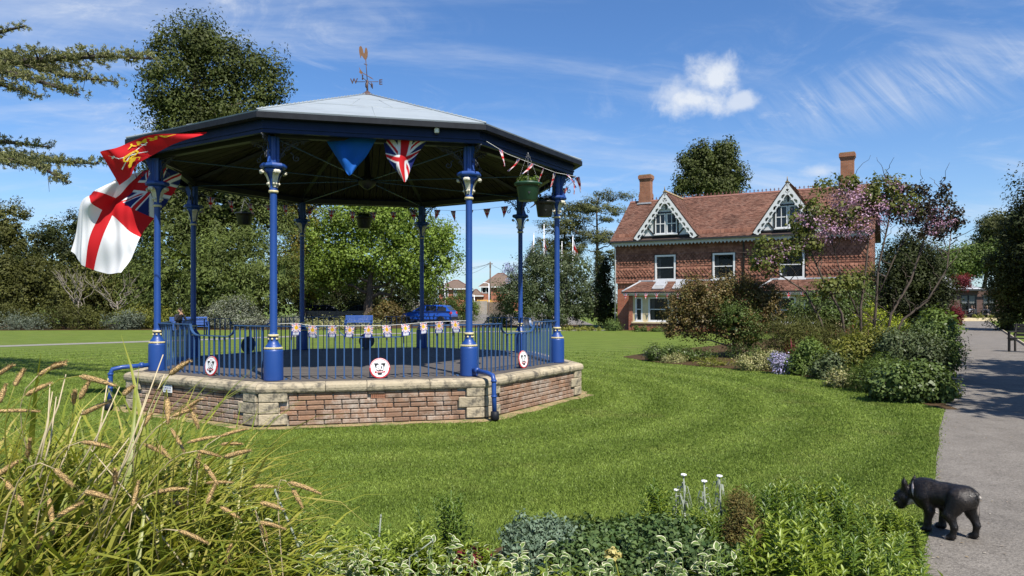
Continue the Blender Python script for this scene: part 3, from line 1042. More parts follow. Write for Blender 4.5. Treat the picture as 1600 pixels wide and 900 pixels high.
def leaf_cap():
    g = MB()
    # curled acanthus leaf of the capital, bending out and over
    prof = [(0.050, 2.615), (0.056, 2.66), (0.066, 2.71), (0.085, 2.765), (0.115, 2.81), (0.148, 2.838), (0.168, 2.832), (0.172, 2.805), (0.158, 2.79)]
    wid = [0.020, 0.030, 0.034, 0.040, 0.046, 0.05, 0.046, 0.034, 0.018]
    vs, fs = [], []
    for (r, z), w in zip(prof, wid):
        vs += [(r, -w, z - 0.012), (r + 0.012, -w * .5, z), (r + 0.004, 0, z), (r + 0.012, w * .5, z), (r, w, z - 0.012)]
    for i in range(len(prof) - 1):
        for k in range(4):
            fs.append((i * 5 + k, i * 5 + k + 1, (i + 1) * 5 + k + 1, (i + 1) * 5 + k))
    g.add(vs, fs, 0, True)
    g.lathe([(0.004, -.02), (0.017, -.012), (0.021, 0), (0.015, .012), (0.004, .018)], 8, (0.152, 0.030, 2.805))
    g.lathe([(0.004, -.02), (0.017, -.012), (0.021, 0), (0.015, .012), (0.004, .018)], 8, (0.152, -0.030, 2.805))
    g.lathe([(0.004, -.02), (0.013, -.012), (0.016, 0), (0.011, .012), (0.004, .018)], 8, (0.072, 0.018, 2.66))
    g.lathe([(0.004, -.02), (0.013, -.012), (0.016, 0), (0.011, .012), (0.004, .018)], 8, (0.072, -0.018, 2.66))
    me = g.mesh('capital_leaf', M['cream'])
    return me


def bracket_mesh():
    """iron scroll bracket in the XZ plane, from the post out to the beam"""
    g = MB()
    def spiral(cx, cz, r, turns, a0, th=0.009, sgn=1):
        pts, rs = [], []
        for i in range(22):
            t = i / 21
            a = a0 + sgn * turns * 2 * PI * t
            rr = r * (1 - 0.85 * t)
            pts.append((cx + rr * math.cos(a), 0, cz + rr * math.sin(a))); rs.append(th * (1 - 0.3 * t))
        g.tube(pts, rs, 5)
    arc = [(0.075 + 0.36 * (1 - math.cos(q)), 0, 2.93 + 0.33 * math.sin(q)) for q in np.linspace(0, PI / 2, 9)]
    g.tube(arc, 0.011, 6)
    g.tube([(0.08, 0, 3.27), (0.46, 0, 3.27)], 0.011, 6)
    spiral(0.155, 3.185, 0.070, 1.5, -PI / 2)
    spiral(0.285, 3.215, 0.048, 1.5, PI, sgn=-1)
    spiral(0.375, 3.235, 0.032, 1.4, PI, sgn=-1)
    spiral(0.112, 3.055, 0.038, 1.4, 0, sgn=1)
    for (x, z, a) in ((0.21, 3.24, 0.6), (0.115, 3.11, 1.2), (0.33, 3.25, 0.3)):
        g.add([(x, -.012, z), (x + .05 * math.cos(a), 0, z + .05 * math.sin(a)), (x, .012, z), (x - .02, 0, z + .025)], [(0, 1, 2, 3)])
    # rear scroll behind the arc
    spiral(0.30, 3.02, 0.05, 1.2, 2.2)
    g.tube([(0.27, 0, 3.055), (0.22, 0, 3.10)], 0.008, 5)
    return g.mesh('scroll_bracket', M['iron'])


cme, gme = column_meshes(), gold_mesh()
r1, r2_, r3, stud, lcap, brk = ring_mesh(0.612, 0.074), ring_mesh(2.556, 0.066), ring_mesh(0.66, 0.058), stud_mesh(), leaf_cap(), bracket_mesh()
fin = MB()
fin.add([(0.08, -.012, 2.935), (0.15, -.012, 2.935), (0.095, -.012, 3.06), (0.16, -.012, 3.24), (0.145, -.012, 3.29), (0.08, -.012, 3.29), (0.08, .012, 2.935), (0.15, .012, 2.935), (0.095, .012, 3.06), (0.16, .012, 3.24), (0.145, .012, 3.29), (0.08, .012, 3.29)],
        [(0, 1, 2, 3, 4, 5), (11, 10, 9, 8, 7, 6), (0, 6, 7, 1), (1, 7, 8, 2), (2, 8, 9, 3), (3, 9, 10, 4), (4, 10, 11, 5)])
finme = fin.mesh('fin', M['blue'])
for k in range(8):
    p = corner(k, RC, DECK) - BO
    ang = math.atan2(p.y, p.x)
    c = link('column', cme, BS, p, (0, 0, ang))
    link('gold_band', gme, c); link('gold_band', r1, c); link('gold_band', r2_, c)
    for q in range(6):
        a = 2 * PI * q / 6 + 0.2
        link('stud', stud, c, (0.060 * math.cos(a), 0.060 * math.sin(a), 0.566), (0, PI / 2, a))
    for q in range(4):
        link('capital_leaf', lcap, c, None, (0, 0, q * PI / 2 + PI / 4))
    link('fin', finme, c)
    for q in (PI - PI * 3 / 8, -(PI - PI * 3 / 8), ):
        link('scroll_bracket', brk, c, None, (0, 0, q))
    link('scroll_bracket', brk, c, None, (0, 0, 0), scale=(0.72, 1, 1))

# railings between the columns: the rail dips in the middle
bal = MB().box((0, 0, 0), (0.017, 0.017, 1.0)).mesh('baluster', M['bluerail'])
for k in range(8):
    a, b = corner(k, RC, DECK) - BO, corner(k + 1, RC, DECK) - BO
    L_ = (b - a).length
    x = (b - a).normalized()
    ang = math.atan2(x.y, x.x)
    HI, LO = 0.735, 0.575
    def top(s):
        if s < 0.315 or s > 0.70: return HI
        if 0.385 < s < 0.63: return LO
        t = (s - 0.315) / 0.07 if s < 0.5 else (0.70 - s) / 0.07
        return HI - (HI - LO) * math.sqrt(max(0, 1 - (1 - t) ** 2)) if t < 1 else LO
    t = MB()
    pts = []
    for s in [0.0, 0.1, 0.2, 0.30, 0.315, 0.318, 0.325, 0.335, 0.35, 0.367, 0.385, 0.42, 0.5, 0.60, 0.63, 0.648, 0.665, 0.68, 0.69, 0.697, 0.70, 0.715, 0.8, 0.9, 1.0]:
        pts.append((s * L_, 0, top(s)))
    vs, fs = [], []
    for (sx, sy, sz) in pts:
        for (dy, dz) in ((-.02, -.007), (.02, -.007), (.02, .007), (-.02, .007)):
            vs.append((sx, dy, sz + dz))
    for i in range(len(pts) - 1):
        for q in range(4):
            fs.append((i * 4 + q, i * 4 + (q + 1) % 4, (i + 1) * 4 + (q + 1) % 4, (i + 1) * 4 + q))
    t.add(vs, fs)
    for s in (0.06, 0.35, 0.655, 0.94):
        t.box((s * L_, 0.05, 0.012), (0.03, 0.13, 0.012))
    r = link('railing', t.mesh('railing', M['bluerail']), BS, a, (0, 0, ang))
    n = 23
    for i in range(1, n):
        s = i / n
        if s * L_ < 0.14 or (1 - s) * L_ < 0.14: continue
        h = top(s)
        o = link('baluster', bal, r, (s * L_, 0, h / 2 + 0.006)); o.scale = (1, 1, h - 0.006)

# roof
ap = BO + Vector((0, 0, ZA))
for k in range(8):
    a, b = corner(k, RE, ZE), corner(k + 1, RE, ZE)
    n = (b - a).cross(ap - a).normalized()
    t = MB()
    t.add([a, b, ap, a - n * .03, b - n * .03, ap - n * .03], [(0, 1, 2), (5, 4, 3), (0, 3, 4, 1)])
    rp = bpart(t, 'roof_sheet', M['roofmetal'])
    # lapped seams across the slope and the rolled hip
    s = MB()
    for q in (0.36, 0.70):
        p0, p1 = a.lerp(ap, q), b.lerp(ap, q)
        s.tube([p0 + n * .001, p1 + n * .001], 0.005, 5)
    for u, lo_, hi_ in ((0.5, 0.0, 0.36), (0.33, .36, .7), (0.67, .36, .7)):
        e0, e1 = a.lerp(ap, lo_).lerp(b.lerp(ap, lo_), u), a.lerp(ap, hi_).lerp(b.lerp(ap, hi_), u)
        s.tube([e0 + n * .001, e1 + n * .001], 0.0045, 5)
    bpart(s, 'seam', M['roofmetal'], rp)
    s = MB()
    s.tube([a + n * .004, a.lerp(ap, .99) + n * .004], 0.016, 6)
    for q in range(1, 30):
        p = a.lerp(ap, q / 30)
        s.box(p + n * .02, (0.02, 0.02, 0.008))
    bpart(s, 'hip_roll', M['roofmetal'], rp)
    # gutter, fascia and its moulding
    x = (b - a).normalized(); inn = Vector((0, 0, 1)).cross(x); ang = math.atan2(x.y, x.x)
    W = (b - a).length
    def bar(nm, inset, z, w, h, mat):
        s = MB()
        lw = W - 2 * inset * math.tan(PI / 8) + 0.0
        c = (a + b) / 2 + inn * inset + Vector((0, 0, z - ZE))
        # mitred ends
        e = w / 2 * math.tan(PI / 8)
        vs = []
        for dz in (-h / 2, h / 2):
            vs += [c + x * (-lw / 2 - e) - inn * (w / 2) + Vector((0, 0, dz)), c + x * (lw / 2 + e) - inn * (w / 2) + Vector((0, 0, dz)),
                   c + x * (lw / 2 - e) + inn * (w / 2) + Vector((0, 0, dz)), c + x * (-lw / 2 + e) + inn * (w / 2) + Vector((0, 0, dz))]
        s.add(vs, [(0, 3, 2, 1), (4, 5, 6, 7), (0, 1, 5, 4), (1, 2, 6, 5), (2, 3, 7, 6), (3, 0, 4, 7)])
        return bpart(s, nm, mat)
    bar('gutter', 0.035, ZE - 0.062, 0.10, 0.075, M['gutter'])
    bar('fascia', 0.16, ZE - 0.165, 0.06, 0.19, M['darkblue'])
    bar('fascia_moulding', 0.145, ZE - 0.20, 0.06, 0.022, M['darkblue'])
    # beam on the columns
    a2, b2 = corner(k, RC, 3.9), corner(k + 1, RC, 3.9)
    s = MB(); s.box((a2 + b2) / 2, ((b2 - a2).length - 0.06, 0.09, 0.10), 0, ang)
    bpart(s, 'beam', M['iron'])
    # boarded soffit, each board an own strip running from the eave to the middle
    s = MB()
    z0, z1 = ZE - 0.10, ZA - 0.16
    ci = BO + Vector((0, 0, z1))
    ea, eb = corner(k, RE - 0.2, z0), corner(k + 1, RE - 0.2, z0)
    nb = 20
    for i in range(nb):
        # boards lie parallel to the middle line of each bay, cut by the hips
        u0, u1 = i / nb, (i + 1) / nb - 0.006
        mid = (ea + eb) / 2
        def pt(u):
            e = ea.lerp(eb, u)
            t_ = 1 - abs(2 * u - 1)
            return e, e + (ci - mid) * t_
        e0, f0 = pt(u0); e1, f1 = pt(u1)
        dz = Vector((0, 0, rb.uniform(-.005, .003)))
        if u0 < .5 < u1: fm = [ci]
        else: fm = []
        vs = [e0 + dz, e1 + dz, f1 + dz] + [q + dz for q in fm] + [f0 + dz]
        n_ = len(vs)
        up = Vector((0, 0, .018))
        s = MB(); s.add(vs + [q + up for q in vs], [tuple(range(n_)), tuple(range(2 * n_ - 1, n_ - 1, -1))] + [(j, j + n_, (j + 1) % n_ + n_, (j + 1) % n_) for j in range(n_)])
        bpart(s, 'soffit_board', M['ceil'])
    s = MB()
    s.tube([corner(k, RC, 3.97), BO + Vector((0, 0, ZA - 0.24))], 0.045, 4, smooth=False)
    bpart(s, 'rafter', M['iron'])
    s = MB()
    s.tube([corner(k, RC - 0.05, 3.86), BO + Vector((0, 0, 3.86))], 0.011, 6)
    bpart(s, 'tie_rod', M['bluerail'])
t = MB()
t.lathe([(0.02, 3.70), (0.08, 3.73), (0.16, 3.80), (0.17, 3.90), (0.06, 3.95), (0.03, 4.6), (0.03, 5.25)], 14, BO)
bpart(t, 'roof_boss', M['iron'])
t = MB(); t.lathe([(0.17, ZA - 0.06), (0.11, ZA - 0.01), (0.05, ZA + 0.03), (0.02, ZA + 0.06)], 12, BO)
bpart(t, 'roof_cap', M['vaneiron'])
# weathervane
t = MB()
t.tube([ap + Vector((0, 0, .02)), ap + Vector((0, 0, 0.26))], 0.017, 8)
t.tube([ap + Vector((0, 0, .24)), ap + Vector((-.03, 0, 0.66))], 0.008, 6)
t.tube([ap + Vector((-.06, 0, .555)), ap + Vector((0.0, 0, .535))], 0.008, 5)
t.lathe([(0.01, .11), (0.026, .13), (0.026, .20), (0.01, .22)], 8, ap + Vector((-.012, 0, 0)))
va = bpart(t, 'weathervane', M['vaneiron'])
wv = math.radians(-8)
ux = Vector((math.cos(wv), math.sin(wv), 0))
t = MB(); t.tube([ap + Vector((0, 0, .235)) - ux * .21, ap + Vector((0, 0, .22)) + ux * .21], 0.006, 6)
uy = Vector((-ux.y, ux.x, 0)); t.tube([ap + Vector((0, 0, .228)) - uy * .21, ap + Vector((0, 0, .228)) + uy * .21], 0.006, 6)
bpart(t, 'compass_arm', M['vaneiron'], va)
for ch, p in (('W', ap + Vector((0, 0, .245)) - ux * .255), ('E', ap + Vector((0, 0, .205)) + ux * .255), ('N', ap + Vector((0, 0, .228)) + uy * .25), ('S', ap + Vector((0, 0, .228)) - uy * .25)):
    me = text_mesh(ch, 0.135, 0.005); me.materials.append(M['vaneiron'])
    link('letter_' + ch.lower(), me, va, p - BO, (PI / 2, 0, wv if ch in 'WE' else wv + PI / 2))
t = MB()
t.tube([ap + Vector((-.10, 0, .40)), ap + Vector((.09, 0, .285))], 0.007, 6)
t.prism([(-.155, .505), (-.118, .44), (-.082, .40), (-.105, .362), (-.15, .40), (-.138, .44)], 0.008, Matrix.Translation(ap + Vector((0, -.004, 0))))
t.prism([(.07, .31), (.115, .268), (.055, .295)], 0.012, Matrix.Translation(ap + Vector((0, -.006, 0))))
bpart(t, 'arrow', M['rust'], va)
t = MB()
cock = [(-.03, .62), (-.01, .655), (.005, .70), (.008, .76), (0.0, .82), (-.015, .855), (-.035, .85), (-.045, .80), (-.05, .76), (-.06, .745), (-.072, .77), (-.085, .83), (-.105, .875), (-.13, .885), (-.148, .86), (-.152, .80), (-.142, .73), (-.128, .67), (-.118, .66), (-.115, .71), (-.095, .70), (-.07, .66), (-.05, .64)]
t.prism(cock, 0.012, Matrix.Translation(ap + Vector((0, -.006, 0.0))))
bpart(t, 'cockerel', M['rust'], va)
# rainwater pipes at two corners
def downpipe(k, side):
    out = (corner(k, 1) - BO).normalized()
    tq = Vector((-out.y, out.x, 0))
    p = corner(k, RC + 0.10, DECK + 0.095)
    q = corner(k, RP + 0.10, DECK + 0.075)
    pts = [p, corner(k, RP + 0.0, DECK + 0.08), q + Vector((0, 0, -.02)) + out * .03, q + out * .055 + Vector((0, 0, -.08)), q + out * .06 + Vector((0, 0, -.30)), q + out * .075 + Vector((0, 0, -.55))]
    t = MB(); t.tube(pts, 0.033, 12)
    d = bpart(t, 'downpipe', M['blue'])
    for z, o in ((-.09, .056), (-.30, .06)):
        t = MB(); t.lathe([(0.036, -.014), (0.041, -.010), (0.041, .010), (0.036, .014)], 12, q + out * o + Vector((0, 0, z)))
        bpart(t, 'pipe_collar', M['blue'], d)
    t = MB(); t.lathe([(0.041, -.03), (0.045, 0), (0.041, .03)], 12, (0, 0, 0), M=Matrix.Translation(p + out * .12) @ out.to_track_quat('Z', 'Y').to_matrix().to_4x4())
    bpart(t, 'pipe_collar', M['blue'], d)
    t = MB(); t.lathe([(0.045, -.05), (0.062, -.03), (0.055, .07), (0.04, .075)], 10, q + out * .08 + Vector((0, 0, -.575)))
    bpart(t, 'pipe_shoe', M['gutter'], d)


downpipe(1, 1); downpipe(7, -1)
# ================================================================== flags, signs, baskets and bunting
RED, WHT, NAVY, YEL = np.array((0.55, 0.012, 0.018)), np.array((0.78, 0.78, 0.80)), np.array((0.012, 0.022, 0.14)), np.array((0.78, 0.50, 0.02))
M['cloth'] = printmat('flag_cloth', 0.75, 0.25)
M['print'] = printmat('printed_board', 0.45)
M['cord'] = pmat('cord', (0.55, 0.54, 0.50), (0.65, 0.64, 0.6), 20, 0.8)
M['chain'] = pmat('chain_steel', (0.25, 0.25, 0.25), (0.35, 0.35, 0.35), 40, 0.45, metal=0.6)


def union_jack(u, v):
    x, y = u * 60 - 30, 15 - v * 30
    if abs(x) < 3 or abs(y) < 3: return RED
    if abs(x) < 5 or abs(y) < 5: return WHT
    s5 = math.sqrt(5)
    d1, d2 = (x - 2 * y) / s5, (x + 2 * y) / s5
    # offset red saltire
    if abs(d1) < 3:
        if (x > 0 and -2 < -d1 * 1 + 0 < 0) or (x < 0 and -2 < d1 < 0): return RED
        return WHT
    if abs(d2) < 3:
        if (x > 0 and -2 < d2 < 0) or (x < 0 and -2 < -d2 < 0): return RED
        return WHT
    return NAVY


def ensign(u, v):
    if abs(u - .5) < .062 or abs(v - .5) < .085: return RED
    if u < .5 and v < .5: return union_jack(u / .44, v / .415) if (u < .44 and v < .415) else WHT
    return WHT


def patch(P, W=None):
    """smooth surface through a grid of control points P[v][u] (Catmull-Rom)"""
    P = [[Vector(q) for q in r] for r in P]
    def cr(pts, t):
        n = len(pts) - 1
        f = min(max(t, 0), 1) * n; i = min(int(f), n - 1); f -= i
        p1, p2 = pts[i], pts[i + 1]
        p0 = pts[i - 1] if i > 0 else p1 * 2 - p2
        p3 = pts[i + 2] if i + 2 <= n else p2 * 2 - p1
        return 0.5 * ((2 * p1) + (p2 - p0) * f + (2 * p0 - 5 * p1 + 4 * p2 - p3) * f * f + (3 * p1 - p0 - 3 * p2 + p3) * f ** 3)
    def s(u, v):
        q = cr([cr(r, u) for r in P], v)
        return q + W(u, v) if W else q
    return s


def cloth_thing(name, label, cat, surf, nu, nv, design, group=None, extra=None):
    o = surf(0, 0)
    t = thing(name, label, cat, o, 0, group)
    me = print_grid('cloth', lambda u, v: surf(u, v) - o, nu, nv, design, M['cloth'])
    link('cloth', me, t)
    return t, o


# --- white ensign beside the left column
D = 11.35
ens = [[at(282, 272, 11.5), at(255, 262, 11.45), at(228, 266, 11.4), at(205, 271, 11.25), at(186, 279, 11.15)],
       [at(266, 305, 11.5), at(232, 300, 11.4), at(201, 294, 11.35), at(178, 290, 11.15), at(160, 291, 11.1)],
       [at(226, 357, 11.35), at(199, 340, 11.25), at(172, 320, 11.3), at(156, 311, 11.05), at(141, 301, 11.1)],
       [at(212, 392, 11.15), at(186, 378, 11.25), at(153, 358, 11.2), at(133, 338, 11.2), at(124, 318, 11.25)],
       [at(192, 427, 11.05), at(167, 427, 11.25), at(140, 420, 11.3), at(125, 408, 11.3), at(109, 393, 11.35)]]
rip = lambda u, v: Vector((0.012 * math.sin(9 * u + 7 * v), 0.045 * math.sin(11 * u + 3 * v + 1.0) + 0.022 * math.sin(17 * v - 8 * u) + 0.010 * math.sin(31 * u + 23 * v), 0.008 * math.sin(13 * u - 5 * v)))
ENS, eo = cloth_thing('naval_ensign', 'large white flag with red cross and union canton hanging at the left column', 'flag', patch(ens, rip), 176, 128, ensign)
tb = MB(); tb.tube([corner(7, RC, 3.82), at(284, 268, 11.5)], 0.006, 5)
link('lanyard', tb.mesh('lanyard', M['cord'], eo), ENS)
# --- red army flag blowing out from the left eave
arm = [[at(323, 206, 9.78), at(285, 209, 9.75), at(238, 211, 9.75), at(205, 220, 9.7), at(178, 233, 9.65), at(157, 238, 9.6)],
       [at(321, 208, 9.78), at(277, 215, 9.78), at(238, 226, 9.82), at(210, 236, 9.75), at(187, 252, 9.72), at(158, 243, 9.75)],
       [at(318, 211, 9.78), at(270, 226, 9.82), at(236, 243, 9.88), at(214, 258, 9.85), at(203, 276, 9.82), at(187, 290, 9.9)]]
asurf = patch(arm, lambda u, v: Vector((0, 0.02 * math.sin(12 * u + 4 * v), 0.012 * math.sin(9 * u) * u)))
def army(u, v): return RED * 1.15
ARM, ao = cloth_thing('army_flag', 'red flag with yellow lettering and crest blowing from the left eave', 'flag', asurf, 70, 26, army)


def bend(me, surf, u0, v0, su, sv, rot, lift):
    """lay flat lettering on a cloth: local (x,y) -> (u,v) turned by ROT"""
    c, s = math.cos(rot), math.sin(rot)
    for v_ in me.vertices:
        x, y = v_.co.x, v_.co.y
        u, w = u0 + (x * c - y * s) * su, v0 - (x * s + y * c) * sv
        p = surf(u, w); q1 = surf(u + .01, w); q2 = surf(u, w + .01)
        n = (q1 - p).cross(q2 - p)
        n = n.normalized() if n.length > 0 else Vector((0, -1, 0))
        if n.y > 0: n = -n
        v_.co = p + n * lift
    me.update()


def dense_text(body, size):
    me = text_mesh(body, size)
    bm = bmesh.new(); bm.from_mesh(me)
    bmesh.ops.triangulate(bm, faces=bm.faces)
    bmesh.ops.subdivide_edges(bm, edges=[e for e in bm.edges if e.calc_length() > 0.08], cuts=2)
    bmesh.ops.triangulate(bm, faces=bm.faces)
    bm.to_mesh(me); bm.free()
    return me


M['yellow'] = pmat('yellow_print', (0.80, 0.52, 0.02), None, 5, 0.7)
M['whitep'] = pmat('white_print', (0.80, 0.80, 0.80), None, 5, 0.6)
M['blackp'] = pmat('black_print', (0.015, 0.015, 0.017), None, 5, 0.5)
M['redp'] = pmat('red_print', (0.50, 0.014, 0.02), (0.42, 0.014, 0.02), 5, 0.5)
M['navyp'] = pmat('navy_print', (0.015, 0.03, 0.20), None, 5, 0.5)
# on the cloth u runs from the hoist (right) to the fly (left): lettering is upside down with A nearest the hoist
me = dense_text('ARMY', 0.16); me.materials.append(M['yellow'])
bend(me, asurf, 0.45, 0.17, 1.0, -1.7, 0, 0.012); link('lettering', me, ARM, -ao)


def poly_mesh(polys, mat, sub=2):
    bm = bmesh.new()
    for poly in polys:
        vs = [bm.verts.new((x, y, 0)) for x, y in poly]
        bm.faces.new(vs)
    bmesh.ops.triangulate(bm, faces=bm.faces)
    for _ in range(sub):
        bmesh.ops.subdivide_edges(bm, edges=[e for e in bm.edges if e.calc_length() > 0.05], cuts=1)
        bmesh.ops.triangulate(bm, faces=bm.faces)
    me = bpy.data.meshes.new('crest'); bm.to_mesh(me); bm.free(); me.materials.append(mat)
    return me


def stroke(pts, w):
    out = []
    for (x0, y0), (x1, y1) in zip(pts, pts[1:]):
        dx, dy = x1 - x0, y1 - y0; l = math.hypot(dx, dy) or 1
        nx, ny = -dy / l * w / 2, dx / l * w / 2
        out.append([(x0 + nx, y0 + ny), (x1 + nx, y1 + ny), (x1 - nx, y1 - ny), (x0 - nx, y0 - ny)])
    return out


# crossed swords, crown and lion: a small heraldic crest
sw = stroke([(-.30, -.16), (.26, .20)], .022) + stroke([(.30, -.16), (-.26, .20)], .022) + stroke([(-.27, -.07), (-.20, -.18)], .03) + stroke([(.27, -.07), (.20, -.18)], .03)
me = poly_mesh(sw, M['whitep']); bend(me, asurf, 0.66, 0.50, 0.75, -1.15, 0.10, 0.010); link('crossed_swords', me, ARM, -ao)
cro = stroke([(-.10, -.02), (-.12, .07), (-.07, .13), (0, .10), (.07, .13), (.12, .07), (.10, -.02), (-.10, -.02)], .028) + stroke([(0, .10), (0, .20)], .04) + stroke([(-.05, .17), (.05, .17)], .03) + stroke([(-.10, .02), (.10, .02)], .02)
me = poly_mesh(cro, M['yellow']); bend(me, asurf, 0.655, 0.50, 0.75, -1.15, 0.0, 0.013); link('crown', me, ARM, -ao)
lio = [[(-.10, .20), (-.06, .27), (0, .26), (.06, .31), (.11, .28), (.10, .22), (.06, .20), (.05, .17), (-.05, .17)]] + stroke([(-.10, .21), (-.15, .26), (-.13, .32)], .02)
me = poly_mesh(lio, M['yellow']); bend(me, asurf, 0.655, 0.50, 0.75, -1.15, 0.0, 0.014); link('lion', me, ARM, -ao)

# --- blue flag and union flag hung under the front beam
def tri_flag(name, label, pts, d, design, nu, nv, seed):
    P = [[at(px, py, d + dd) for (px, py, dd) in row] for row in pts]
    s = patch(P, lambda u, v: Vector((0, 0.018 * math.sin(10 * u + 5 * v + seed) * (0.3 + v), 0)))
    return cloth_thing(name, label, 'flag', s, nu, nv, design)


BL = np.array((0.006, 0.10, 0.42))
tri_flag('blue_flag', 'plain bright blue flag hanging from the front beam left of the union flag',
         [[(504, 211, .1), (532, 213, .05), (562, 214, .03), (590, 215, .1)], [(515, 229, .06), (535, 231, -.03), (560, 231, .02), (581, 230, .08)], [(528, 249, .02), (541, 252, -.06), (557, 250, .05), (572, 244, .06)], [(543, 272, .0), (546, 274, -.02), (550, 272, .0), (556, 262, .04)]],
         9.75, lambda u, v: BL, 30, 30, 0.0)
tri_flag('union_flag', 'union flag draped to a point under the front beam',
         [[(598, 216, .05), (622, 217, .02), (645, 218, .02), (670, 219, .1)], [(602, 236, .03), (622, 238, -.05), (640, 237, .02), (660, 230, .08)], [(606, 249, .0), (621, 256, -.06), (635, 254, .03), (652, 241, .05)], [(628, 279, .0), (631, 284, -.02), (634, 283, .0), (641, 268, .03)]],
         9.85, lambda u, v: union_jack(0.12 + v * 0.70, 0.02 + u * 0.96), 70, 50, 2.0)
# --- far flags on poles beyond the blue-flowered bush
M['polewhite'] = pmat('pole_white', (0.7, 0.7, 0.72), (0.8, 0.8, 0.8), 6, 0.4)
def st_george(u, v): return RED if abs(u - .5) < .1 or abs(v - .5) < .14 else WHT
for (px, top, ftop, fbot, wpx, des, lab) in ((834, 366, 370, 400, -9, lambda u, v: WHT if v < .62 or u < .4 else NAVY * 2, 'white limp flag on the leftmost pole above the blue-flowered bush'),
                                            (850, 352, 368, 404, 5, union_jack, 'red and white limp flag wound on the tallest pole above the blue-flowered bush'),
                                            (878, 379, 384, 402, 2, st_george, 'narrow furled flag on the short pole right of the column'),
                                            (895, 370, 374, 405, 10, lambda u, v: st_george(u, v) if v > .25 else WHT, 'white and red limp flag on the pole in front of the pine')):
    d = 62
    b = at(px, 473, d); b.z = 0
    f = thing('flagpole', 'slim white pole carrying the ' + lab.split(' on ')[0].split(' wound')[0] + ' beyond the bush', 'flagpole', b, 0, 'flagpoles beyond the bush')
    tp = at(px, top, d)
    t = MB(); t.tube([(0, 0, 0), (0, 0, tp.z)], [0.06, 0.035], 8); t.lathe([(0.02, 0), (0.08, .05), (0.02, .1)], 8, (0, 0, tp.z))
    link('pole', t.mesh('pole', M['polewhite']), f)
    a, c = at(px, ftop, d), at(px + wpx, fbot, d)
    s = lambda u, v, a=a, c=c: Vector((a.x + (c.x - a.x) * u * (0.25 + .75 * v) + 0.04, a.y + 0.12 * math.sin(9 * u + 3 * v), a.z + (c.z - a.z) * (v * .8 + .2 * u)))
    cloth_thing('flag', lab, 'flag', s, 14, 16, des, 'far flags on poles')

# --- VE Day 80 round signs leaning on the rail
def round_sign(c, ang, tilt, label, group, front=True, r=0.142):
    s = thing('round_sign', label, 'sign', c, ang, group)
    R_ = Matrix.Rotation(tilt, 4, 'X')
    t = MB(); t.lathe([(r - .004, -.006), (r, -.004), (r, .004), (r - .004, .006)], 40, M=Matrix.Translation((0, 0, r)) @ R_ @ Matrix.Rotation(PI / 2, 4, 'X'), smooth=False)
    link('board', t.mesh('board', M['redp'] if front else M['backboard']), s)
    if not front: return s
    T = Matrix.Translation((0, 0, r)) @ R_ @ Matrix.Rotation(PI / 2, 4, 'X')
    def flat(nm, me, z, mat):
        if not me.materials: me.materials.append(mat)
        me.transform(T @ Matrix.Translation((0, 0, z)))
        link(nm, me, s)
    k = r / 0.142
    disc = bpy.data.meshes.new('white_face')
    disc.from_pydata([(0.122 * k * math.cos(2 * PI * i / 40), 0.122 * k * math.sin(2 * PI * i / 40), 0) for i in range(40)], [], [tuple(range(40))])
    flat('white_face', disc, .008, M['whitep'])
    ringt = poly_mesh(stroke([((0.133 * k) * math.cos(a), (0.133 * k) * math.sin(a)) for a in np.linspace(PI * 0.02, PI * .98, 30)], .006), M['whitep'], 0)
    flat('rim_lettering', ringt, .0085, M['whitep'])
    vee = poly_mesh([[(-.080, .070), (-.020, .070), (.004, -.030), (.004, -.092), (-.024, -.092)], [(.080, .070), (.020, .070), (-.004, -.030), (-.004, -.092), (.024, -.092)]], M['blackp'], 0)
    flat('letter_v', vee, .0105, M['blackp'])
    me = text_mesh('80', 0.098 * k, fat=.075); me.materials.append(M['blackp']); me.transform(Matrix.Translation((0, .006, 0))); flat('numeral_outline', me, .012, M['blackp'])
    me = text_mesh('80', 0.098 * k, fat=.03); me.transform(Matrix.Translation((0, .006, 0))); me.materials.append(M['whitep']); flat('numeral', me, .013, M['whitep'])
    o2 = bpy.data.meshes.new('banner'); o2.from_pydata([(-.068, -.064, 0), (.068, -.060, 0), (.072, -.036, 0), (-.072, -.040, 0)], [], [(0, 1, 2, 3)])
    flat('banner', o2, .0125, M['redp'])
    me = text_mesh('VE DAY', 0.030 * k); me.materials.append(M['whitep']); me.transform(Matrix.Translation((0, -.050, 0))); flat('lettering', me, .0145, M['whitep'])
    me = text_mesh('1945-2025', 0.015 * k); me.materials.append(M['blackp']); me.transform(Matrix.Translation((0, .087, 0))); flat('small_lettering', me, .0105, M['blackp'])
    return s


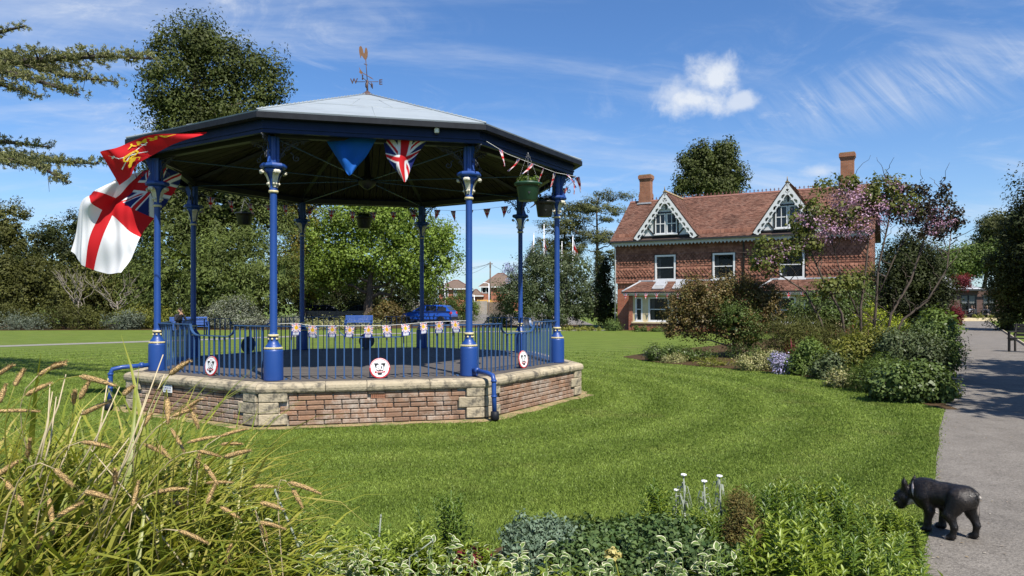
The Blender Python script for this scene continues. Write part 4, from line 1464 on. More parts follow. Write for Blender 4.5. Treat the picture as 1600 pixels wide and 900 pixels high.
M['backboard'] = pmat('sign_back', (0.05, 0.055, 0.075), (0.075, 0.08, 0.10), 8, 0.6)
for k, px, lab in ((7, 330, 'round red and white anniversary sign on the left face of the bandstand rail'), (0, 593.5, 'round red and white anniversary sign in the middle of the front rail'), (1, 817.5, 'round red and white anniversary sign on the right face of the bandstand rail')):
    m, L_ = face_frame(k, RC + 0.06, DECK + 0.0)
    kx = (px - 800) / FPX
    a, x = m.translation, Vector((m[0][0], m[1][0], 0))
    s_ = (kx * a.y - a.x) / (x.x - kx * x.y)
    p = a + x * s_; p.z = DECK + 0.002
    round_sign(p, math.atan2(x.y, x.x), -0.10, lab, 'round signs against the bandstand rail')
for k, px, lab, rr in ((5, 388, 'dark back of a round sign leaning on the far left rail', 0.142), (4, 573, 'dark back of a round sign leaning on the far middle rail', .142)):
    m, L_ = face_frame(k, RC + 0.08, DECK)
    kx = (px - 800) / FPX
    a, x = m.translation, Vector((m[0][0], m[1][0], 0))
    s_ = (kx * a.y - a.x) / (x.x - kx * x.y)
    p = a + x * s_; p.z = DECK + 0.002
    round_sign(p, math.atan2(x.y, x.x), -0.08, lab, 'round signs seen from behind', False, rr * 1.25)

# --- hanging baskets
M['greenpot'] = pmat('green_plastic', (0.018, 0.060, 0.032), (0.028, 0.075, 0.042), 6, 0.42, 0.05, c3=(0.05, 0.075, 0.05), s3=7, t3=(.58, .75))
M['blackpot'] = pmat('black_plastic', (0.012, 0.013, 0.014), (0.02, 0.02, 0.02), 6, 0.45)
M['petleaf'] = leafmat('basket_leaves', [(0.05, 0.09, 0.02), (0.09, 0.15, 0.03), (0.14, 0.18, 0.04)])
M['darkleaf'] = leafmat('basket_leaves_dark', [(0.02, 0.035, 0.012), (0.04, 0.06, 0.02)])
M['paleflower'] = leafmat('pale_petals', [(0.5, 0.48, 0.6), (0.65, 0.6, 0.75)], 0.2)
for (px, py, ptop, d, w, mat, lm, lab, fl) in ((825, 286, 258, 10.55, 0.19, 'greenpot', 'petleaf', 'green plastic hanging basket on chains under the right eave', 0),
                                          (851, 315, 285, 12.35, 0.17, 'blackpot', 'darkleaf', 'black hanging basket with pale flowers half behind the right column', 14),
                                          (382, 333, 312, 15.6, 0.19, 'blackpot', 'darkleaf', 'dark hanging basket under the back left eave', 0),
                                          (569, 339, 318, 16.35, 0.19, 'blackpot', 'darkleaf', 'dark hanging basket under the middle of the back eave', 0)):
    c = at(px, py, d)
    hk = max(at(px, ptop, d).z, 3.86) - c.z
    b = thing('hanging_basket', lab, 'hanging basket', c, 0, 'hanging baskets under the eave')
    t = MB(); t.lathe([(w * .70, -.265), (w * .73, -.26), (w * .90, -.05), (w * .92, -.045), (w * 1.08, -.03), (w * 1.10, -.005), (w * 1.02, 0.004), (w * .92, -.012), (w * .86, -.04)], 28)
    link('pot', t.mesh('pot', M[mat]), b)
    t = MB(); t.lathe([(w * .9, -.06), (w * .92, -.04), (w * .9, -.03)], 20); link('soil', t.mesh('soil', M['soil']), b)
    t = MB(); t.prism([(-.022, -.15), (.022, -.15), (0, -.185)], 0.004, Matrix.Translation((0.015, -w * .83 - .006, 0)) ); link('drain_mark', t.mesh('drain_mark', M['blackp']), b)
    for q in range(3):
        a = q * 2 * PI / 3 + 0.5
        e = Vector((w * 1.02 * math.cos(a), w * 1.02 * math.sin(a), 0)); top = Vector((0, 0, hk))
        t = MB(); n = 16
        for i in range(n):
            p0, p1 = e.lerp(top, i / n), e.lerp(top, (i + .8) / n)
            t.tube([p0, p1], 0.0035 if i % 2 else 0.0022, 5)
        link('chain', t.mesh('chain', M['chain']), b)
    me = crown_mesh('plant', [(0, 0, 0.02, w * .8, w * .8, 0.075)], M[lm], 45, 9, 0.045, int(px), 0.05, 0.5, 0.3); link('plant', me, b)
    if fl:
        me = crown_mesh('flowers', [(0, 0, 0.06, w * .8, w * .8, 0.06)], M['paleflower'], fl, 8, 0.035, 5, 0.025, 0.8, 0.8); link('flowers', me, b)

# --- the small white floodlight on the fascia
m, L_ = face_frame(0, RE - 0.12, ZE - 0.12)
kx = (683 - 800) / FPX; a, x = m.translation, Vector((m[0][0], m[1][0], 0)); s_ = (kx * a.y - a.x) / (x.x - kx * x.y)
p = a + x * s_
fl_ = thing('floodlight', 'small white spotlight fixed to the blue fascia', 'spotlight', p)
t = MB(); t.lathe([(0.02, -.045), (0.032, -.04), (0.036, 0.0), (0.030, .04), (0.012, .05)], 12, (0, -.05, 0)); link('lamp_head', t.mesh('lamp_head', M['whitep']), fl_)
t = MB(); t.tube([(0, 0.03, .06), (0, -.05, .045)], 0.008, 6); t.lathe([(0.02, 0), (0.024, .012), (0.02, .02)], 10, (0, -.05, -.065)); link('lamp_bracket', t.mesh('lamp_bracket', M['iron']), fl_)

# --- white information plate on the left face of the plinth
m, L_ = face_frame(7, RP - 0.09)
kx = (266.5 - 800) / FPX; a, x = m.translation, Vector((m[0][0], m[1][0], 0)); s_ = (kx * a.y - a.x) / (x.x - kx * x.y)
p = a + x * s_; y_ = Vector((m[0][1], m[1][1], 0)); p -= y_ * 0.045; p.z = EYE - (606 - HOR) / FPX * p.y
pl = thing('wall_plate', 'small white plate with blue lettering on the left face of the brick plinth', 'sign', p, math.atan2(x.y, x.x))
t = MB(); t.box((0, 0, 0), (0.215, 0.008, 0.135), 0, 0, None, .003); link('plate', t.mesh('plate', M['whitep']), pl)
for i, tx in enumerate(('PLEASE DO NOT', 'CLIMB ON THE', 'BANDSTAND')):
    me = text_mesh(tx, 0.027); me.materials.append(M['navyp']); me.transform(Matrix.Translation((0, -.007, .036 - i * .036)) @ Matrix.Rotation(PI / 2, 4, 'X')); link('lettering', me, pl)

# --- bunting
def pennant_mesh(w, h, design, seed, tri=True, curl=0.3):
    rg_ = random.Random(seed)
    a, b = rg_.uniform(-1, 1), rg_.uniform(-1, 1)
    def s(u, v):
        x = (u - .5) * w * ((1 - v) if tri else 1)
        return Vector((x + a * .12 * h * v * v, curl * h * (v ** 1.5) * (0.4 + 0.3 * b) + 0.04 * h * math.sin(6 * u + 3 * v + seed), -v * h * (1 - 0.12 * abs(b) * curl)))
    return print_grid('pennant', s, 12, 14, design, M['cloth'], ss=2)


def ve_flag(u, v):
    if v > .70:
        if .76 < v < .88 and .18 < u < .82 and (int(u * 22) % 3): return WHT
        if .90 < v < .95 and .2 < u < .8: return WHT * .8
        return NAVY * 1.4
    x, y = u - .5, (v - .36) * 1.1
    r = math.hypot(x, y)
    if r < .20: return YEL if (math.atan2(y, x) * 3 % 2) < 1.5 or r < .1 else RED * .9
    if abs(x) < .05 and y < 0: return RED
    k = (math.atan2(y, x) / (2 * PI) * 8 + 8.5) % 1
    if r > .22 and k < .22: return RED
    if r > .30 and .42 < k < .75: return NAVY * 1.4
    return WHT


UJT = lambda u, v: union_jack(.15 + .7 * u, .05 + .9 * v)


def rig(name, label, pts, n, meshes, group=None, flags=None, rots=None):
    """bunting hung along PTS (Vectors): cord plus N pennants"""
    o = pts[0]
    t = thing(name, label, 'bunting', o, 0, group)
    seg = [0]
    for p, q in zip(pts, pts[1:]): seg.append(seg[-1] + (q - p).length)
    def along(s):
        s *= seg[-1]
        for i in range(len(pts) - 1):
            if s <= seg[i + 1] + 1e-9:
                return pts[i].lerp(pts[i + 1], (s - seg[i]) / max(1e-9, seg[i + 1] - seg[i])), (pts[i + 1] - pts[i]).normalized()
        return pts[-1], (pts[-1] - pts[-2]).normalized()
    mb = MB(); mb.tube([p - o for p in pts], 0.0035, 5); link('cord', mb.mesh('cord', M['cord']), t)
    for i in range(n):
        s = flags[i] if flags else (i + .5) / n
        p, tn = along(s)
        a = math.atan2(tn.y, tn.x)
        rx, rz = rots[i] if rots else (0.0, 0.0)
        link('pennant', meshes[i % len(meshes)], t, p - o, (rx, -math.asin(max(-1, min(1, tn.z))), a + rz))
    return t


# ten little rectangular flags along the front rail
m, L_ = face_frame(0, RC + 0.05, 0)
def on_front(px, py):
    kx = (px - 800) / FPX; a, x = m.translation, Vector((m[0][0], m[1][0], 0)); s_ = (kx * a.y - a.x) / (x.x - kx * x.y)
    p = a + x * s_; p.z = EYE - (py - HOR) / FPX * p.y
    return p
ve = [pennant_mesh(0.115, 0.165, ve_flag, s, False, c) for s, c in ((1, .05), (2, .35), (3, .1), (4, .6))]
fx = [463, 489.5, 519, 547.5, 576.5, 604.5, 633, 661, 685.5, 711]
strp = [on_front(x_, y_) for x_, y_ in ((434, 506), (463, 505), (489, 509), (519, 508.5), (547, 509.5), (576, 509), (604, 508.5), (633, 506.5), (661, 504), (686, 502.5), (711, 501.5), (728, 501))]
tot_ = [0]
for p, q in zip(strp, strp[1:]): tot_.append(tot_[-1] + (q - p).length)
rig('bunting', 'string of ten small red, white and blue flags along the front rail', strp, 10, ve, None, [tot_[i + 1] / tot_[-1] for i in range(10)], [(0, .1), (-.1, -.2), (0.1, -.3), (0, 0.05), (0, 0), (-.25, .1), (-.3, .2), (-.2, .5), (0, -.4), (-.2, .1)])
uj = [pennant_mesh(0.17, 0.26, UJT, s, True, c) for s, c in ((1, .2), (2, .5), (3, .8), (4, .4))]
e = lambda k, t_, z: (corner(k, RE - .03, z).lerp(corner(k + 1, RE - .03, z), t_))
# right eave, flags blown out
pts = [e(1, 0.02, 3.88), e(1, .2, 3.80), e(1, .45, 3.78), e(1, .7, 3.76), e(1, .9, 3.80), e(2, 0.02, 3.82)]
rig('bunting', 'union pennants blown out along the right eave of the bandstand', pts, 7, uj, 'union pennant bunting round the eave', [.13, .30, .43, .55, .68, .83, .97],
    [(-.4, 0.2), (.4, .9), (.5, 1.1), (.3, .6), (.2, .8), (-.9, .3), (-.6, .9)])
for k, lab in ((2, 'union pennants under the far right eave beside the black basket'), (3, 'union pennants in the shade under the back right eave'), (4, 'union pennants in the shade under the back middle eave'), (5, 'union pennants in the shade under the back left eave'), (6, 'union pennants under the far left eave near the white flag')):
    pts = [e(k, .03, 3.84), e(k, .25, 3.76), e(k, .5, 3.73), e(k, .75, 3.76), e(k, .97, 3.84)]
    rig('bunting', lab, pts, 6, uj, 'union pennant bunting round the eave', None, [(random.Random(k * 9 + i).uniform(-.3, .5), random.Random(k * 7 + i).uniform(-.5, .5)) for i in range(6)])
# ================================================================== the house
HA = Vector((6.48, 43.5, 0)); HANG = math.atan2(-6.8, 11.9); HL, HD = 13.75, 6.4
M['redbrick'] = None
def mat_brickwall(name, c1, c2, mortar, scale=1.0):
    m, nt, b = new_mat(name)
    N, L = nt.nodes, nt.links
    setin(b, Roughness=0.9); b.inputs['Specular IOR Level'].default_value = 0.2
    tc = N.new('ShaderNodeTexCoord')
    sp = N.new('ShaderNodeSeparateXYZ'); L.new(tc.outputs['Object'], sp.inputs[0])
    ad = N.new('ShaderNodeMath'); ad.operation = 'ADD'; L.new(sp.outputs[0], ad.inputs[0]); L.new(sp.outputs[1], ad.inputs[1])
    cb = N.new('ShaderNodeCombineXYZ'); L.new(ad.outputs[0], cb.inputs[0]); L.new(sp.outputs[2], cb.inputs[1])
    br = N.new('ShaderNodeTexBrick')
    br.inputs['Scale'].default_value = scale; br.inputs['Brick Width'].default_value = .225; br.inputs['Row Height'].default_value = .075; br.inputs['Mortar Size'].default_value = .009
    br.inputs['Color1'].default_value = rgba(c1); br.inputs['Color2'].default_value = rgba(c2); br.inputs['Mortar'].default_value = rgba(mortar)
    L.new(cb.outputs[0], br.inputs['Vector'])
    no = N.new('ShaderNodeTexNoise'); no.inputs['Scale'].default_value = 2.5; no.inputs['Detail'].default_value = 8
    L.new(tc.outputs['Object'], no.inputs['Vector'])
    h = N.new('ShaderNodeHueSaturation'); mr = N.new('ShaderNodeMapRange'); mr.inputs['To Min'].default_value = .7; mr.inputs['To Max'].default_value = 1.3
    L.new(no.outputs['Fac'], mr.inputs['Value']); L.new(mr.outputs[0], h.inputs['Value']); L.new(br.outputs['Color'], h.inputs['Color'])
    L.new(h.outputs[0], b.inputs['Base Color'])
    bp = N.new('ShaderNodeBump'); bp.inputs['Strength'].default_value = .6; bp.inputs['Distance'].default_value = .01; bp.invert = True
    L.new(br.outputs['Fac'], bp.inputs['Height']); L.new(bp.outputs[0], b.inputs['Normal'])
    return m


M['redbrick'] = mat_brickwall('red_brick_wall', (0.30, 0.085, 0.045), (0.36, 0.115, 0.06), (0.30, 0.22, 0.17))
M['chimbrick'] = mat_brickwall('chimney_brick', (0.24, 0.095, 0.052), (0.31, 0.13, 0.07), (0.26, 0.19, 0.14))
M['tile'] = leafmat('roof_tiles', [(0.098, 0.046, 0.033), (0.150, 0.071, 0.049), (0.185, 0.093, 0.065), (0.165, 0.092, 0.068)], 0, 0.85, 0.25, 0.9, 0.25)
M['wtile'] = leafmat('wall_tiles', [(0.145, 0.062, 0.040), (0.215, 0.092, 0.060), (0.275, 0.130, 0.086)], 0, 0.85, 0.15, 0.8, 0.25)
M['under'] = pmat('batten_dark', (0.05, 0.032, 0.025), (0.07, 0.045, 0.035), 6, 0.9)
M['whitew'] = pmat('white_joinery', (0.60, 0.60, 0.59), (0.68, 0.68, 0.67), 9, 0.45, 0.05, c3=(0.55, 0.55, 0.53), s3=3, t3=(.6, .8))
M['timber'] = pmat('black_timber', (0.012, 0.012, 0.013), (0.025, 0.024, 0.023), 9, 0.6)
M['creamw'] = pmat('cream_render', (0.52, 0.42, 0.24), (0.62, 0.52, 0.32), 3, 0.85, 0.2)
M['lead'] = pmat('lead_sheet', (0.30, 0.31, 0.33), (0.40, 0.41, 0.43), 6, 0.5)
M['ridge'] = pmat('ridge_tile', (0.16, 0.07, 0.05), (0.22, 0.10, 0.075), 12, 0.85, 0.3)
M['moss'] = pmat('mossy_ridge', (0.20, 0.15, 0.07), (0.28, 0.20, 0.10), 12, 0.9, 0.5)
M['room'] = pmat('dark_room', (0.012, 0.012, 0.014), (0.03, 0.03, 0.03), 1.5, 0.9)
M['curtain'] = pmat('pale_curtain', (0.22, 0.22, 0.22), (0.3, 0.3, 0.3), 5, 0.8)
def mat_glass():
    m, nt, b = new_mat('window_glass')
    setin(b, Roughness=0.04); b.inputs['Base Color'].default_value = (0.01, 0.012, 0.014, 1)
    N, L = nt.nodes, nt.links
    g = N.new('ShaderNodeBsdfTransparent'); g.inputs[0].default_value = (.75, .78, .78, 1)
    ms = N.new('ShaderNodeMixShader'); ms.inputs[0].default_value = .55
    L.new(b.outputs[0], ms.inputs[1]); L.new(g.outputs[0], ms.inputs[2]); L.new(ms.outputs[0], N['Material Output'].inputs['Surface'])
    return m
M['glass'] = mat_glass()

H = thing('brick_house', 'two-storey red house with tile-hung upper walls and two white gabled dormers', 'house', HA, HANG)
EAV, RID = 5.63, 8.19
WIN = [(2.39, 3.64, 2.95, 4.45), (5.80, 7.05, 2.95, 4.45), (9.45, 10.7, 2.95, 4.45)]
# shell with window openings in the front
def wall_with_holes(mb, x0, x1, z0, z1, y, holes, t=0.25, mi=0):
    xs = sorted({x0, x1, *[h[0] for h in holes], *[h[1] for h in holes]})
    zs = sorted({z0, z1, *[h[2] for h in holes], *[h[3] for h in holes]})
    for a, b in zip(xs, xs[1:]):
        for c, d in zip(zs, zs[1:]):
            cx, cz = (a + b) / 2, (c + d) / 2
            if any(h[0] < cx < h[1] and h[2] < cz < h[3] for h in holes): continue
            mb.add([(a, y, c), (b, y, c), (b, y, d), (a, y, d)], [(0, 1, 2, 3)], mi)
    for h in holes:
        for q in (((h[0], h[2]), (h[1], h[2])), ((h[1], h[2]), (h[1], h[3])), ((h[1], h[3]), (h[0], h[3])), ((h[0], h[3]), (h[0], h[2]))):
            (ax, az), (bx, bz) = q
            mb.add([(ax, y, az), (bx, y, bz), (bx, y + t, bz), (ax, y + t, az)], [(0, 1, 2, 3)], mi)


mb = MB()
wall_with_holes(mb, 0, HL, 0, 2.85, 0, [])
mb.add([(0, 0, 0), (0, HD, 0), (0, HD, EAV), (0, HD / 2, RID - .1), (0, 0, EAV)], [(0, 1, 2, 3, 4)])
mb.add([(HL, 0, 0), (HL, HD, 0), (HL, HD, EAV), (HL, HD / 2, RID - .1), (HL, 0, EAV)], [(0, 1, 2, 3, 4)])
mb.add([(0, HD, 0), (HL, HD, 0), (HL, HD, EAV), (0, HD, EAV)], [(0, 1, 2, 3)])
link('wall', mb.mesh('wall', M['redbrick']), H)
mb = MB(); wall_with_holes(mb, -.03, HL + .03, 2.80, EAV, -.03, WIN)
link('upper_wall', mb.mesh('upper_wall', M['under']), H)
# tile hanging: rows of plain and fish-scale tiles
V, F = [], []
rg = random.Random(4)
tw, ex = 0.205, 0.122
row = 0
V5, rows = [], int((EAV - 2.82) / ex) + 1
mbt = MB()
for r_ in range(rows):
    z = 2.80 + r_ * ex
    band = r_ % 7
    scale = band in (3, 4, 5, 6) and r_ > 2
    out0 = 0.055 + max(0, (2 - r_)) * 0.03
    for i in range(-1, int(HL / tw) + 2):
        x = i * tw + (tw / 2 if r_ % 2 else 0)
        a, b = x + .011, x + tw - .011
        if b < -.05 or a > HL + .05: continue
        if any(h[0] - .09 < (a + b) / 2 < h[1] + .09 and h[2] - .1 < z + ex / 2 < h[3] + .05 for h in WIN): continue
        zt = z + ex * 1.75
        yo, yt = -out0 - (.045 if scale else .010) - rg.uniform(0, .014), -.036
        if scale:
            pts = [(a, yt, zt), (a, yo + .008, z + .075), (a + .035, yo, z + .02), ((a + b) / 2, yo, z - .018), (b - .035, yo, z + .02), (b, yo + .008, z + .075), (b, yt, zt)]
        else:
            pts = [(a, yt, zt), (a, yo, z), (b, yo, z), (b, yt, zt)]
        n = len(pts)
        lo = [(p[0], p[1] + .03, p[2]) for p in pts[1:-1]]
        vs = pts + lo
        fs = [tuple(range(n))] + [(j + 1, n + j, n + j + 1, j + 2) for j in range(n - 3)]
        mbt.add(vs, fs)
o = link('hung_tiles', mbt.mesh('hung_tiles', M['wtile']), H, None, None, 'stuff')
# side tiles of the right end stay a plain sheet of courses
mbt = MB()
for side, xx in ((-1, -.03), (1, HL + .03)):
    for r_ in range(rows + 26):
        z = 2.80 + r_ * ex
        for i in range(int(HD / .33)):
            y0 = i * .33 + (.165 if r_ % 2 else 0); y1 = y0 + .32
            ym = (y0 + y1) / 2
            lim = EAV + (RID - EAV) * (1 - abs(ym - HD / 2) / (HD / 2)) - .05
            if z + ex > lim: continue
            mbt.add([(xx + side * .01, y0, z + ex * 1.7), (xx + side * .035, y0, z), (xx + side * .035, y1, z), (xx + side * .01, y1, z + ex * 1.7)], [(0, 1, 2, 3)])
link('side_tiles', mbt.mesh('side_tiles', M['wtile']), H, None, None, 'stuff')

# roof slopes
OV = 0.42
zE = EAV - OV * (RID - EAV) / (HD / 2)
sl_len = math.hypot(HD / 2 + OV, RID - zE)
mb = MB()
mb.add([(-.35, -OV, zE), (HL + .35, -OV, zE), (HL + .35, HD / 2, RID), (-.35, HD / 2, RID), (-.35, HD + OV, zE), (HL + .35, HD + OV, zE)], [(0, 1, 2, 3), (3, 2, 5, 4)])
mb.add([(-.35, -OV, zE - .1), (HL + .35, -OV, zE - .1), (HL + .35, HD / 2, RID - .1), (-.35, HD / 2, RID - .1), (-.35, HD + OV, zE - .1), (HL + .35, HD + OV, zE - .1)], [(3, 2, 1, 0), (4, 5, 2, 3)])
roof = link('roof', mb.mesh('roof', M['under']), H)
DORM = [(3.13, 1.92), (9.90, 1.80)]
def roof_tiles(mb, O, U, S, N_, L_, H_, skip=None, w=.166, ex=.105, seed=0):
    """tile courses over a slope: origin O, along U, up slope S, normal N_"""
    r2 = random.Random(seed)
    for r_ in range(int(H_ / ex)):
        s = r_ * ex
        i = 0; x = -(w / 2 if r_ % 2 else 0)
        while x < L_:
            a, b = max(0, x + .003), min(L_, x + w - .003)
            x += w
            if b - a < .03: continue
            if skip and skip((a + b) / 2, s): continue
            k = .018 + r2.uniform(0, .016)
            top = min(H_, s + ex * 1.4)
            p = [O + U * a + S * s + N_ * k, O + U * b + S * s + N_ * (k + r2.uniform(-.004, .004)), O + U * b + S * top + N_ * .004, O + U * a + S * top + N_ * .004]
            mb.add(p + [O + U * a + S * s, O + U * b + S * s], [(0, 1, 2, 3), (4, 5, 1, 0)])


U = Vector((1, 0, 0)); S = Vector((0, HD / 2 + OV, RID - zE)).normalized(); Nn_ = U.cross(S)
def in_dormer(x, s):
    z = zE + S.z * s
    return any(abs(x - .35 - c) < hw * (8.16 - z) / (8.16 - 5.55) - .05 for c, hw in DORM)
mbt = MB(); roof_tiles(mbt, Vector((-.35, -OV, zE)), U, S, Nn_, HL + .7, sl_len, in_dormer)
link('roof_tiles', mbt.mesh('roof_tiles', M['tile']), roof, None, None, 'stuff')
mbt = MB(); roof_tiles(mbt, Vector((HL + .35, HD + OV, zE)), -U, Vector((0, -S.y, S.z)), Vector((0, -Nn_.y, Nn_.z)), HL + .7, sl_len, None, .5, .2)
link('rear_roof_tiles', mbt.mesh('rear_roof_tiles', M['tile']), roof, None, None, 'stuff')
# crested ridge
for i in range(31):
    x = -.35 + i * (HL + .7) / 31
    mb = MB(); w = (HL + .7) / 31 - .01
    mb.add([(0, -.13, -.07), (w, -.13, -.07), (w, 0, .05), (0, 0, .05), (0, .13, -.07), (w, .13, -.07)], [(0, 1, 2, 3), (3, 2, 5, 4)])
    for q in (.12, .36):
        mb.box((q, 0, .10), (.035, .03, .12)); mb.box((q, 0, .135), (.10, .03, .035)); mb.box((q, 0, .185), (.03, .03, .05))
    if i == 0: ridge_me = mb.mesh('ridge_tile', M['ridge'])
    link('ridge_tile', ridge_me, roof, (x, HD / 2, RID + .02))
# eaves: gutter and toothed valance
mb = MB(); mb.box((HL / 2, -OV - .05, zE + .0), (HL + .7, .13, .10)); link('gutter', mb.mesh('gutter', M['timber']), H)
mb = MB()
mb.box((HL / 2, -OV + .02, zE - .115), (HL + .5, .03, .13))
nt_ = int((HL + .5) / .21)
for i in range(nt_):
    x = -.25 + i * .21
    mb.prism([(x, zE - .18), (x + .21, zE - .18), (x + .155, zE - .235), (x + .105, zE - .30), (x + .055, zE - .235)], .028, Matrix.Translation((0, -OV + .006, 0)))
mb.box((HL / 2, (-OV + 0) / 2 + .03, zE - .05), (HL + .5, OV - .02, .02))
link('valance', mb.mesh('valance', pmat('valance_shaded_white', (.40, .40, .37), (.48, .48, .45), 5, .6)), H)  # white joinery colour greyed, the shade under the eave put into it
for x in (7.54, -.10):
    mb = MB(); mb.tube([(x, -.36, zE - .03), (x, -.13, zE - .4), (x, -.13, 0.0)], .045, 8)
    for z in (1.0, 2.6, 4.2): mb.box((x, -.10, z), (.13, .10, .05))
    link('drainpipe', mb.mesh('drainpipe', M['timber'] if x > 0 else M['whitew']), H)
# chimneys on the ridge
for (s, w, d_, top) in ((.72, .80, .62, 9.85), (12.55, .78, .6, 10.05)):
    mb = MB()
    z0 = 7.3
    mb.box((s, HD / 2, (z0 + 8.6) / 2), (w, d_, 8.6 - z0))
    mb.box((s, HD / 2, 8.64), (w - .02, d_ - .02, .08))
    mb.box((s, HD / 2, (8.68 + top - .4) / 2), (w - .10, d_ - .10, top - .4 - 8.68))
    for i, (e_, h_) in enumerate(((.02, .09), (.09, .09), (.16, .2))):
        z = top - .4 + (0, .09, .18)[i]
        mb.box((s, HD / 2, z + h_ / 2), (w - .10 + e_, d_ - .10 + e_, h_ + .002 * i))
    c = link('chimney', mb.mesh('chimney', M['chimbrick']), H)
    mb = MB(); mb.box((s, HD / 2 - d_ / 2 - .05, 8.02), (w + .12, .10, .10)); link('lead_flashing', mb.mesh('lead_flashing', M['lead']), c)
    mb = MB(); mb.box((s, HD / 2, top + .01), (w - .02, d_ - .02, .06)); link('chimney_cap', mb.mesh('chimney_cap', M['moss']), c)

# windows
def sash(name, x0, x1, z0, z1, y, cols=1, rows=2, fr=.075, parent=None, sill=True, mull=.05, curtain=None):
    w = MB()
    W, Hh = x1 - x0, z1 - z0
    w.box((x0 + fr / 2, y, (z0 + z1) / 2), (fr, .12, Hh)); w.box((x1 - fr / 2, y, (z0 + z1) / 2), (fr, .12, Hh))
    w.box(((x0 + x1) / 2, y, z1 - fr / 2), (W - 2 * fr, .118, fr)); w.box(((x0 + x1) / 2, y, z0 + fr / 2), (W - 2 * fr, .118, fr))
    for c in range(1, cols):
        w.box((x0 + fr + (W - 2 * fr) * c / cols, y + .01, (z0 + z1) / 2), (mull, .07, Hh - 2 * fr))
    for r_ in range(1, rows):
        w.box(((x0 + x1) / 2, y + .012, z0 + fr + (Hh - 2 * fr) * r_ / rows), (W - 2 * fr, .06, mull))
    f = link('window', w.mesh('window', M['whitew']), parent or H)
    for c in range(cols):
        for r_ in range(rows):
            a = x0 + fr + (W - 2 * fr) * c / cols; b = x0 + fr + (W - 2 * fr) * (c + 1) / cols
            e_ = z0 + fr + (Hh - 2 * fr) * r_ / rows; g = z0 + fr + (Hh - 2 * fr) * (r_ + 1) / rows
            q = MB(); tl = rg.uniform(-.004, .004)
            q.add([(a, y + .03, e_), (b, y + .03 + tl, e_), (b, y + .03 + tl, g), (a, y + .03, g)], [(0, 1, 2, 3)])
            link('pane', q.mesh('pane', M['glass']), f)
    if sill:
        q = MB(); q.box(((x0 + x1) / 2, y - .06, z0 - .045), (W + .16, .22, .085), 0, 0, None, .01); link('sill', q.mesh('sill', M['whitew']), f)
    q = MB()
    q.add([(x0, y + .9, z0), (x1, y + .9, z0), (x1, y + .9, z1), (x0, y + .9, z1)], [(0, 1, 2, 3)])
    q.add([(x0, y + .06, z0), (x0, y + .9, z0), (x0, y + .9, z1), (x0, y + .06, z1)], [(0, 1, 2, 3)])
    q.add([(x1, y + .06, z0), (x1, y + .9, z0), (x1, y + .9, z1), (x1, y + .06, z1)], [(0, 1, 2, 3)])
    q.add([(x0, y + .06, z0), (x1, y + .06, z0), (x1, y + .9, z0), (x0, y + .9, z0)], [(0, 1, 2, 3)])
    q.add([(x0, y + .06, z1), (x1, y + .06, z1), (x1, y + .9, z1), (x0, y + .9, z1)], [(0, 1, 2, 3)])
    link('room', q.mesh('room', M['room']), f)
    if curtain:
        q = MB()
        for (a, b) in curtain:
            n = 10
            vs = []
            for i in range(n + 1):
                xx = a + (b - a) * i / n
                vs += [(xx, y + .16 + .02 * math.sin(i * 2.3), z0 + .08), (xx, y + .16 + .02 * math.sin(i * 2.3), z1 - .08)]
            q.add(vs, [(2 * i, 2 * i + 2, 2 * i + 3, 2 * i + 1) for i in range(n)])
        link('curtain', q.mesh('curtain', M['curtain']), f)
    return f


for (a, b, c, d) in WIN:
    sash('window', a, b, c, d, .0, 1, 2, .10, curtain=[(a + .12, a + .30)])
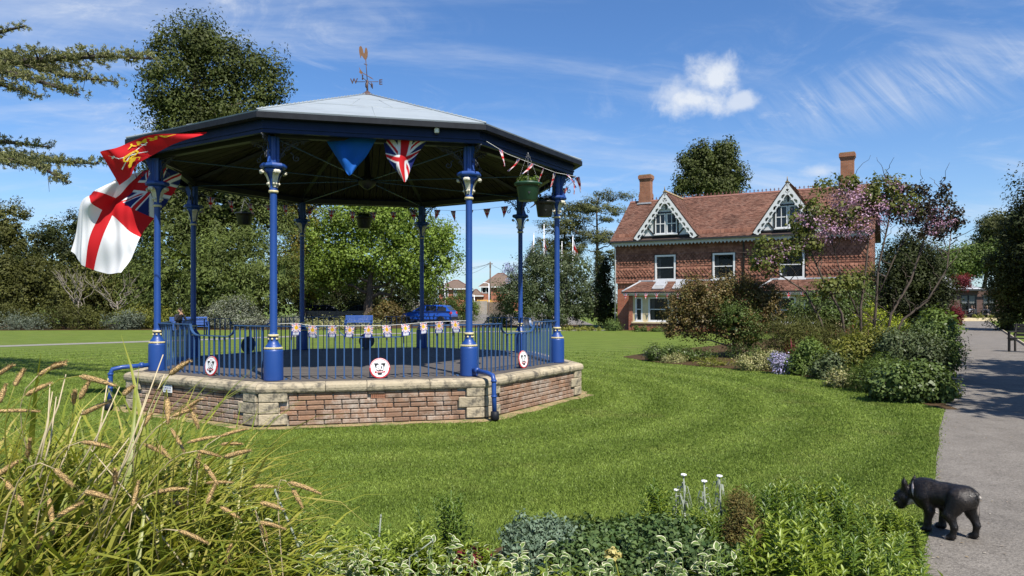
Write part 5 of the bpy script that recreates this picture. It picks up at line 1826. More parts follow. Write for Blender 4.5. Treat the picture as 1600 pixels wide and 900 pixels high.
# dormers
for di, (c, hw) in enumerate(DORM):
    z0, za = 5.52, 8.12
    yf = -.22
    mb = MB()
    mb.add([(c - hw + .12, yf, z0), (c + hw - .12, yf, z0), (c, yf, za - .16)], [(0, 1, 2)])
    D_ = link('dormer', mb.mesh('dormer', M['whitew']), H)
    # slopes running back into the roof
    mb = MB()
    yb = lambda z: -OV + (z - zE) / (RID - zE) * (HD / 2 + OV)
    sl = []
    for s in (-1, 1):
        a, b = Vector((c + s * hw, yf - .30, z0)), Vector((c, yf - .30, za + .04))
        a2, b2 = Vector((c + s * hw, yb(z0) + .05, z0)), Vector((c, yb(za), za + .04))
        mb.add([a, b, b2, a2], [(0, 1, 2, 3)])
        mb.add([a - Vector((0, 0, .08)), b - Vector((0, 0, .08)), b2 - Vector((0, 0, .08)), a2 - Vector((0, 0, .08))], [(0, 1, 2, 3)])
        mb.add([a, b, b - Vector((0, 0, .08)), a - Vector((0, 0, .08))], [(0, 1, 2, 3)])
    dr = link('dormer_roof', mb.mesh('dormer_roof', M['under']), D_)
    mb = MB()
    for s in (-1, 1):
        ux = Vector((0, -1, 0)) if s < 0 else Vector((0, 1, 0))
        a = Vector((c + s * hw, yf - .30, z0)); b = Vector((c, yf - .30, za + .04))
        S_ = (b - a).normalized(); Ld = (b - a).length
        n = ux.cross(S_) if ux.cross(S_).z > 0 else S_.cross(ux)
        r2 = random.Random(di)
        for r_ in range(int(Ld / .105)):
            s_ = r_ * .105
            zz = (a + S_ * s_).z
            ye = yb(zz)
            y = yf - .30
            while y < ye - .02:
                y1 = min(y + .166, ye)
                k = .02 + r2.uniform(0, .012)
                q = a + S_ * s_
                e1 = a + S_ * (s_ + .14)
                p = [Vector((q.x, y, q.z)) + n * k, Vector((q.x, y1 - .004, q.z)) + n * k, Vector((e1.x, y1 - .004, e1.z)) + n * .004, Vector((e1.x, y, e1.z)) + n * .004]
                mb.add(p + [Vector((q.x, y, q.z)), Vector((q.x, y1 - .004, q.z))], [(0, 1, 2, 3), (4, 5, 1, 0)])
                y += .166
    link('dormer_tiles', mb.mesh('dormer_tiles', M['tile']), D_, None, None, 'stuff')
    mb = MB()
    mb.add([(c - .12, yf - .32, za - .02), (c, yf - .32, za + .12), (c + .12, yf - .32, za - .02), (c - .12, yb(za), za - .02), (c, yb(za) + .05, za + .12), (c + .12, yb(za), za - .02)], [(0, 1, 4, 3), (1, 2, 5, 4), (0, 2, 1)])
    mb.tube([(c, yf - .3, za + .08), (c, yf - .3, za + .30)], [.035, .015], 6)
    link('dormer_ridge', mb.mesh('dormer_ridge', M['moss']), D_)
    # pierced bargeboards
    for s in (-1, 1):
        mb = MB()
        a = Vector((c + s * (hw + .02), yf - .30, z0 - .02)); b = Vector((c, yf - .30, za))
        S_ = (b - a).normalized(); n = Vector((-S_.z * s * -1, 0, S_.x * s * -1))
        if n.z > 0: n = -n
        Lb = (b - a).length
        def strip(t0, t1, o0, o1, y=0, th=.035):
            p = [a + S_ * t0 + n * o0, a + S_ * t1 + n * o0, a + S_ * t1 + n * o1, a + S_ * t0 + n * o1]
            mb.add([q + Vector((0, y, 0)) for q in p] + [q + Vector((0, y + th, 0)) for q in p], [(0, 1, 2, 3), (7, 6, 5, 4), (0, 4, 5, 1), (1, 5, 6, 2), (2, 6, 7, 3), (3, 7, 4, 0)])
        strip(0, Lb, 0.02, .17)
        strip(0, Lb - .30, .30, .35)
        nb = 8
        for i in range(nb):
            t0 = .02 + i * (Lb - .28) / nb
            w_ = (Lb - .28) / nb
            strip(t0, t0 + w_ * .34, .168, .302, .001)
            strip(t0 + w_ * .34, t0 + w_ * .52, .168, .205, .001); strip(t0 + w_ * .82, t0 + w_, .168, .205, .001)
        for i in range(nb):
            t0 = .12 + i * (Lb - .4) / nb
            p0 = a + S_ * t0 + n * .345
            mb.add([p0, p0 + S_ * .16, p0 + S_ * .08 + n * .07], [(0, 1, 2)])
        link('bargeboard', mb.mesh('bargeboard', M['whitew']), D_)
    # black framing
    mb = MB()
    zt = 6.93
    wx = .66
    mb.box((c, yf - .015, zt), (2 * (hw - .3) * (za - zt) / (za - z0) + .1, .04, .09))
    mb.box((c, yf - .016, (zt + za - .35) / 2 + .1), (.085, .04, za - zt - .5))
    for s in (-1, 1):
        mb.box((c + s * (wx + .05), yf - .014, (z0 + zt) / 2), (.085, .04, zt - z0))
        p0, p1 = Vector((c + s * (wx + .08), yf - .013, z0 + .12)), Vector((c + s * (hw * .66), yf - .013, z0 + .72))
        d = p1 - p0
        nn = Vector((-d.z, 0, d.x)).normalized() * .04
        mb.add([p0 + nn, p1 + nn, p1 - nn, p0 - nn, p0 + nn + Vector((0, -.02, 0)), p1 + nn + Vector((0, -.02, 0)), p1 - nn + Vector((0, -.02, 0)), p0 - nn + Vector((0, -.02, 0))], [(0, 1, 2, 3), (4, 5, 6, 7), (0, 1, 5, 4), (2, 3, 7, 6)])
    mb.box((c, yf - .012, z0 + .04), (2 * hw - .5, .04, .08))
    link('timber_frame', mb.mesh('timber_frame', M['timber']), D_)
    for s in (-1, 1):
        x0 = c + (-wx if s < 0 else .03); x1 = c + (-.03 if s < 0 else wx)
        w = MB()
        fr = .06
        w.box((x0 + fr / 2, yf - .03, 6.28), (fr, .05, 1.2)); w.box((x1 - fr / 2, yf - .03, 6.28), (fr, .05, 1.2))
        for z in (5.71, 6.28, 6.85): w.box(((x0 + x1) / 2, yf - .03, z), (x1 - x0 - 2 * fr, .048, .05 if z == 6.28 else .06))
        w.box(((x0 + x1) / 2, yf - .032, 6.28), (.035, .046, 1.08))
        f = link('window', w.mesh('window', M['whitew']), D_)
        # (thing > part > sub-part: panes live in the casement mesh's own material slot)
        q = MB(); q.add([(x0 + fr, yf - .012, 5.72), (x1 - fr, yf - .012, 5.72), (x1 - fr, yf - .012, 6.84), (x0 + fr, yf - .012, 6.84)], [(0, 1, 2, 3)])
        link('pane', q.mesh('pane', M['darkglass'] if 'darkglass' in M else M.setdefault('darkglass', pmat('dark_glass', (0.012, 0.014, 0.017), (0.02, 0.022, 0.026), 2, 0.05))), D_)
    q = MB(); q.box((c, yf - .06, 5.64), (1.42, .16, .06)); link('sill', q.mesh('sill', M['whitew']), D_)

# lean-to bays on the ground floor
def bay(x0, x1, wins, sky):
    yb, zt, zb = -1.0, 2.90, 2.25
    mb = MB()
    holes = [(a, b, .52, 1.95) for a, b in wins]
    wall_with_holes(mb, x0, x1, .42, 2.16, yb, holes, .2)
    B = link('bay', mb.mesh('bay', M['creamw']), H)
    mb = MB()
    mb.box(((x0 + x1) / 2, yb - .02, .21), (x1 - x0 + .06, .12, .42))
    mb.box((x0 - .12, yb + .05, 1.08), (.24, .2, 2.16))
    mb.box((x0 - .10, (yb) / 2, 1.08), (.2, -yb - .1, 2.16)); mb.box((x1 + .10, yb / 2, 1.08), (.2, -yb + .1, 2.16))
    link('bay_brickwork', mb.mesh('bay_brickwork', M['redbrick']), B)
    mb = MB(); mb.box(((x0 + x1) / 2, yb - .05, .46), (x1 - x0 + .05, .2, .09)); link('stone_sill', mb.mesh('stone_sill', M['creamw']), B)
    xo0, xo1, yo = x0 - .55, x1 + .4, yb - .35
    mb = MB()
    P = [Vector((xo0, yo, zb)), Vector((xo1, yo, zb)), Vector((xo1 - .6, -.06, zt)), Vector((xo0 + .75, -.06, zt))]
    mb.add(P + [p - Vector((0, 0, .06)) for p in P], [(0, 1, 2, 3), (7, 6, 5, 4), (0, 4, 5, 1), (0, 3, 7, 4), (1, 5, 6, 2)])
    rf = link('bay_roof', mb.mesh('bay_roof', M['under']), B)
    mb = MB()
    S_ = (P[3] - Vector((P[3].x, yo, zb))).normalized(); Lr = (Vector((P[3].x, -.06, zt)) - Vector((P[3].x, yo, zb))).length
    n = Vector((1, 0, 0)).cross(S_)
    roof_tiles(mb, P[0], Vector((1, 0, 0)), S_, n, xo1 - xo0, Lr, lambda x, s: x < .75 * s / Lr + .02 or x > (xo1 - xo0) - .6 * s / Lr - .02 or any(a - xo0 < x < b - xo0 and .25 < s < .25 + 1.0 for a, b in sky), seed=3)
    link('bay_tiles', mb.mesh('bay_tiles', M['tile']), B, None, None, 'stuff')
    mb = MB()
    mb.tube([P[0] + Vector((0, 0, .03)), P[3] + Vector((0, 0, .03))], .055, 6); mb.tube([P[1] + Vector((0, 0, .03)), P[2] + Vector((0, 0, .03))], .055, 6)
    mb.box(((P[2].x + P[3].x) / 2, -.10, zt + .03), (P[2].x - P[3].x + .3, .10, .08))
    link('lead_hip', mb.mesh('lead_hip', M['lead']), B)
    mb = MB(); mb.box(((xo0 + xo1) / 2, yo - .04, zb - .05), (xo1 - xo0, .10, .09)); link('bay_gutter', mb.mesh('bay_gutter', M['timber']), B)
    mb = MB(); mb.box(((xo0 + xo1) / 2, yo + .06, zb - .14), (xo1 - xo0 - .1, .03, .12)); link('bay_fascia', mb.mesh('bay_fascia', M['whitew']), B)
    for (a, b) in sky:
        mb = MB()
        def pp(x, s, h): return Vector((x, yo, zb)) + S_ * s + n * h
        for (xa, xb, s0, s1) in ((a, a + .06, .25, 1.2), (b - .06, b, .25, 1.2), (a, b, .25, .31), (a, b, 1.14, 1.2)):
            vs = [pp(xa, s0, .0), pp(xb, s0, .0), pp(xb, s1, .0), pp(xa, s1, .0), pp(xa, s0, .09), pp(xb, s0, .09), pp(xb, s1, .09), pp(xa, s1, .09)]
            mb.add(vs, [(4, 5, 6, 7), (0, 1, 5, 4), (1, 2, 6, 5), (2, 3, 7, 6), (3, 0, 4, 7)])
        vs = [pp(a + .06, .31, .06), pp(b - .06, .31, .06), pp(b - .06, .80, .06), pp(a + .06, .80, .06)]
        mb.add(vs, [(0, 1, 2, 3)], 1)
        vs = [pp(a + .06, .72, .07), pp(b - .06, .72, .07), pp(b - .06, 1.14, .26), pp(a + .06, 1.14, .26), pp(a + .06, .72, .04), pp(b - .06, .72, .04), pp(b - .06, 1.14, .23), pp(a + .06, 1.14, .23)]
        mb.add(vs, [(0, 1, 2, 3), (7, 6, 5, 4), (0, 4, 5, 1), (0, 3, 7, 4), (1, 5, 6, 2), (2, 6, 7, 3)], 0)
        link('skylight', mb.mesh('skylight', [M['lead'], M['curtain']]), B)
    for (a, b) in wins:
        sash('window', a, b, .52, 1.95, yb + .05, 1 if b - a < 1.5 else 2, 2, .09, curtain=[(a + .1, a + .32)] if b - a > .8 else [(a + .1, b - .1)])
    return B


bay(1.35, 6.1, [(1.50, 1.95), (2.30, 3.55), (3.95, 5.2)], [(2.55, 3.25), (3.75, 4.45)])
bay(8.9, 12.9, [(9.35, 10.4), (10.8, 12.1)], [])
# bunting on the bay gutters
H_M = Matrix.Translation(HA) @ Matrix.Rotation(HANG, 4, 'Z')
hb = [pennant_mesh(0.26, 0.34, UJT, s, True, c) for s, c in ((7, .1), (8, .35), (9, -.3))]
for (x0, x1, lab, n) in ((.75, 6.4, 'small union pennants strung along the left bay roof of the house', 9), (8.4, 13.2, 'small union pennants strung along the right bay roof of the house', 7)):
    pts = [H_M @ Vector((x0 + (x1 - x0) * i / 8, -1.46, 2.16 - .05 * math.sin(PI * (i % 2)) )) for i in range(9)]
    rig('bunting', lab, pts, n, hb, 'bunting on the house')
# ================================================================== trees and shrubs
M['bark'] = pmat('bark', (0.055, 0.040, 0.030), (0.11, 0.085, 0.065), 9, 0.95, 0.8, stretch=(1, 1, .25))
M['barkpale'] = pmat('pale_bark', (0.16, 0.135, 0.11), (0.26, 0.225, 0.19), 9, 0.9, 0.6, stretch=(1, 1, .3))
M['barkdark'] = pmat('dark_bark', (0.022, 0.017, 0.014), (0.05, 0.038, 0.03), 9, 0.95, 0.6)
G = {}
G['conifer'] = leafmat('conifer_sprays', [(0.0268, 0.0379, 0.009), (0.0537, 0.0696, 0.0161), (0.0894, 0.1033, 0.0233)], .18, .6, .4, .55, squeeze=.68)
G['conifer2'] = leafmat('conifer_sprays_light', [(0.0457, 0.069, 0.0167), (0.0862, 0.1159, 0.0272), (0.1437, 0.1701, 0.0398)], .2, .6, .4, .55, squeeze=.68)
G['yew'] = leafmat('yew_needles', [(0.0138, 0.0214, 0.0063), (0.0296, 0.04, 0.0103), (0.0513, 0.0595, 0.0142)], .15, .6, .4, .55, squeeze=.68)
G['yewolive'] = leafmat('olive_yew', [(0.0355, 0.0402, 0.0095), (0.0651, 0.0714, 0.0161), (0.1089, 0.1094, 0.0247)], .18, .6, .4, .55, squeeze=.68)
G['golden'] = leafmat('golden_cypress', [(0.1036, 0.0978, 0.0195), (0.1828, 0.161, 0.0313), (0.2682, 0.2185, 0.044)], .25, .6, .3, .5, squeeze=.68)
G['bright'] = leafmat('fresh_leaves', [(0.0816, 0.1329, 0.0203), (0.1484, 0.2212, 0.0334), (0.2345, 0.3009, 0.05)], .32, .5, .25, .5, squeeze=.68)
G['mid'] = leafmat('green_leaves', [(0.0445, 0.077, 0.019), (0.089, 0.133, 0.0309), (0.1484, 0.196, 0.0416)], .28, .5, .3, .5, squeeze=.68)
G['pine'] = leafmat('pine_needles', [(0.0358, 0.0468, 0.0155), (0.0758, 0.0858, 0.0265), (0.124, 0.1248, 0.042)], .1, .6, .3, .3, squeeze=.68)
G['cedar'] = leafmat('cedar_needles', [(0.0914, 0.1012, 0.0371), (0.1646, 0.1702, 0.0645), (0.2438, 0.2415, 0.1075)], .15, .6, .25, .8)
G['ceano'] = leafmat('grey_green_leaves', [(0.0381, 0.0577, 0.0239), (0.0748, 0.1026, 0.0414), (0.1359, 0.1604, 0.0763)], .2, .45, .25, .5, squeeze=.68)
G['ceanoflower'] = leafmat('blue_flowers', [(0.22, 0.25, 0.42), (0.36, 0.40, 0.58)], .2, .7)
G['bronze'] = leafmat('bronze_leaves', [(0.0596, 0.045, 0.017), (0.1126, 0.0825, 0.0276), (0.1723, 0.1225, 0.0446), (0.0795, 0.0938, 0.0255)], .2, .45, .25, 1.0)
G['deep'] = leafmat('deep_green_leaves', [(0.0382, 0.0648, 0.0184), (0.0801, 0.1188, 0.0306), (0.1431, 0.189, 0.052)], .2, .4, .3, 1.0, squeeze=.68)
G['grey'] = leafmat('silver_leaves', [(0.11, 0.13, 0.085), (0.19, 0.205, 0.15), (0.27, 0.28, 0.21)], .2, .6, .2, 1)
G['lav'] = leafmat('lavender_leaves', [(0.075, 0.095, 0.065), (0.13, 0.15, 0.11)], .2, .6, .2, 1)
G['lime'] = leafmat('lime_heads', [(0.20, 0.26, 0.022), (0.32, 0.38, 0.035), (0.40, 0.44, 0.06)], .25, .5, .15, 2)
G['yellowgreen'] = leafmat('yellow_green_leaves', [(0.1036, 0.1207, 0.0215), (0.1707, 0.184, 0.0342), (0.2438, 0.23, 0.0538)], .3, .5, .25, 1)
G['judas'] = leafmat('judas_leaves', [(0.069, 0.0862, 0.023), (0.1207, 0.1437, 0.0368), (0.184, 0.1898, 0.0575)], .35, .5, .25, .8)
G['judasdark'] = leafmat('bronze_dark_leaves', [(0.028, 0.022, 0.020), (0.05, 0.036, 0.030), (0.05, 0.055, 0.025)], .3, .5, .25, .8)
G['pink'] = leafmat('purple_pink_flowers', [(0.30, 0.15, 0.26), (0.45, 0.27, 0.40), (0.60, 0.42, 0.55)], .3, .7, .15, 1)
G['phloxf'] = leafmat('lilac_flowers', [(0.36, 0.33, 0.62), (0.50, 0.46, 0.74), (0.62, 0.58, 0.80)], .3, .7, .1, 2)
G['maroon'] = leafmat('maroon_leaves', [(0.085, 0.012, 0.02), (0.15, 0.022, 0.032), (0.21, 0.04, 0.045)], .35, .5, .2, 1)
G['varie'] = leafmat('cream_edged_leaves_far', [(0.12, 0.15, 0.04), (0.30, 0.29, 0.12), (0.40, 0.37, 0.2)], .2, .5, .2, 2)


def lobe(px, py, rx, ry, d, rd=None, dd=0.0):
    c = at(px, py, d + dd)
    k = (d + dd) / FPX
    return (c.x, c.y, c.z, rx * k, (rd if rd is not None else (rx + ry) / 2) * k, ry * k)


def tree(name, label, cat, base, lobes, mat, nclump, per, leaf, seed, trunk_r=0.25, bark='bark', clump=0.5, group=None, limbs=6, trunk_top=None, crown_name='crown', extra=None, **kw):
    b = Vector((base[0], base[1], 0))
    t = thing(name, label, cat, b, 0, group)
    Lb = [(l[0] - b.x, l[1] - b.y, l[2], l[3] * .9, l[4] * .9, l[5] * .9) for l in lobes]
    rg_ = random.Random(seed)
    mb = MB()
    top = max(Lb, key=lambda l: l[2])
    tt = trunk_top or Vector((top[0] * .6, top[1] * .6, top[2]))
    n = 7
    pts = [Vector((0, 0, -.05)).lerp(tt, i / n) + (Vector((rg_.uniform(-1, 1), rg_.uniform(-1, 1), 0)) * trunk_r * .5 if 0 < i < n else Vector()) for i in range(n + 1)]
    mb.tube(pts, [trunk_r * (1.25 if i == 0 else 1 - .8 * i / n) for i in range(n + 1)], 8)
    order = sorted(Lb, key=lambda l: -l[3] * l[5])[:limbs]
    for l in order:
        e = Vector(l[:3])
        zz = max(.3, min(e.z - 0.35 * Vector((e.x, e.y)).length, tt.z * .9))
        i = min(n - 1, int(zz / max(tt.z, .1) * n))
        s = pts[i].lerp(pts[i + 1], max(0, min(1, zz / max(tt.z, .1) * n - i)))
        r0 = trunk_r * (1 - .8 * zz / max(tt.z, .1)) * .6
        bark_tubes(mb, None, [(s, e, r0, r0 * .25)], r0, rg_.random(), .25, 6)
        for q in range(3):
            d_ = Vector((rg_.uniform(-1, 1), rg_.uniform(-1, 1), rg_.uniform(-.2, 1)))
            f = Vector((e.x + d_.x * l[3] * .8, e.y + d_.y * l[4] * .8, e.z + d_.z * l[5] * .8))
            bark_tubes(mb, None, [(s.lerp(e, .75), f, r0 * .35, r0 * .1)], r0, rg_.random(), .2, 5)
    link('trunk', mb.mesh('trunk', M[bark]), t)
    con = kw.get('aspect', .45) < .4
    cn, cp, cc_, lk = (.24, 6.6, 1.3, .66) if con else (.42, 4.8, 1.15, .60)
    link(crown_name, crown_mesh(crown_name, Lb, G[mat], int(nclump * cn), int(per * cp), leaf * lk, seed, clump * cc_, **{**dict(core=70 * len(Lb), rough_n=.18 if con else .28), **kw, 'aspect': min(.8, kw.get('aspect', .45) * 1.4)}), t)
    if extra:
        for (nm, lb2, m2, nc, pr, lf, sd_, kw2) in extra:
            Lc = [(l[0] - b.x, l[1] - b.y, l[2], l[3], l[4], l[5]) for l in lb2]
            link(nm, crown_mesh(nm, Lc, G[m2], int(nc * .28), int(pr * 8), lf * .55, sd_, **{**kw2, 'clump': kw2.get('clump', .4) * 1.4, 'core': 80 * len(Lc)}), t)
    return t


def shrub(name, label, base, lobes, mat, nclump, per, leaf, seed, stem=True, cat='shrub', group=None, clump=.25, extra=None, stemr=.02, bark='bark', **kw):
    b = Vector((base[0], base[1], 0))
    t = thing(name, label, cat, b, 0, group)
    Lb = [(l[0] - b.x, l[1] - b.y, l[2], l[3], l[4], l[5]) for l in lobes]
    if stem:
        rg_ = random.Random(seed); mb = MB()
        for l in Lb:
            for q in range(4):
                e = Vector((l[0] + rg_.uniform(-.7, .7) * l[3], l[1] + rg_.uniform(-.7, .7) * l[4], max(.1, l[2] + rg_.uniform(-.3, .7) * l[5])))
                bark_tubes(mb, None, [(Vector((l[0] * .4 + rg_.uniform(-.1, .1), l[1] * .4, 0)), e, stemr, stemr * .4)], stemr, rg_.random(), .15, 5)
        link('stem', mb.mesh('stem', M[bark]), t)
    link('foliage', crown_mesh('foliage', Lb, G[mat], nclump, int(per * 1.9), leaf * .74, seed, clump, **kw), t)
    if extra:
        for (nm, lb2, m2, nc, pr, lf, sd_, kw2) in extra:
            Lc = [(l[0] - b.x, l[1] - b.y, l[2], l[3], l[4], l[5]) for l in lb2]
            link(nm, crown_mesh(nm, Lc, G[m2], nc, pr, lf, sd_, **kw2), t)
    return t


CON = dict(aspect=.34, up=.5, axis_out=.9, jit=.35)
# tall dark conifer behind the bandstand
d = 49
tree('tall_conifer', 'very tall dark conifer with a ragged crown behind the left of the bandstand', 'tree', at(325, 473, d),
     [lobe(*q) for q in ((300, 62, 36, 28, d), (250, 62, 22, 22, d), (325, 70, 24, 22, d), (268, 95, 26, 22, d), (245, 112, 24, 16, d), (300, 108, 44, 34, d), (362, 84, 22, 22, d), (395, 98, 30, 26, d), (420, 116, 20, 22, d), (352, 122, 36, 30, d), (410, 150, 30, 22, d), (252, 158, 22, 20, d), (285, 155, 34, 30, d), (340, 160, 44, 30, d), (258, 192, 22, 18, d),
                          (300, 205, 50, 40, d), (375, 195, 55, 40, d), (285, 262, 55, 40, d), (360, 265, 75, 50, d), (270, 320, 58, 48, d), (350, 340, 76, 55, d), (415, 320, 40, 45, d))],
     'conifer', 1750, 28, .32, 21, .55, clump=.85, limbs=14, extra=[('lower_sprays', [lobe(*q) for q in ((262, 372, 56, 42, d, None, -2), (300, 420, 80, 48, d, None, -3), (236, 440, 48, 42, d, None, -3), (372, 395, 60, 45, d, None, -2), (370, 450, 85, 42, d, None, -3), (425, 430, 42, 50, d, None, -2), (430, 360, 26, 40, d, None, -1), (300, 470, 80, 30, d, None, -3))], 'conifer2', 900, 26, .34, 5, dict(clump=.85, aspect=.3, up=.25, droop=.35, axis_out=.9, flat=.6))], **CON)
# golden cypress, broad fresh-green tree
d = 56
tree('golden_cypress', 'yellow-green golden cypress between the tall conifer and the fresh-green tree', 'tree', at(478, 473, d), [lobe(*q) for q in ((464, 350, 26, 40, d), (474, 390, 26, 42, d), (455, 400, 22, 40, d), (470, 440, 32, 34, d), (484, 345, 18, 36, d), (462, 330, 22, 24, d))], 'golden', 420, 24, .28, 31, .22, clump=.55, **CON)
d = 53
tree('broadleaf_tree', 'broad fresh-green leafy tree with a thick short trunk behind the bandstand', 'tree', at(577, 473, d),
     [lobe(*q) for q in ((512, 378, 40, 50, d), (500, 430, 30, 34, d), (560, 345, 62, 40, d), (620, 350, 62, 44, d), (668, 372, 42, 36, d), (690, 410, 34, 30, d), (700, 372, 18, 24, d), (640, 405, 60, 42, d), (575, 405, 70, 40, d), (520, 420, 44, 34, d), (655, 440, 42, 22, d), (600, 335, 60, 32, d))],
     'bright', 1250, 22, .24, 41, .42, clump=.7, aspect=.62, limbs=11, trunk_top=at(577, 400, d) - Vector((at(577, 473, d).x, d, 0)), gap=.0, shell=.45, up=.5)
d = 62
tree('dark_tree', 'dark spreading tree in shade behind the fresh-green tree', 'tree', at(600, 473, d), [lobe(*q) for q in ((540, 440, 60, 40, d), (610, 445, 70, 36, d), (660, 455, 46, 26, d), (500, 455, 40, 36, d), (470, 440, 40, 50, d), (585, 475, 130, 22, d))], 'yew', 600, 22, .3, 42, .3, clump=.8, aspect=.45)
# yews and dark conifers on the left edge
for i, (lab, bx, d, lo, mat, nc, seed) in enumerate((
        ('dark upright yew at the far left edge of the lawn', 8, 56, ((12, 340, 26, 36), (-6, 375, 40, 55), (22, 385, 24, 50), (-10, 440, 60, 50), (24, 440, 26, 45)), 'yewolive', 420, 51),
        ('dark ragged yew with a spiky top behind the white flag', 100, 57, ((82, 372, 30, 36), (112, 360, 26, 30), (60, 385, 22, 30), (130, 385, 28, 40), (95, 410, 56, 45), (160, 420, 50, 45), (210, 420, 40, 50), (215, 350, 22, 60)), 'yew', 520, 52),
        ('low rounded olive-green yew left of the white flag', 45, 50, ((18, 430, 42, 36), (60, 432, 40, 34), (30, 462, 60, 26)), 'yewolive', 300, 53),
        ('low rounded dark olive yew beneath the white flag', 140, 49, ((110, 450, 44, 34), (160, 452, 50, 36), (205, 460, 36, 34), (130, 478, 70, 18)), 'yewolive', 360, 54),
        ('dark tree mass in deep shade at the left end of the shrubbery', -30, 52, ((-40, 400, 50, 80), (-60, 460, 60, 50)), 'yew', 260, 55))):
    tree('yew_tree', lab, 'tree', at(bx, 473, d), [lobe(*q, d) for q in lo], mat, nc, 26, .26, seed, .25, 'barkdark', clump=.62, group='yews at the left of the lawn', aspect=.36, up=.6, axis_out=.9, jit=.3)
# pine and the tree behind the house
d = 78
pb = at(932, 473, d)
tree('pine_tree', 'tall scots pine with flat tiers of needles left of the house', 'tree', pb,
     [lobe(*q, d) for q in ((915, 318, 26, 9), (945, 308, 24, 8), (972, 306, 16, 6), (930, 326, 34, 8), (958, 328, 20, 8), (905, 345, 24, 10), (950, 345, 18, 7), (968, 345, 10, 6), (890, 360, 20, 10), (942, 372, 26, 9), (962, 380, 16, 7), (925, 366, 20, 7), (906, 386, 20, 8), (948, 398, 22, 8), (965, 412, 14, 10))],
     'pine', 420, 26, .30, 61, .28, 'bark', clump=.62, limbs=14, trunk_top=at(934, 308, d) - Vector((pb.x, d, 0)), aspect=.25, flat=.45, up=.7, jit=.3, extra=None)
d = 80
pb = at(884, 473, d)
tree('pine_tree', 'darker pine half hidden behind the right-hand columns of the bandstand', 'tree', pb, [lobe(*q, d) for q in ((880, 330, 26, 12), (893, 350, 24, 12), (868, 352, 22, 12), (862, 382, 26, 14), (890, 380, 22, 14), (905, 370, 14, 8), (868, 405, 36, 12), (900, 405, 20, 12))], 'pine', 330, 26, .32, 62, .3, 'bark', clump=.7, limbs=8, aspect=.25, flat=.5, up=.6)
d = 66
tree('oak_tree', 'round-headed dark green tree rising behind the house roof', 'tree', at(1108, 473, d), [lobe(*q, d) for q in ((1100, 250, 26, 22), (1082, 256, 18, 20), (1126, 248, 24, 24), (1140, 235, 8, 12), (1142, 270, 22, 22), (1158, 282, 14, 10), (1108, 275, 34, 24), (1078, 285, 20, 16), (1065, 292, 10, 14), (1120, 297, 40, 20), (1062, 300, 14, 8), (1070, 262, 8, 8))], 'conifer', 560, 24, .30, 71, .4, clump=.62, aspect=.55, limbs=12, up=.4)
# cedar: trunk stands out of the frame, its boughs reach in
cb = Vector((-17.5, 15.5, 0))
CE = thing('cedar_tree', 'cedar with flat layered boughs reaching in at the upper left', 'tree', cb)
mb = MB(); mb.tube([(0, 0, -.05), (0, 0, 3), (.1, 0, 7), (0, .1, 12), (0, 0, 16)], [.65, .5, .42, .28, .08], 10)
link('trunk', mb.mesh('trunk', M['bark']), CE)
rgc = random.Random(8); npr = np.random.default_rng(8)


def bough(path, spread, seed, nt=60):
    """one bough: woody axis, side twigs in a flat plate, needle tufts along every twig"""
    path = [Vector(p) for p in path]
    mb = MB(); mb.tube(path, [.10 * (1 - .85 * i / (len(path) - 1)) for i in range(len(path))], 6)
    P, A = [], []
    L_ = [0]
    for p, q in zip(path, path[1:]): L_.append(L_[-1] + (q - p).length)
    def al(s):
        for i in range(len(path) - 1):
            if s <= L_[i + 1]: return path[i].lerp(path[i + 1], (s - L_[i]) / (L_[i + 1] - L_[i])), (path[i + 1] - path[i]).normalized()
        return path[-1], (path[-1] - path[-2]).normalized()
    r2 = random.Random(seed)
    for i in range(nt):
        f = (i + r2.random()) / nt
        p, t = al(f * L_[-1])
        side = -1 if i % 2 else 1
        sv = t.cross(Vector((0, 0, 1))).normalized() * side
        ln = spread * (1.15 - .75 * f) * r2.uniform(.5, 1.1) * min(1, .25 + 2.5 * (1 - f))
        e = p + (sv * r2.uniform(.55, 1) + t * r2.uniform(.35, .9) + Vector((0, 0, r2.uniform(-.38, .34)))) * ln
        m_ = p.lerp(e, .5) + Vector((0, 0, r2.uniform(-.02, .06)))
        mb.tube([p, m_, e], [.022, .014, .005], 4)
        n = int(10 + ln * 26)
        for q in range(n):
            g = (q + r2.random()) / n
            a = p.lerp(m_, g * 2) if g < .5 else m_.lerp(e, g * 2 - 1)
            # short twiglets carry the tufts
            off = Vector((r2.gauss(0, .10), r2.gauss(0, .10), r2.gauss(0.02, .05))) * (1.2 - .5 * g)
            P.append(a + off); A.append((e - p).normalized())
        if r2.random() < .10:
            mb.tube([m_, m_ + Vector((r2.uniform(-.1, .1), 0, -r2.uniform(.2, .5)))], [.008, .003], 4)
    b = link('bough', mb.mesh('bough', M['barkdark']), CE)
    P, A = np.array([p[:] for p in P]), np.array([a[:] for a in A])
    k = 13
    PP = np.repeat(P, k, 0) + npr.normal(size=(len(P) * k, 3)) * .018
    AA = np.repeat(A, k, 0) * .3 + npr.normal(size=PP.shape) * .8 + np.array([0, 0, .55])
    V, F = leaf_arrays(PP, AA, npr.normal(size=PP.shape), .085 * (.6 + .7 * npr.random(len(PP))), .016, npr)
    link('needles', raw_mesh('needles', V, F, [G['cedar']]), b)


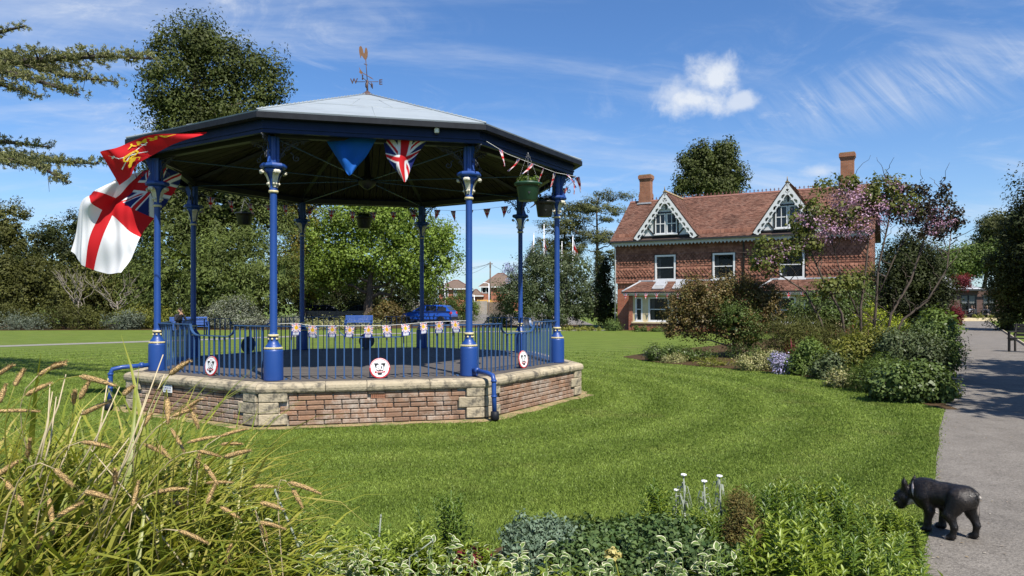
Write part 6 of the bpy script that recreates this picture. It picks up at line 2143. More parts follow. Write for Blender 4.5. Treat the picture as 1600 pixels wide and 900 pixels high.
def bw(px, py, d): return at(px, py, d) - cb
bough([(0.2, 0, 6.6), bw(-90, 95, 15.5), bw(0, 98, 14.5), bw(90, 92, 13.6), bw(160, 88, 13.0), bw(238, 92, 12.5)], 1.15, 1, 70)
bough([(0.2, 0, 6.3), bw(-80, 100, 14), bw(10, 112, 13.2), bw(70, 130, 12.6), bw(125, 148, 12.2)], 0.85, 2, 54)
bough([(0.2, 0, 6.9), bw(-60, 62, 16), bw(0, 50, 15.5), bw(38, 41, 15.2)], .5, 3, 24)
bough([(0.2, 0, 6.7), bw(-80, 80, 16), bw(0, 84, 15.3), bw(100, 118, 14.6), bw(182, 128, 14.2)], .8, 4, 50)
bough([(0.2, 0, 4.6), bw(-90, 240, 15), bw(0, 248, 14), bw(60, 258, 13.4), bw(105, 285, 13.0)], .9, 5, 56)
bough([(0.2, 0, 4.9), bw(-90, 232, 16), bw(0, 240, 15), bw(80, 252, 14.4), bw(155, 256, 14.0)], .75, 6, 50)
bough([(0.2, 0, 5.0), bw(-80, 215, 17), bw(10, 222, 16.3), bw(80, 230, 15.8)], .6, 7, 30)
bough([(0.2, 0, 5.8), bw(-80, 120, 16), bw(0, 132, 15.2), bw(62, 150, 14.8)], .7, 8, 40)
# the boughs outside the frame, coarser, that throw the dappled shade
for i in range(9):
    a = rgc.uniform(-2.6, 1.0); z = rgc.uniform(5.5, 13); ln = 6.5 * (1.1 - z / 18)
    p = [Vector((0, 0, z)), Vector((math.cos(a) * ln * .5, math.sin(a) * ln * .5, z + .3)), Vector((math.cos(a) * ln, math.sin(a) * ln, z))]
    bough(p, 1.3, 20 + i, 30)
# ceanothus in front of the pines
d = 46
tree('ceanothus', 'large rounded grey-green bush with pale blue flowers left of the house', 'shrub', at(860, 473, d), [lobe(*q, d) for q in ((838, 425, 34, 34), (815, 455, 40, 34), (870, 418, 34, 30), (905, 425, 30, 30), (900, 460, 42, 36), (855, 465, 60, 34), (790, 465, 18, 26), (838, 400, 16, 16), (868, 490, 70, 18), (920, 470, 24, 30))], 'ceano', 900, 24, .17, 81, .12, clump=.4, aspect=.4, up=.5, axis_out=.9,
     extra=[('flowers', [lobe(*q, d, 20) for q in ((795, 418, 16, 14), (806, 440, 20, 12), (835, 405, 14, 12), (812, 456, 12, 10), (880, 448, 16, 10))], 'ceanoflower', 90, 16, .09, 3, dict(clump=.22, shell=.8, aspect=.6))])
d = 46
tree('clipped_yew', 'narrow dark columnar yew standing against the left end of the house', 'tree', at(946, 473, d), [lobe(*q, d) for q in ((942, 412, 11, 14), (944, 440, 14, 30), (948, 470, 18, 34), (938, 425, 10, 16), (950, 495, 20, 22))], 'yew', 330, 24, .15, 91, .12, 'barkdark', clump=.32, aspect=.4)
# back-of-lawn shrubs, left to right
for i, (lab, bx, d, lo, mat, nc, lf) in enumerate((
        ('grey lavender-like mound at the far left lawn edge', 30, 42.5, ((10, 505, 40, 12), (50, 506, 30, 11)), 'lav', 130, .13),
        ('low olive bush behind the grey mound', 40, 44.5, ((30, 492, 30, 14), (5, 490, 24, 14), (62, 494, 16, 12)), 'yewolive', 130, .15),
        ('dense round olive bush in the middle of the left shrubbery', 115, 43, ((90, 498, 26, 16), (130, 498, 32, 17), (112, 492, 26, 14), (160, 505, 20, 12)), 'yewolive', 200, .15),
        ('feathery grey-green bush beneath the white flag', 195, 42.8, ((190, 505, 24, 13), (205, 500, 20, 14)), 'lav', 110, .14),
        ('pale straw-yellow grassy bush beside the left column', 215, 44, ((205, 492, 24, 13), (225, 496, 26, 17), (265, 498, 22, 16)), 'yellowgreen', 190, .16),
        ('silver-leaved bush behind the left railing', 362, 44, ((350, 485, 22, 16), (375, 482, 24, 17), (330, 495, 16, 12), (365, 500, 44, 14), (400, 500, 14, 10)), 'grey', 260, .13),
        ('pale-leaved small shrub by the dark column', 475, 44.5, ((465, 502, 14, 6), (450, 504, 20, 6), (430, 505, 22, 7)), 'grey', 90, .12),
        ('white-flecked low bush behind the blue bench', 552, 42, ((515, 508, 26, 6), (560, 506, 32, 6), (590, 508, 18, 5), (480, 510, 18, 5)), 'varie', 170, .11),
        ('rusty tan grassy bush between the parked cars', 605, 51, ((605, 486, 18, 12), (592, 494, 16, 8), (618, 494, 12, 8)), 'bronze', 150, .18),
        ('leafy green shrub beside the blue car', 712, 58, ((718, 475, 20, 18), (735, 482, 14, 14), (700, 482, 14, 12)), 'mid', 150, .18),
        ('dark green undergrowth right of the driveway', 800, 47, ((795, 494, 18, 12), (770, 500, 10, 8)), 'mid', 70, .16),
        ('clipped low hedge before the board fence', 716, 62, ((715, 497, 20, 8), (735, 498, 14, 7)), 'mid', 70, .16))):
    shrub('shrub', lab, at(bx, 473, d), [lobe(*q, d) for q in lo], mat, nc, 22, lf, 100 + i, group='shrubs along the back of the lawn', clump=.33, aspect=.4, up=.6)
# two thin bare-stemmed trees in front of the yews
for bx, lab in ((122, 'small pale leafless tree in front of the dark yews at the left'), (183, 'small flat-topped pale tree under the white flag')):
    d = 44; b = at(bx, 473, d); b.z = 0
    t = thing('bare_tree', lab, 'tree', b, 0, 'small bare trees')
    mb = MB(); r3 = random.Random(bx); k = d / FPX
    mb.tube([(0, 0, 0), (.05, 0, .9), (0, 0, 1.7)], [.07, .055, .045], 6)
    for q in range(9):
        e = Vector((r3.uniform(-38, 38) * k, r3.uniform(-1, 1), 1.7 + r3.uniform(0.3, 1.8)))
        bark_tubes(mb, None, [(Vector((0, 0, r3.uniform(1.0, 1.7))), e, .035, .012)], 0, q, .2, 5)
        for _ in range(4): bark_tubes(mb, None, [(e * .7 + Vector((0, 0, .4)), e + Vector((r3.uniform(-.5, .5), r3.uniform(-.4, .4), r3.uniform(.1, .5))), .014, .006)], 0, _, .2, 4)
    link('trunk', mb.mesh('trunk', M['barkpale']), t)
    link('crown', crown_mesh('crown', [(0, 0, 2.6, 1.4, 1, .7)], G['yellowgreen'], 60, 6, .08, bx, .25, .5), t)
# ------------------------------------------------ right-hand side of the path
d = 42
tree('dark_yew', 'big dark yew with gold tips on the right of the path near the cafe', 'tree', at(1572, 473, d), [lobe(*q, d) for q in ((1580, 380, 18, 36), (1562, 425, 18, 34), (1588, 430, 30, 46), (1560, 460, 14, 30), (1586, 470, 30, 36), (1600, 400, 30, 60), (1582, 494, 32, 18), (1606, 470, 34, 42))], 'yewolive', 620, 26, .2, 111, .3, 'barkdark', clump=.5, aspect=.36, up=.6, axis_out=.9)
d = 40
tree('dark_conifer', 'tall black-green conifer cut by the right edge behind the gold-tipped yew', 'tree', at(1618, 473, d), [lobe(*q, d) for q in ((1600, 345, 16, 20), (1612, 320, 22, 60), (1625, 400, 40, 90), (1592, 352, 10, 14))], 'yew', 420, 26, .24, 112, .3, 'barkdark', clump=.6, aspect=.36, up=.6)
d = 95
for i, (lab, bx, lo, mat) in enumerate((('distant layered cedar beyond the cafe roof', 1560, ((1560, 345, 14, 8), (1552, 356, 20, 8), (1565, 366, 22, 10), (1548, 375, 16, 8)), 'pine'),
                                       ('distant fresh-green tree over the cafe roof', 1535, ((1520, 395, 24, 18), (1545, 385, 22, 18), (1535, 412, 30, 18), (1562, 395, 18, 20)), 'mid'),
                                       ('distant tree behind the left end of the cafe roof', 1500, ((1495, 405, 16, 20), (1478, 415, 16, 22), (1510, 420, 14, 14)), 'mid'))):
    tree('distant_tree', lab, 'tree', at(bx, 473, d), [lobe(*q, d) for q in lo], mat, 240, 22, .42, 120 + i, .4, clump=1.1, group='trees beyond the cafe', aspect=.5, flat=.7)
# trees out of frame on the right whose shade lies over the path
for i, (x, y, h, r) in enumerate(((11.6, 6.0, 8.5, 2.4), (13.4, 9.2, 9.0, 2.7), (15.8, 13.0, 9.0, 2.8))):
    tree('roadside_tree', ('dense evergreen standing right of the path beside the camera', 'dense evergreen second along the right of the path', 'dense evergreen third along the right of the path')[i], 'tree', (x, y, 0),
         [(x, y, h * .55, r, r, h * .42), (x + .6, y + .4, h * .35, r * 1.1, r, h * .3), (x - .3, y, h * .8, r * .7, r * .7, h * .2)], 'yew', 300, 14, .5, 130 + i, .3, 'barkdark', clump=.7, group='trees right of the path', aspect=.5)
# ------------------------------------------------ the long border
# bronze-leaved spreading bush
d = 21
tree('bronze_bush', 'large spreading brown-green bush with forked pale stems at the end of the border', 'shrub', at(1145, 473, d),
     [lobe(*q, d) for q in ((1100, 455, 40, 22), (1150, 448, 44, 22), (1190, 465, 34, 26), (1070, 478, 32, 22), (1060, 500, 24, 18), (1120, 480, 55, 30), (1180, 495, 40, 28), (1090, 510, 30, 16), (1150, 515, 40, 24), (1055, 520, 14, 12))],
     'bronze', 800, 24, .085, 141, .07, 'barkpale', clump=.22, limbs=10, aspect=.5, up=.5, trunk_top=Vector((0, 0, 1.2)), extra=[('green_growth', [lobe(*q, d - .3) for q in ((1150, 500, 40, 34), (1180, 525, 30, 26), (1135, 490, 24, 24), (1165, 548, 34, 14))], 'deep', 260, 22, .08, 9, dict(clump=.22, aspect=.4, up=.5))])
# judas tree
d = 20
jb = at(1350, 473, d)
JT = thing('judas_tree', 'multi-stemmed tree with purple-pink blossom in front of the house', 'tree', (jb.x, jb.y, 0))
jo = Vector((jb.x, jb.y, 0))
mb = MB()
rj = random.Random(5)
stems = [((1302, 548), (1280, 500), (1255, 455), (1210, 425), (1185, 395)), ((1325, 545), (1318, 490), (1285, 440), (1270, 395), (1262, 345), (1258, 330)), ((1345, 548), (1342, 480), (1350, 420), (1358, 360), (1340, 310), (1325, 285)), ((1362, 548), (1368, 480), (1372, 420), (1385, 350), (1395, 300), (1385, 272)),
         ((1380, 548), (1395, 490), (1425, 440), (1440, 380), (1452, 330), (1470, 295)), ((1385, 545), (1410, 500), (1450, 470), (1478, 420), (1488, 360)), ((1345, 500), (1315, 430), (1300, 380), (1290, 330)), ((1368, 470), (1400, 400), (1425, 345), (1440, 300))]
tips = []
for si, s in enumerate(stems):
    dd = rj.uniform(-.8, .8)
    pts = [at(x + rj.uniform(-3, 3), y, d + dd * i / (len(s) - 1)) - jo for i, (x, y) in enumerate(s)]
    if si < 6: pts[0].z = -.05
    r0 = .042 if si < 6 else .022
    mb.tube(pts, [r0 * (1 - .75 * i / (len(pts) - 1)) for i in range(len(pts))], 7)
    for i in range(1, len(pts)):
        for q in range(5):
            p = pts[i - 1].lerp(pts[i], rj.random())
            e = p + Vector((rj.uniform(-.7, .7), rj.uniform(-.7, .7), rj.uniform(.1, .75)))
            bark_tubes(mb, None, [(p, e, .014, .004)], 0, rj.random(), .2, 4)
            if i >= 2: tips.append(e)
link('trunk', mb.mesh('trunk', M['bark']), JT)
def jl(*q): l = lobe(*q, d); return (l[0] - jo.x, l[1] - jo.y, l[2], l[3], l[4], l[5])
link('blossom', crown_mesh('blossom', [jl(*q) for q in ((1325, 310, 28, 24), (1340, 330, 34, 26), (1265, 345, 22, 18), (1290, 360, 26, 20), (1395, 300, 16, 22), (1375, 330, 24, 24), (1255, 380, 16, 12), (1335, 360, 30, 16), (1460, 350, 26, 24), (1410, 330, 18, 22), (1220, 395, 14, 14), (1200, 410, 16, 10))], G['pink'], 760, 14, .05, 6, .15, .7, .3, jit=.5), JT)
link('crown', crown_mesh('crown', [jl(*q) for q in ((1325, 285, 18, 14), (1290, 292, 20, 8), (1385, 290, 26, 20), (1400, 320, 34, 20), (1270, 330, 14, 26), (1250, 350, 16, 20), (1360, 310, 20, 22), (1200, 385, 22, 14), (1195, 410, 26, 14), (1230, 395, 24, 16), (1300, 450, 36, 14), (1330, 440, 24, 14), (1260, 380, 26, 14), (1315, 340, 34, 20))], G['judas'], 560, 13, .082, 7, .17, .85, .35, jit=.5), JT)
link('dark_crown', crown_mesh('dark_crown', [jl(*q) for q in ((1440, 298, 26, 10), (1458, 322, 30, 14), (1478, 300, 10, 16), (1472, 345, 28, 14), (1430, 335, 30, 18), (1492, 350, 10, 14), (1455, 362, 34, 12), (1410, 296, 16, 10), (1498, 330, 6, 8))], G['judasdark'], 260, 12, .075, 8, .15, .8, .2, jit=1.1), JT)
d = 26
tree('irish_yew', 'massive dark yew at the right end of the border beside the path', 'tree', at(1430, 473, d), [lobe(*q, d) for q in ((1415, 400, 26, 38), (1442, 405, 28, 38), (1400, 430, 24, 38), (1460, 430, 20, 34), (1430, 440, 44, 40), (1464, 460, 16, 28), (1422, 480, 44, 30), (1460, 490, 16, 20), (1390, 470, 20, 36))], 'yew', 900, 24, .13, 151, .2, 'barkdark', clump=.35, aspect=.38, up=.5, axis_out=.9)
d = 25
shrub('broad_shrub', 'dark glossy shrub below the right bay of the house', at(1275, 473, d), [lobe(*q, d) for q in ((1275, 490, 34, 30), (1300, 475, 30, 24), (1250, 500, 20, 24), (1320, 500, 30, 26), (1340, 470, 20, 34))], 'deep', 420, 22, .10, 152, clump=.28, aspect=.5)
d = 24.5
shrub('yellow_shrub', 'yellow-leaved shrub behind the stems of the blossom tree', at(1345, 473, d + 3), [lobe(*q, d + 3) for q in ((1345, 455, 22, 26), (1365, 440, 14, 24), (1338, 480, 16, 20))], 'yellowgreen', 150, 18, .10, 153, clump=.25)
BD = 'shrubs and perennials of the long border'
for i, (lab, bx, d, lo, mat, nc, lf, kw) in enumerate((
        ('lime-yellow spurge with rounded heads under the blossom tree', 1375, 20.8, ((1350, 505, 16, 12), (1370, 498, 20, 14), (1400, 508, 18, 12), (1362, 484, 8, 8), (1385, 512, 26, 10)), 'lime', 150, .055, dict(aspect=.6, clump=.14)),
        ('low dark glossy mat at the tip of the border', 1050, 19.6, ((1030, 553, 20, 10), (1060, 552, 26, 9), (1095, 556, 24, 8)), 'deep', 160, .07, dict(clump=.14)),
        ('silvery tuft at the very tip of the border', 1018, 19.7, ((1018, 555, 8, 10), (1030, 560, 10, 8)), 'grey', 45, .07, dict(clump=.12)),
        ('small variegated mound along the front of the border', 1055, 19.2, ((1055, 562, 18, 7), (1040, 563, 8, 5)), 'varie', 60, .05, dict(clump=.1)),
        ('low rusty green edging plants before the bronze bush', 1125, 18.2, ((1110, 568, 26, 6), (1145, 572, 24, 6)), 'yellowgreen', 80, .05, dict(clump=.1)),
        ('cream-variegated mound left of the lilac flowers', 1185, 17.0, ((1175, 568, 22, 13), (1198, 565, 18, 14)), 'varie', 150, .06, dict(clump=.14)),
        ('tall feathery olive grasses in the middle of the border', 1245, 18.4, ((1225, 535, 30, 26), (1260, 528, 34, 24), (1300, 532, 34, 24), (1225, 515, 24, 16), (1270, 550, 40, 14)), 'yewolive', 330, .17, dict(aspect=.10, up=1.4, axis_out=1.1, clump=.3)),
        ('mid-green leafy clump right of the lilac flowers', 1262, 15.9, ((1255, 572, 24, 15), (1280, 568, 18, 14), (1265, 550, 20, 16)), 'mid', 190, .09, dict(clump=.16)),
        ('small grey-green clump with white buds in the border', 1293, 15.0, ((1290, 580, 18, 14), (1300, 568, 14, 12)), 'ceano', 110, .09, dict(clump=.14)),
        ('yellow-green variegated bush in the centre of the border', 1345, 15.2, ((1335, 555, 32, 24), (1365, 540, 28, 22), (1320, 565, 20, 16), (1375, 565, 24, 20)), 'yellowgreen', 430, .085, dict(clump=.18)),
        ('white-flecked low plants in front of the yellow-green bush', 1320, 13.6, ((1315, 595, 22, 10), (1340, 602, 18, 8)), 'varie', 90, .07, dict(clump=.13)),
        ('fine-leaved green clump at the front of the border', 1362, 12.9, ((1360, 590, 28, 20), (1385, 580, 22, 18)), 'mid', 200, .07, dict(aspect=.2, up=1.0, clump=.17)),
        ('broad geranium clump at the front corner of the border by the path', 1420, 11.6, ((1390, 605, 30, 15), (1425, 605, 34, 18), (1460, 610, 26, 15), (1410, 590, 34, 15), (1445, 592, 30, 13)), 'deep', 480, .075, dict(aspect=.75, up=.9, clump=.14)),
        ('dark grey-green bush along the path behind the geranium', 1425, 14.6, ((1405, 540, 28, 24), (1435, 550, 30, 24), (1395, 560, 24, 20), (1455, 575, 22, 20)), 'ceano', 330, .08, dict(clump=.2)),
        ('dark bushy evergreen at the path edge', 1470, 15.0, ((1465, 545, 24, 26), (1480, 560, 14, 22), (1450, 530, 24, 20)), 'deep', 330, .08, dict(clump=.2)),
        ('large-leaved pale-spotted shrub by the path', 1465, 20.0, ((1460, 505, 16, 14), (1475, 512, 14, 16), (1452, 515, 14, 14)), 'mid', 120, .14, dict(aspect=.5, clump=.22)),
        ('small maroon-leaved shrub by the path near the cafe', 1492, 40.0, ((1492, 490, 8, 9), (1496, 498, 6, 6)), 'maroon', 70, .12, dict(clump=.25)),
        ('low green plant at the foot of the left bay of the house', 958, 41.0, ((958, 510, 12, 7),), 'deep', 60, .13, dict(clump=.25)),
        ('straggly green plants at the foot of the house wall', 1020, 39.6, ((1000, 514, 10, 4), (1030, 516, 14, 4)), 'mid', 50, .12, dict(clump=.2)),
        ('dry grassy plants left of the house', 910, 41.2, ((900, 516, 30, 3), (930, 516, 10, 3)), 'yellowgreen', 60, .12, dict(clump=.18)))):
    shrub('border_plant', lab, at(bx, 473, d), [lobe(*q, d) for q in lo], mat, nc, 22, lf, 200 + i, cat='plant', group=BD, **{**dict(aspect=.45, up=.6), **kw})
d = 16.2
shrub('creeping_phlox', 'mound of lilac-blue flowers spilling over the border edge', at(1225, 473, d), [lobe(*q, d) for q in ((1222, 568, 18, 12), (1232, 574, 18, 9), (1212, 562, 10, 8))], 'mid', 60, 16, .05, 231, cat='plant', clump=.1,
      extra=[('flowers', [lobe(*q, d - .1) for q in ((1215, 562, 12, 9), (1228, 568, 16, 11), (1238, 576, 14, 8), (1224, 578, 14, 6))], 'phloxf', 190, 14, .032, 8, dict(clump=.09, shell=.75, aspect=.9, up=.6))])
# dark red cordyline spike
d = 16.6; b = at(1238, 473, d); b.z = 0
t = thing('cordyline', 'dark red spiky-leaved plant rising from the lilac flowers', 'plant', b)
mb = MB(); r3 = random.Random(3)
for q in range(22):
    a = r3.uniform(0, 2 * PI); l = r3.uniform(.35, .75); o = r3.uniform(.05, .28)
    dr = Vector((math.cos(a), math.sin(a), 0)); sd_ = Vector((-dr.y, dr.x, 0)) * .016
    p = [Vector((0, 0, .1)) + dr * .01, Vector((0, 0, .1 + l * .55)) + dr * o * .4, Vector((0, 0, .1 + l * .95)) + dr * o]
    mb.add([p[0] - sd_, p[0] + sd_, p[1] + sd_, p[1] - sd_, p[2]], [(0, 1, 2, 3), (3, 2, 4)])
link('foliage', mb.mesh('foliage', G['maroon']), t)
# red-leaved japanese maple over the cafe roof edge
d = 46
tree('red_maple', 'small tree with dark red leaves before the cafe roof', 'tree', at(1502, 473, d), [lobe(*q, d) for q in ((1500, 438, 12, 6), (1508, 442, 10, 6), (1494, 445, 8, 6))], 'maroon', 90, 16, .16, 251, .06, 'barkdark', clump=.3)

# the wood beyond the lawn that reads as one dark mass
wl0 = [lobe(px, py, 46, ry, 84) for px, py, ry in ((-120, 450, 60), (-40, 455, 50), (40, 452, 48), (110, 455, 44), (180, 455, 44), (250, 452, 48), (320, 455, 46), (390, 455, 46), (450, 458, 42), (510, 460, 36), (570, 466, 28), (630, 472, 22))]
o = crown_mesh('distant_wood', wl0, G['yew'], 300, 30, .6, 400, 1.8, .5, core=900)
tag(link('distant_wood', o), 'dark wood beyond the shrubbery at the back of the lawn', 'woodland', None, 'stuff')
# ================================================================== the near flowerbed
G['blade'] = leafmat('grass_leaf', [(0.095, 0.125, 0.014), (0.185, 0.220, 0.026), (0.28, 0.29, 0.042), (0.40, 0.34, 0.10)], .35, .42, .15, 2, .4)
G['straw'] = leafmat('straw', [(0.42, 0.34, 0.20), (0.58, 0.49, 0.32), (0.34, 0.25, 0.13)], .2, .6, .1, 3)
G['seed'] = pmat('seed_head', (0.50, 0.31, 0.12), (0.68, 0.47, 0.21), 60, .85, .9, bumpscale=220)
G['whorl'] = leafmat('narrow_leaves', [(0.050, 0.095, 0.013), (0.100, 0.165, 0.024), (0.165, 0.235, 0.040)], .32, .38, .12, 2, .4)
G['whorllight'] = leafmat('narrow_leaves_light', [(0.115, 0.165, 0.018), (0.190, 0.255, 0.032), (0.27, 0.33, 0.055)], .32, .38, .12, 2, .4)
G['sedum'] = leafmat('sedum_leaves', [(0.080, 0.125, 0.075), (0.125, 0.180, 0.115), (0.175, 0.235, 0.160)], .2, .5, .1, 2)
G['geran'] = leafmat('geranium_leaves', [(0.045, 0.085, 0.026), (0.080, 0.130, 0.042), (0.130, 0.185, 0.065)], .25, .5, .15, 2)
G['heath'] = leafmat('heather_sprigs', [(0.085, 0.085, 0.025), (0.19, 0.13, 0.04), (0.12, 0.14, 0.035)], .2, .6, .3, 4)
G['silver'] = leafmat('silver_felt', [(0.22, 0.25, 0.20), (0.32, 0.35, 0.29)], .15, .8, .1, 3)
G['vgreen'] = leafmat('leaf_green', [(0.10, 0.165, 0.034), (0.16, 0.23, 0.055)], .3, .4, .1, 3, .4)
G['vcream'] = leafmat('leaf_cream', [(0.56, 0.55, 0.34), (0.66, 0.65, 0.46)], .3, .45, .08, 3, .4)
rn = random.Random(17)


def blade_pts(L_, w, arch, seed):
    r = random.Random(seed)
    n = 7
    vs, fs = [], []
    yaw = r.uniform(-.3, .3)
    x = z = 0.0
    a = PI / 2 - r.uniform(.05, .25)
    for i in range(n + 1):
        t = i / n
        ww = w * (0.55 + .75 * t if t < .45 else (1 - t) / .55 * .9 + .02)
        y0 = yaw * t * L_ * .15
        vs += [(x, y0 - ww / 2, z), (x - .15 * ww * math.sin(a), y0, z - .22 * ww), (x, y0 + ww / 2, z)]
        st = L_ / n
        x += math.cos(a) * st; z += math.sin(a) * st
        a -= arch * (0.10 + .42 * t)
    for i in range(n):
        b = i * 3
        fs += [(b, b + 1, b + 4, b + 3), (b + 1, b + 2, b + 5, b + 4)]
    return vs, fs


gb = Vector((-1.45, 2.75, 0))
GR = thing('ornamental_grass', 'big clump of arching grass with tan seed heads in the lower left corner', 'ornamental grass', gb)
bl = []
for i in range(14):
    mb = MB(); vs, fs = blade_pts(rn.uniform(1.1, 1.6), rn.uniform(.024, .040), rn.uniform(.55, 1.25), i); mb.add(vs, fs, 0, True); bl.append(mb.mesh('blade', G['blade']))
def clump_pos():
    while True:
        x, y = rn.uniform(-2.9, -.95), rn.uniform(1.9, 3.5)
        if (x + 1.95) ** 2 / 1.0 + (y - 2.7) ** 2 / .7 < 1 and y > 1.75: return x, y
for i in range(240):
    x, y = clump_pos()
    s = rn.uniform(.75, 1.08) * (1 - max(0, x + 1.55) * .75)
    o = link('blade', bl[rn.randrange(14)], GR, Vector((x, y, 0)) - gb, (rn.uniform(-.2, .2), rn.uniform(-.2, .2), rn.uniform(0, 2 * PI)))
    o.scale = (s, s, s)
V, F = [], []
for i in range(3600):
    x, y = clump_pos()
    vs, fs = blade_pts(rn.uniform(.85, 1.55) * (1 - max(0, x + 1.55) * .75), rn.uniform(.018, .040), rn.uniform(.5, 1.5), i + 50)
    m_ = Matrix.Translation(Vector((x, y, 0)) - gb) @ Euler((rn.uniform(-.2, .2), rn.uniform(-.2, .2), rn.uniform(0, 2 * PI))).to_matrix().to_4x4()
    o = len(V)
    V += [tuple(m_ @ Vector(p)) for p in vs]; F += [[q + o for q in f] for f in fs]
link('blade_mass', raw_mesh('blade_mass', V, F, [G['blade']], smooth=True), GR, None, None, 'stuff')
V, F = [], []
for i in range(260):
    x, y = clump_pos()
    vs, fs = blade_pts(rn.uniform(.6, 1.2) * (1 - max(0, x + 1.55) * .75), rn.uniform(.004, .010), rn.uniform(.2, 1.1), i + 5000)
    m_ = Matrix.Translation(Vector((x, y, 0)) - gb) @ Euler((rn.uniform(-.3, .3), rn.uniform(-.3, .3), rn.uniform(0, 2 * PI))).to_matrix().to_4x4()
    o = len(V)
    V += [tuple(m_ @ Vector(p)) for p in vs]; F += [[q + o for q in f] for f in fs]
link('dead_blades', raw_mesh('dead_blades', V, F, [G['straw']], smooth=True), GR, None, None, 'stuff')
heads = [(82, 573, 35, 46), (153, 593, -15, 52), (150, 635, 30, 54), (150, 692, 1, 62), (27, 640, 3, 60), (152, 771, -2, 52), (23, 770, -55, 52), (278, 686, -45, 44), (319, 684, 15, 50), (365, 674, 20, 40), (361, 692, 12, 42), (371, 707, 20, 46), (326, 707, -5, 40), (330, 740, -42, 38), (342, 752, 12, 52), (264, 764, 15, 56), (276, 785, -20, 26), (360, 800, -25, 36), (301, 836, -12, 52), (280, 573, 38, 44), (295, 634, 38, 62), (286, 643, 25, 36), (371, 872, 88, 52), (357, 865, 72, 42), (8, 577, 40, 28), (30, 589, 75, 30), (60, 606, 35, 40), (4, 614, 80, 32), (116, 620, 70, 30), (132, 608, 65, 34), (80, 802, -70, 52), (109, 795, 35, 42), (120, 826, 40, 54), (212, 770, 85, 42), (416, 759, -2, 40), (476, 760, -20, 50), (464, 776, -62, 30), (425, 789, -15, 36), (425, 819, -15, 38), (412, 829, -60, 26), (305, 655, -70, 24), (262, 640, -80, 34), (230, 655, 68, 26), (90, 570, 20, 30), (256, 705, -60, 28), (310, 720, 80, 30), (200, 610, 50, 20), (45, 700, 70, 40), (100, 745, -50, 36), (180, 745, 78, 34), (12, 730, 40, 44), (60, 850, 60, 44), (240, 700, -30, 30), (330, 770, 75, 34)]
for i, (px, py, an, ln) in enumerate(heads):
    d = 2.35 + rn.uniform(-.25, .45) + max(0, px - 200) * .0012
    c = at(px, py, d); a = math.radians(an)
    L_ = ln / FPX * d * 1.02
    dr = Vector((math.cos(a), rn.uniform(-.45, .45), math.sin(a))).normalized()
    p0, p1 = c - dr * L_ / 2, c + dr * L_ / 2
    r = .0074 * rn.uniform(.8, 1.15)
    mb = MB()
    n = 12
    sag = Vector((0, 0, -.012 * L_ / .12))
    pts, rs = [], []
    for q in range(n + 1):
        t = q / n
        pts.append(p0.lerp(p1, t) + sag * (4 * (t - .5) ** 2 * 0 + t * t) - gb)
        rs.append(r * (0.25 + .75 * min(1, t * 6)) * (1 if t < .6 else 1 - .72 * ((t - .6) / .4)))
    mb.tube(pts, rs, 9, 0)
    # bristles
    for q in range(190):
        t = rn.random() ** .9
        ct = p0.lerp(p1, t) + sag * t * t - gb
        dv = Vector((rn.gauss(0, 1), rn.gauss(0, 1), rn.gauss(0, 1))); dv = (dv - dr * dv.dot(dr)).normalized()
        rr = r * (1 if t < .6 else 1 - .7 * ((t - .6) / .4))
        b0 = ct + dv * rr * .85; e = b0 + (dv * .6 + dr * .9).normalized() * .0115
        sv = dr.cross(dv) * .0011
        mb.add([b0 - sv, b0 + sv, e], [(0, 1, 2)], 0)
    # stem up from the clump
    base = Vector((min(-.75, c.x + rn.uniform(-.5, -.05)), d + rn.uniform(-.1, .5), .25)) - gb
    if px > 400: base = Vector((-.85, 2.7, .3)) - gb
    q0 = p0 - gb
    ctl = q0 - dr * .16 + Vector((0, 0, -.02)); mid = base.lerp(ctl, .65) + Vector((0, 0, .10))
    st = []
    for q in range(9):
        t = q / 8
        st.append(base * (1 - t) ** 3 + mid * 3 * t * (1 - t) ** 2 + ctl * 3 * t * t * (1 - t) + q0 * t ** 3)
    mb.tube(st, [.0022] * 5 + [.0017] * 4, 5, 1)
    link('seed_head', mb.mesh('seed_head', [G['seed'], G['straw'] if i % 3 == 0 else G['blade']]), GR)
for i, (x0, y0, x1, y1) in enumerate(((183, 737, 255, 554), (190, 727, 257, 585), (186, 735, 230, 615), (155, 740, 202, 684), (144, 688, 187, 604), (152, 670, 169, 591), (66, 678, 82, 612), (74, 690, 88, 620), (85, 640, 103, 585), (70, 665, 78, 600), (220, 800, 140, 700), (95, 720, 130, 640))):
    d = 2.45 + .1 * (i % 3)
    a, b = at(x0, y0, d) - gb, at(x1, y1, d + .05) - gb
    a = a + (a - b) * .8
    mb = MB(); mb.tube([a, a.lerp(b, .5) + Vector((.01, 0, 0)), b], [.0036, .0030, .0018], 6)
    link('straw_stem', mb.mesh('straw_stem', G['straw']), GR)

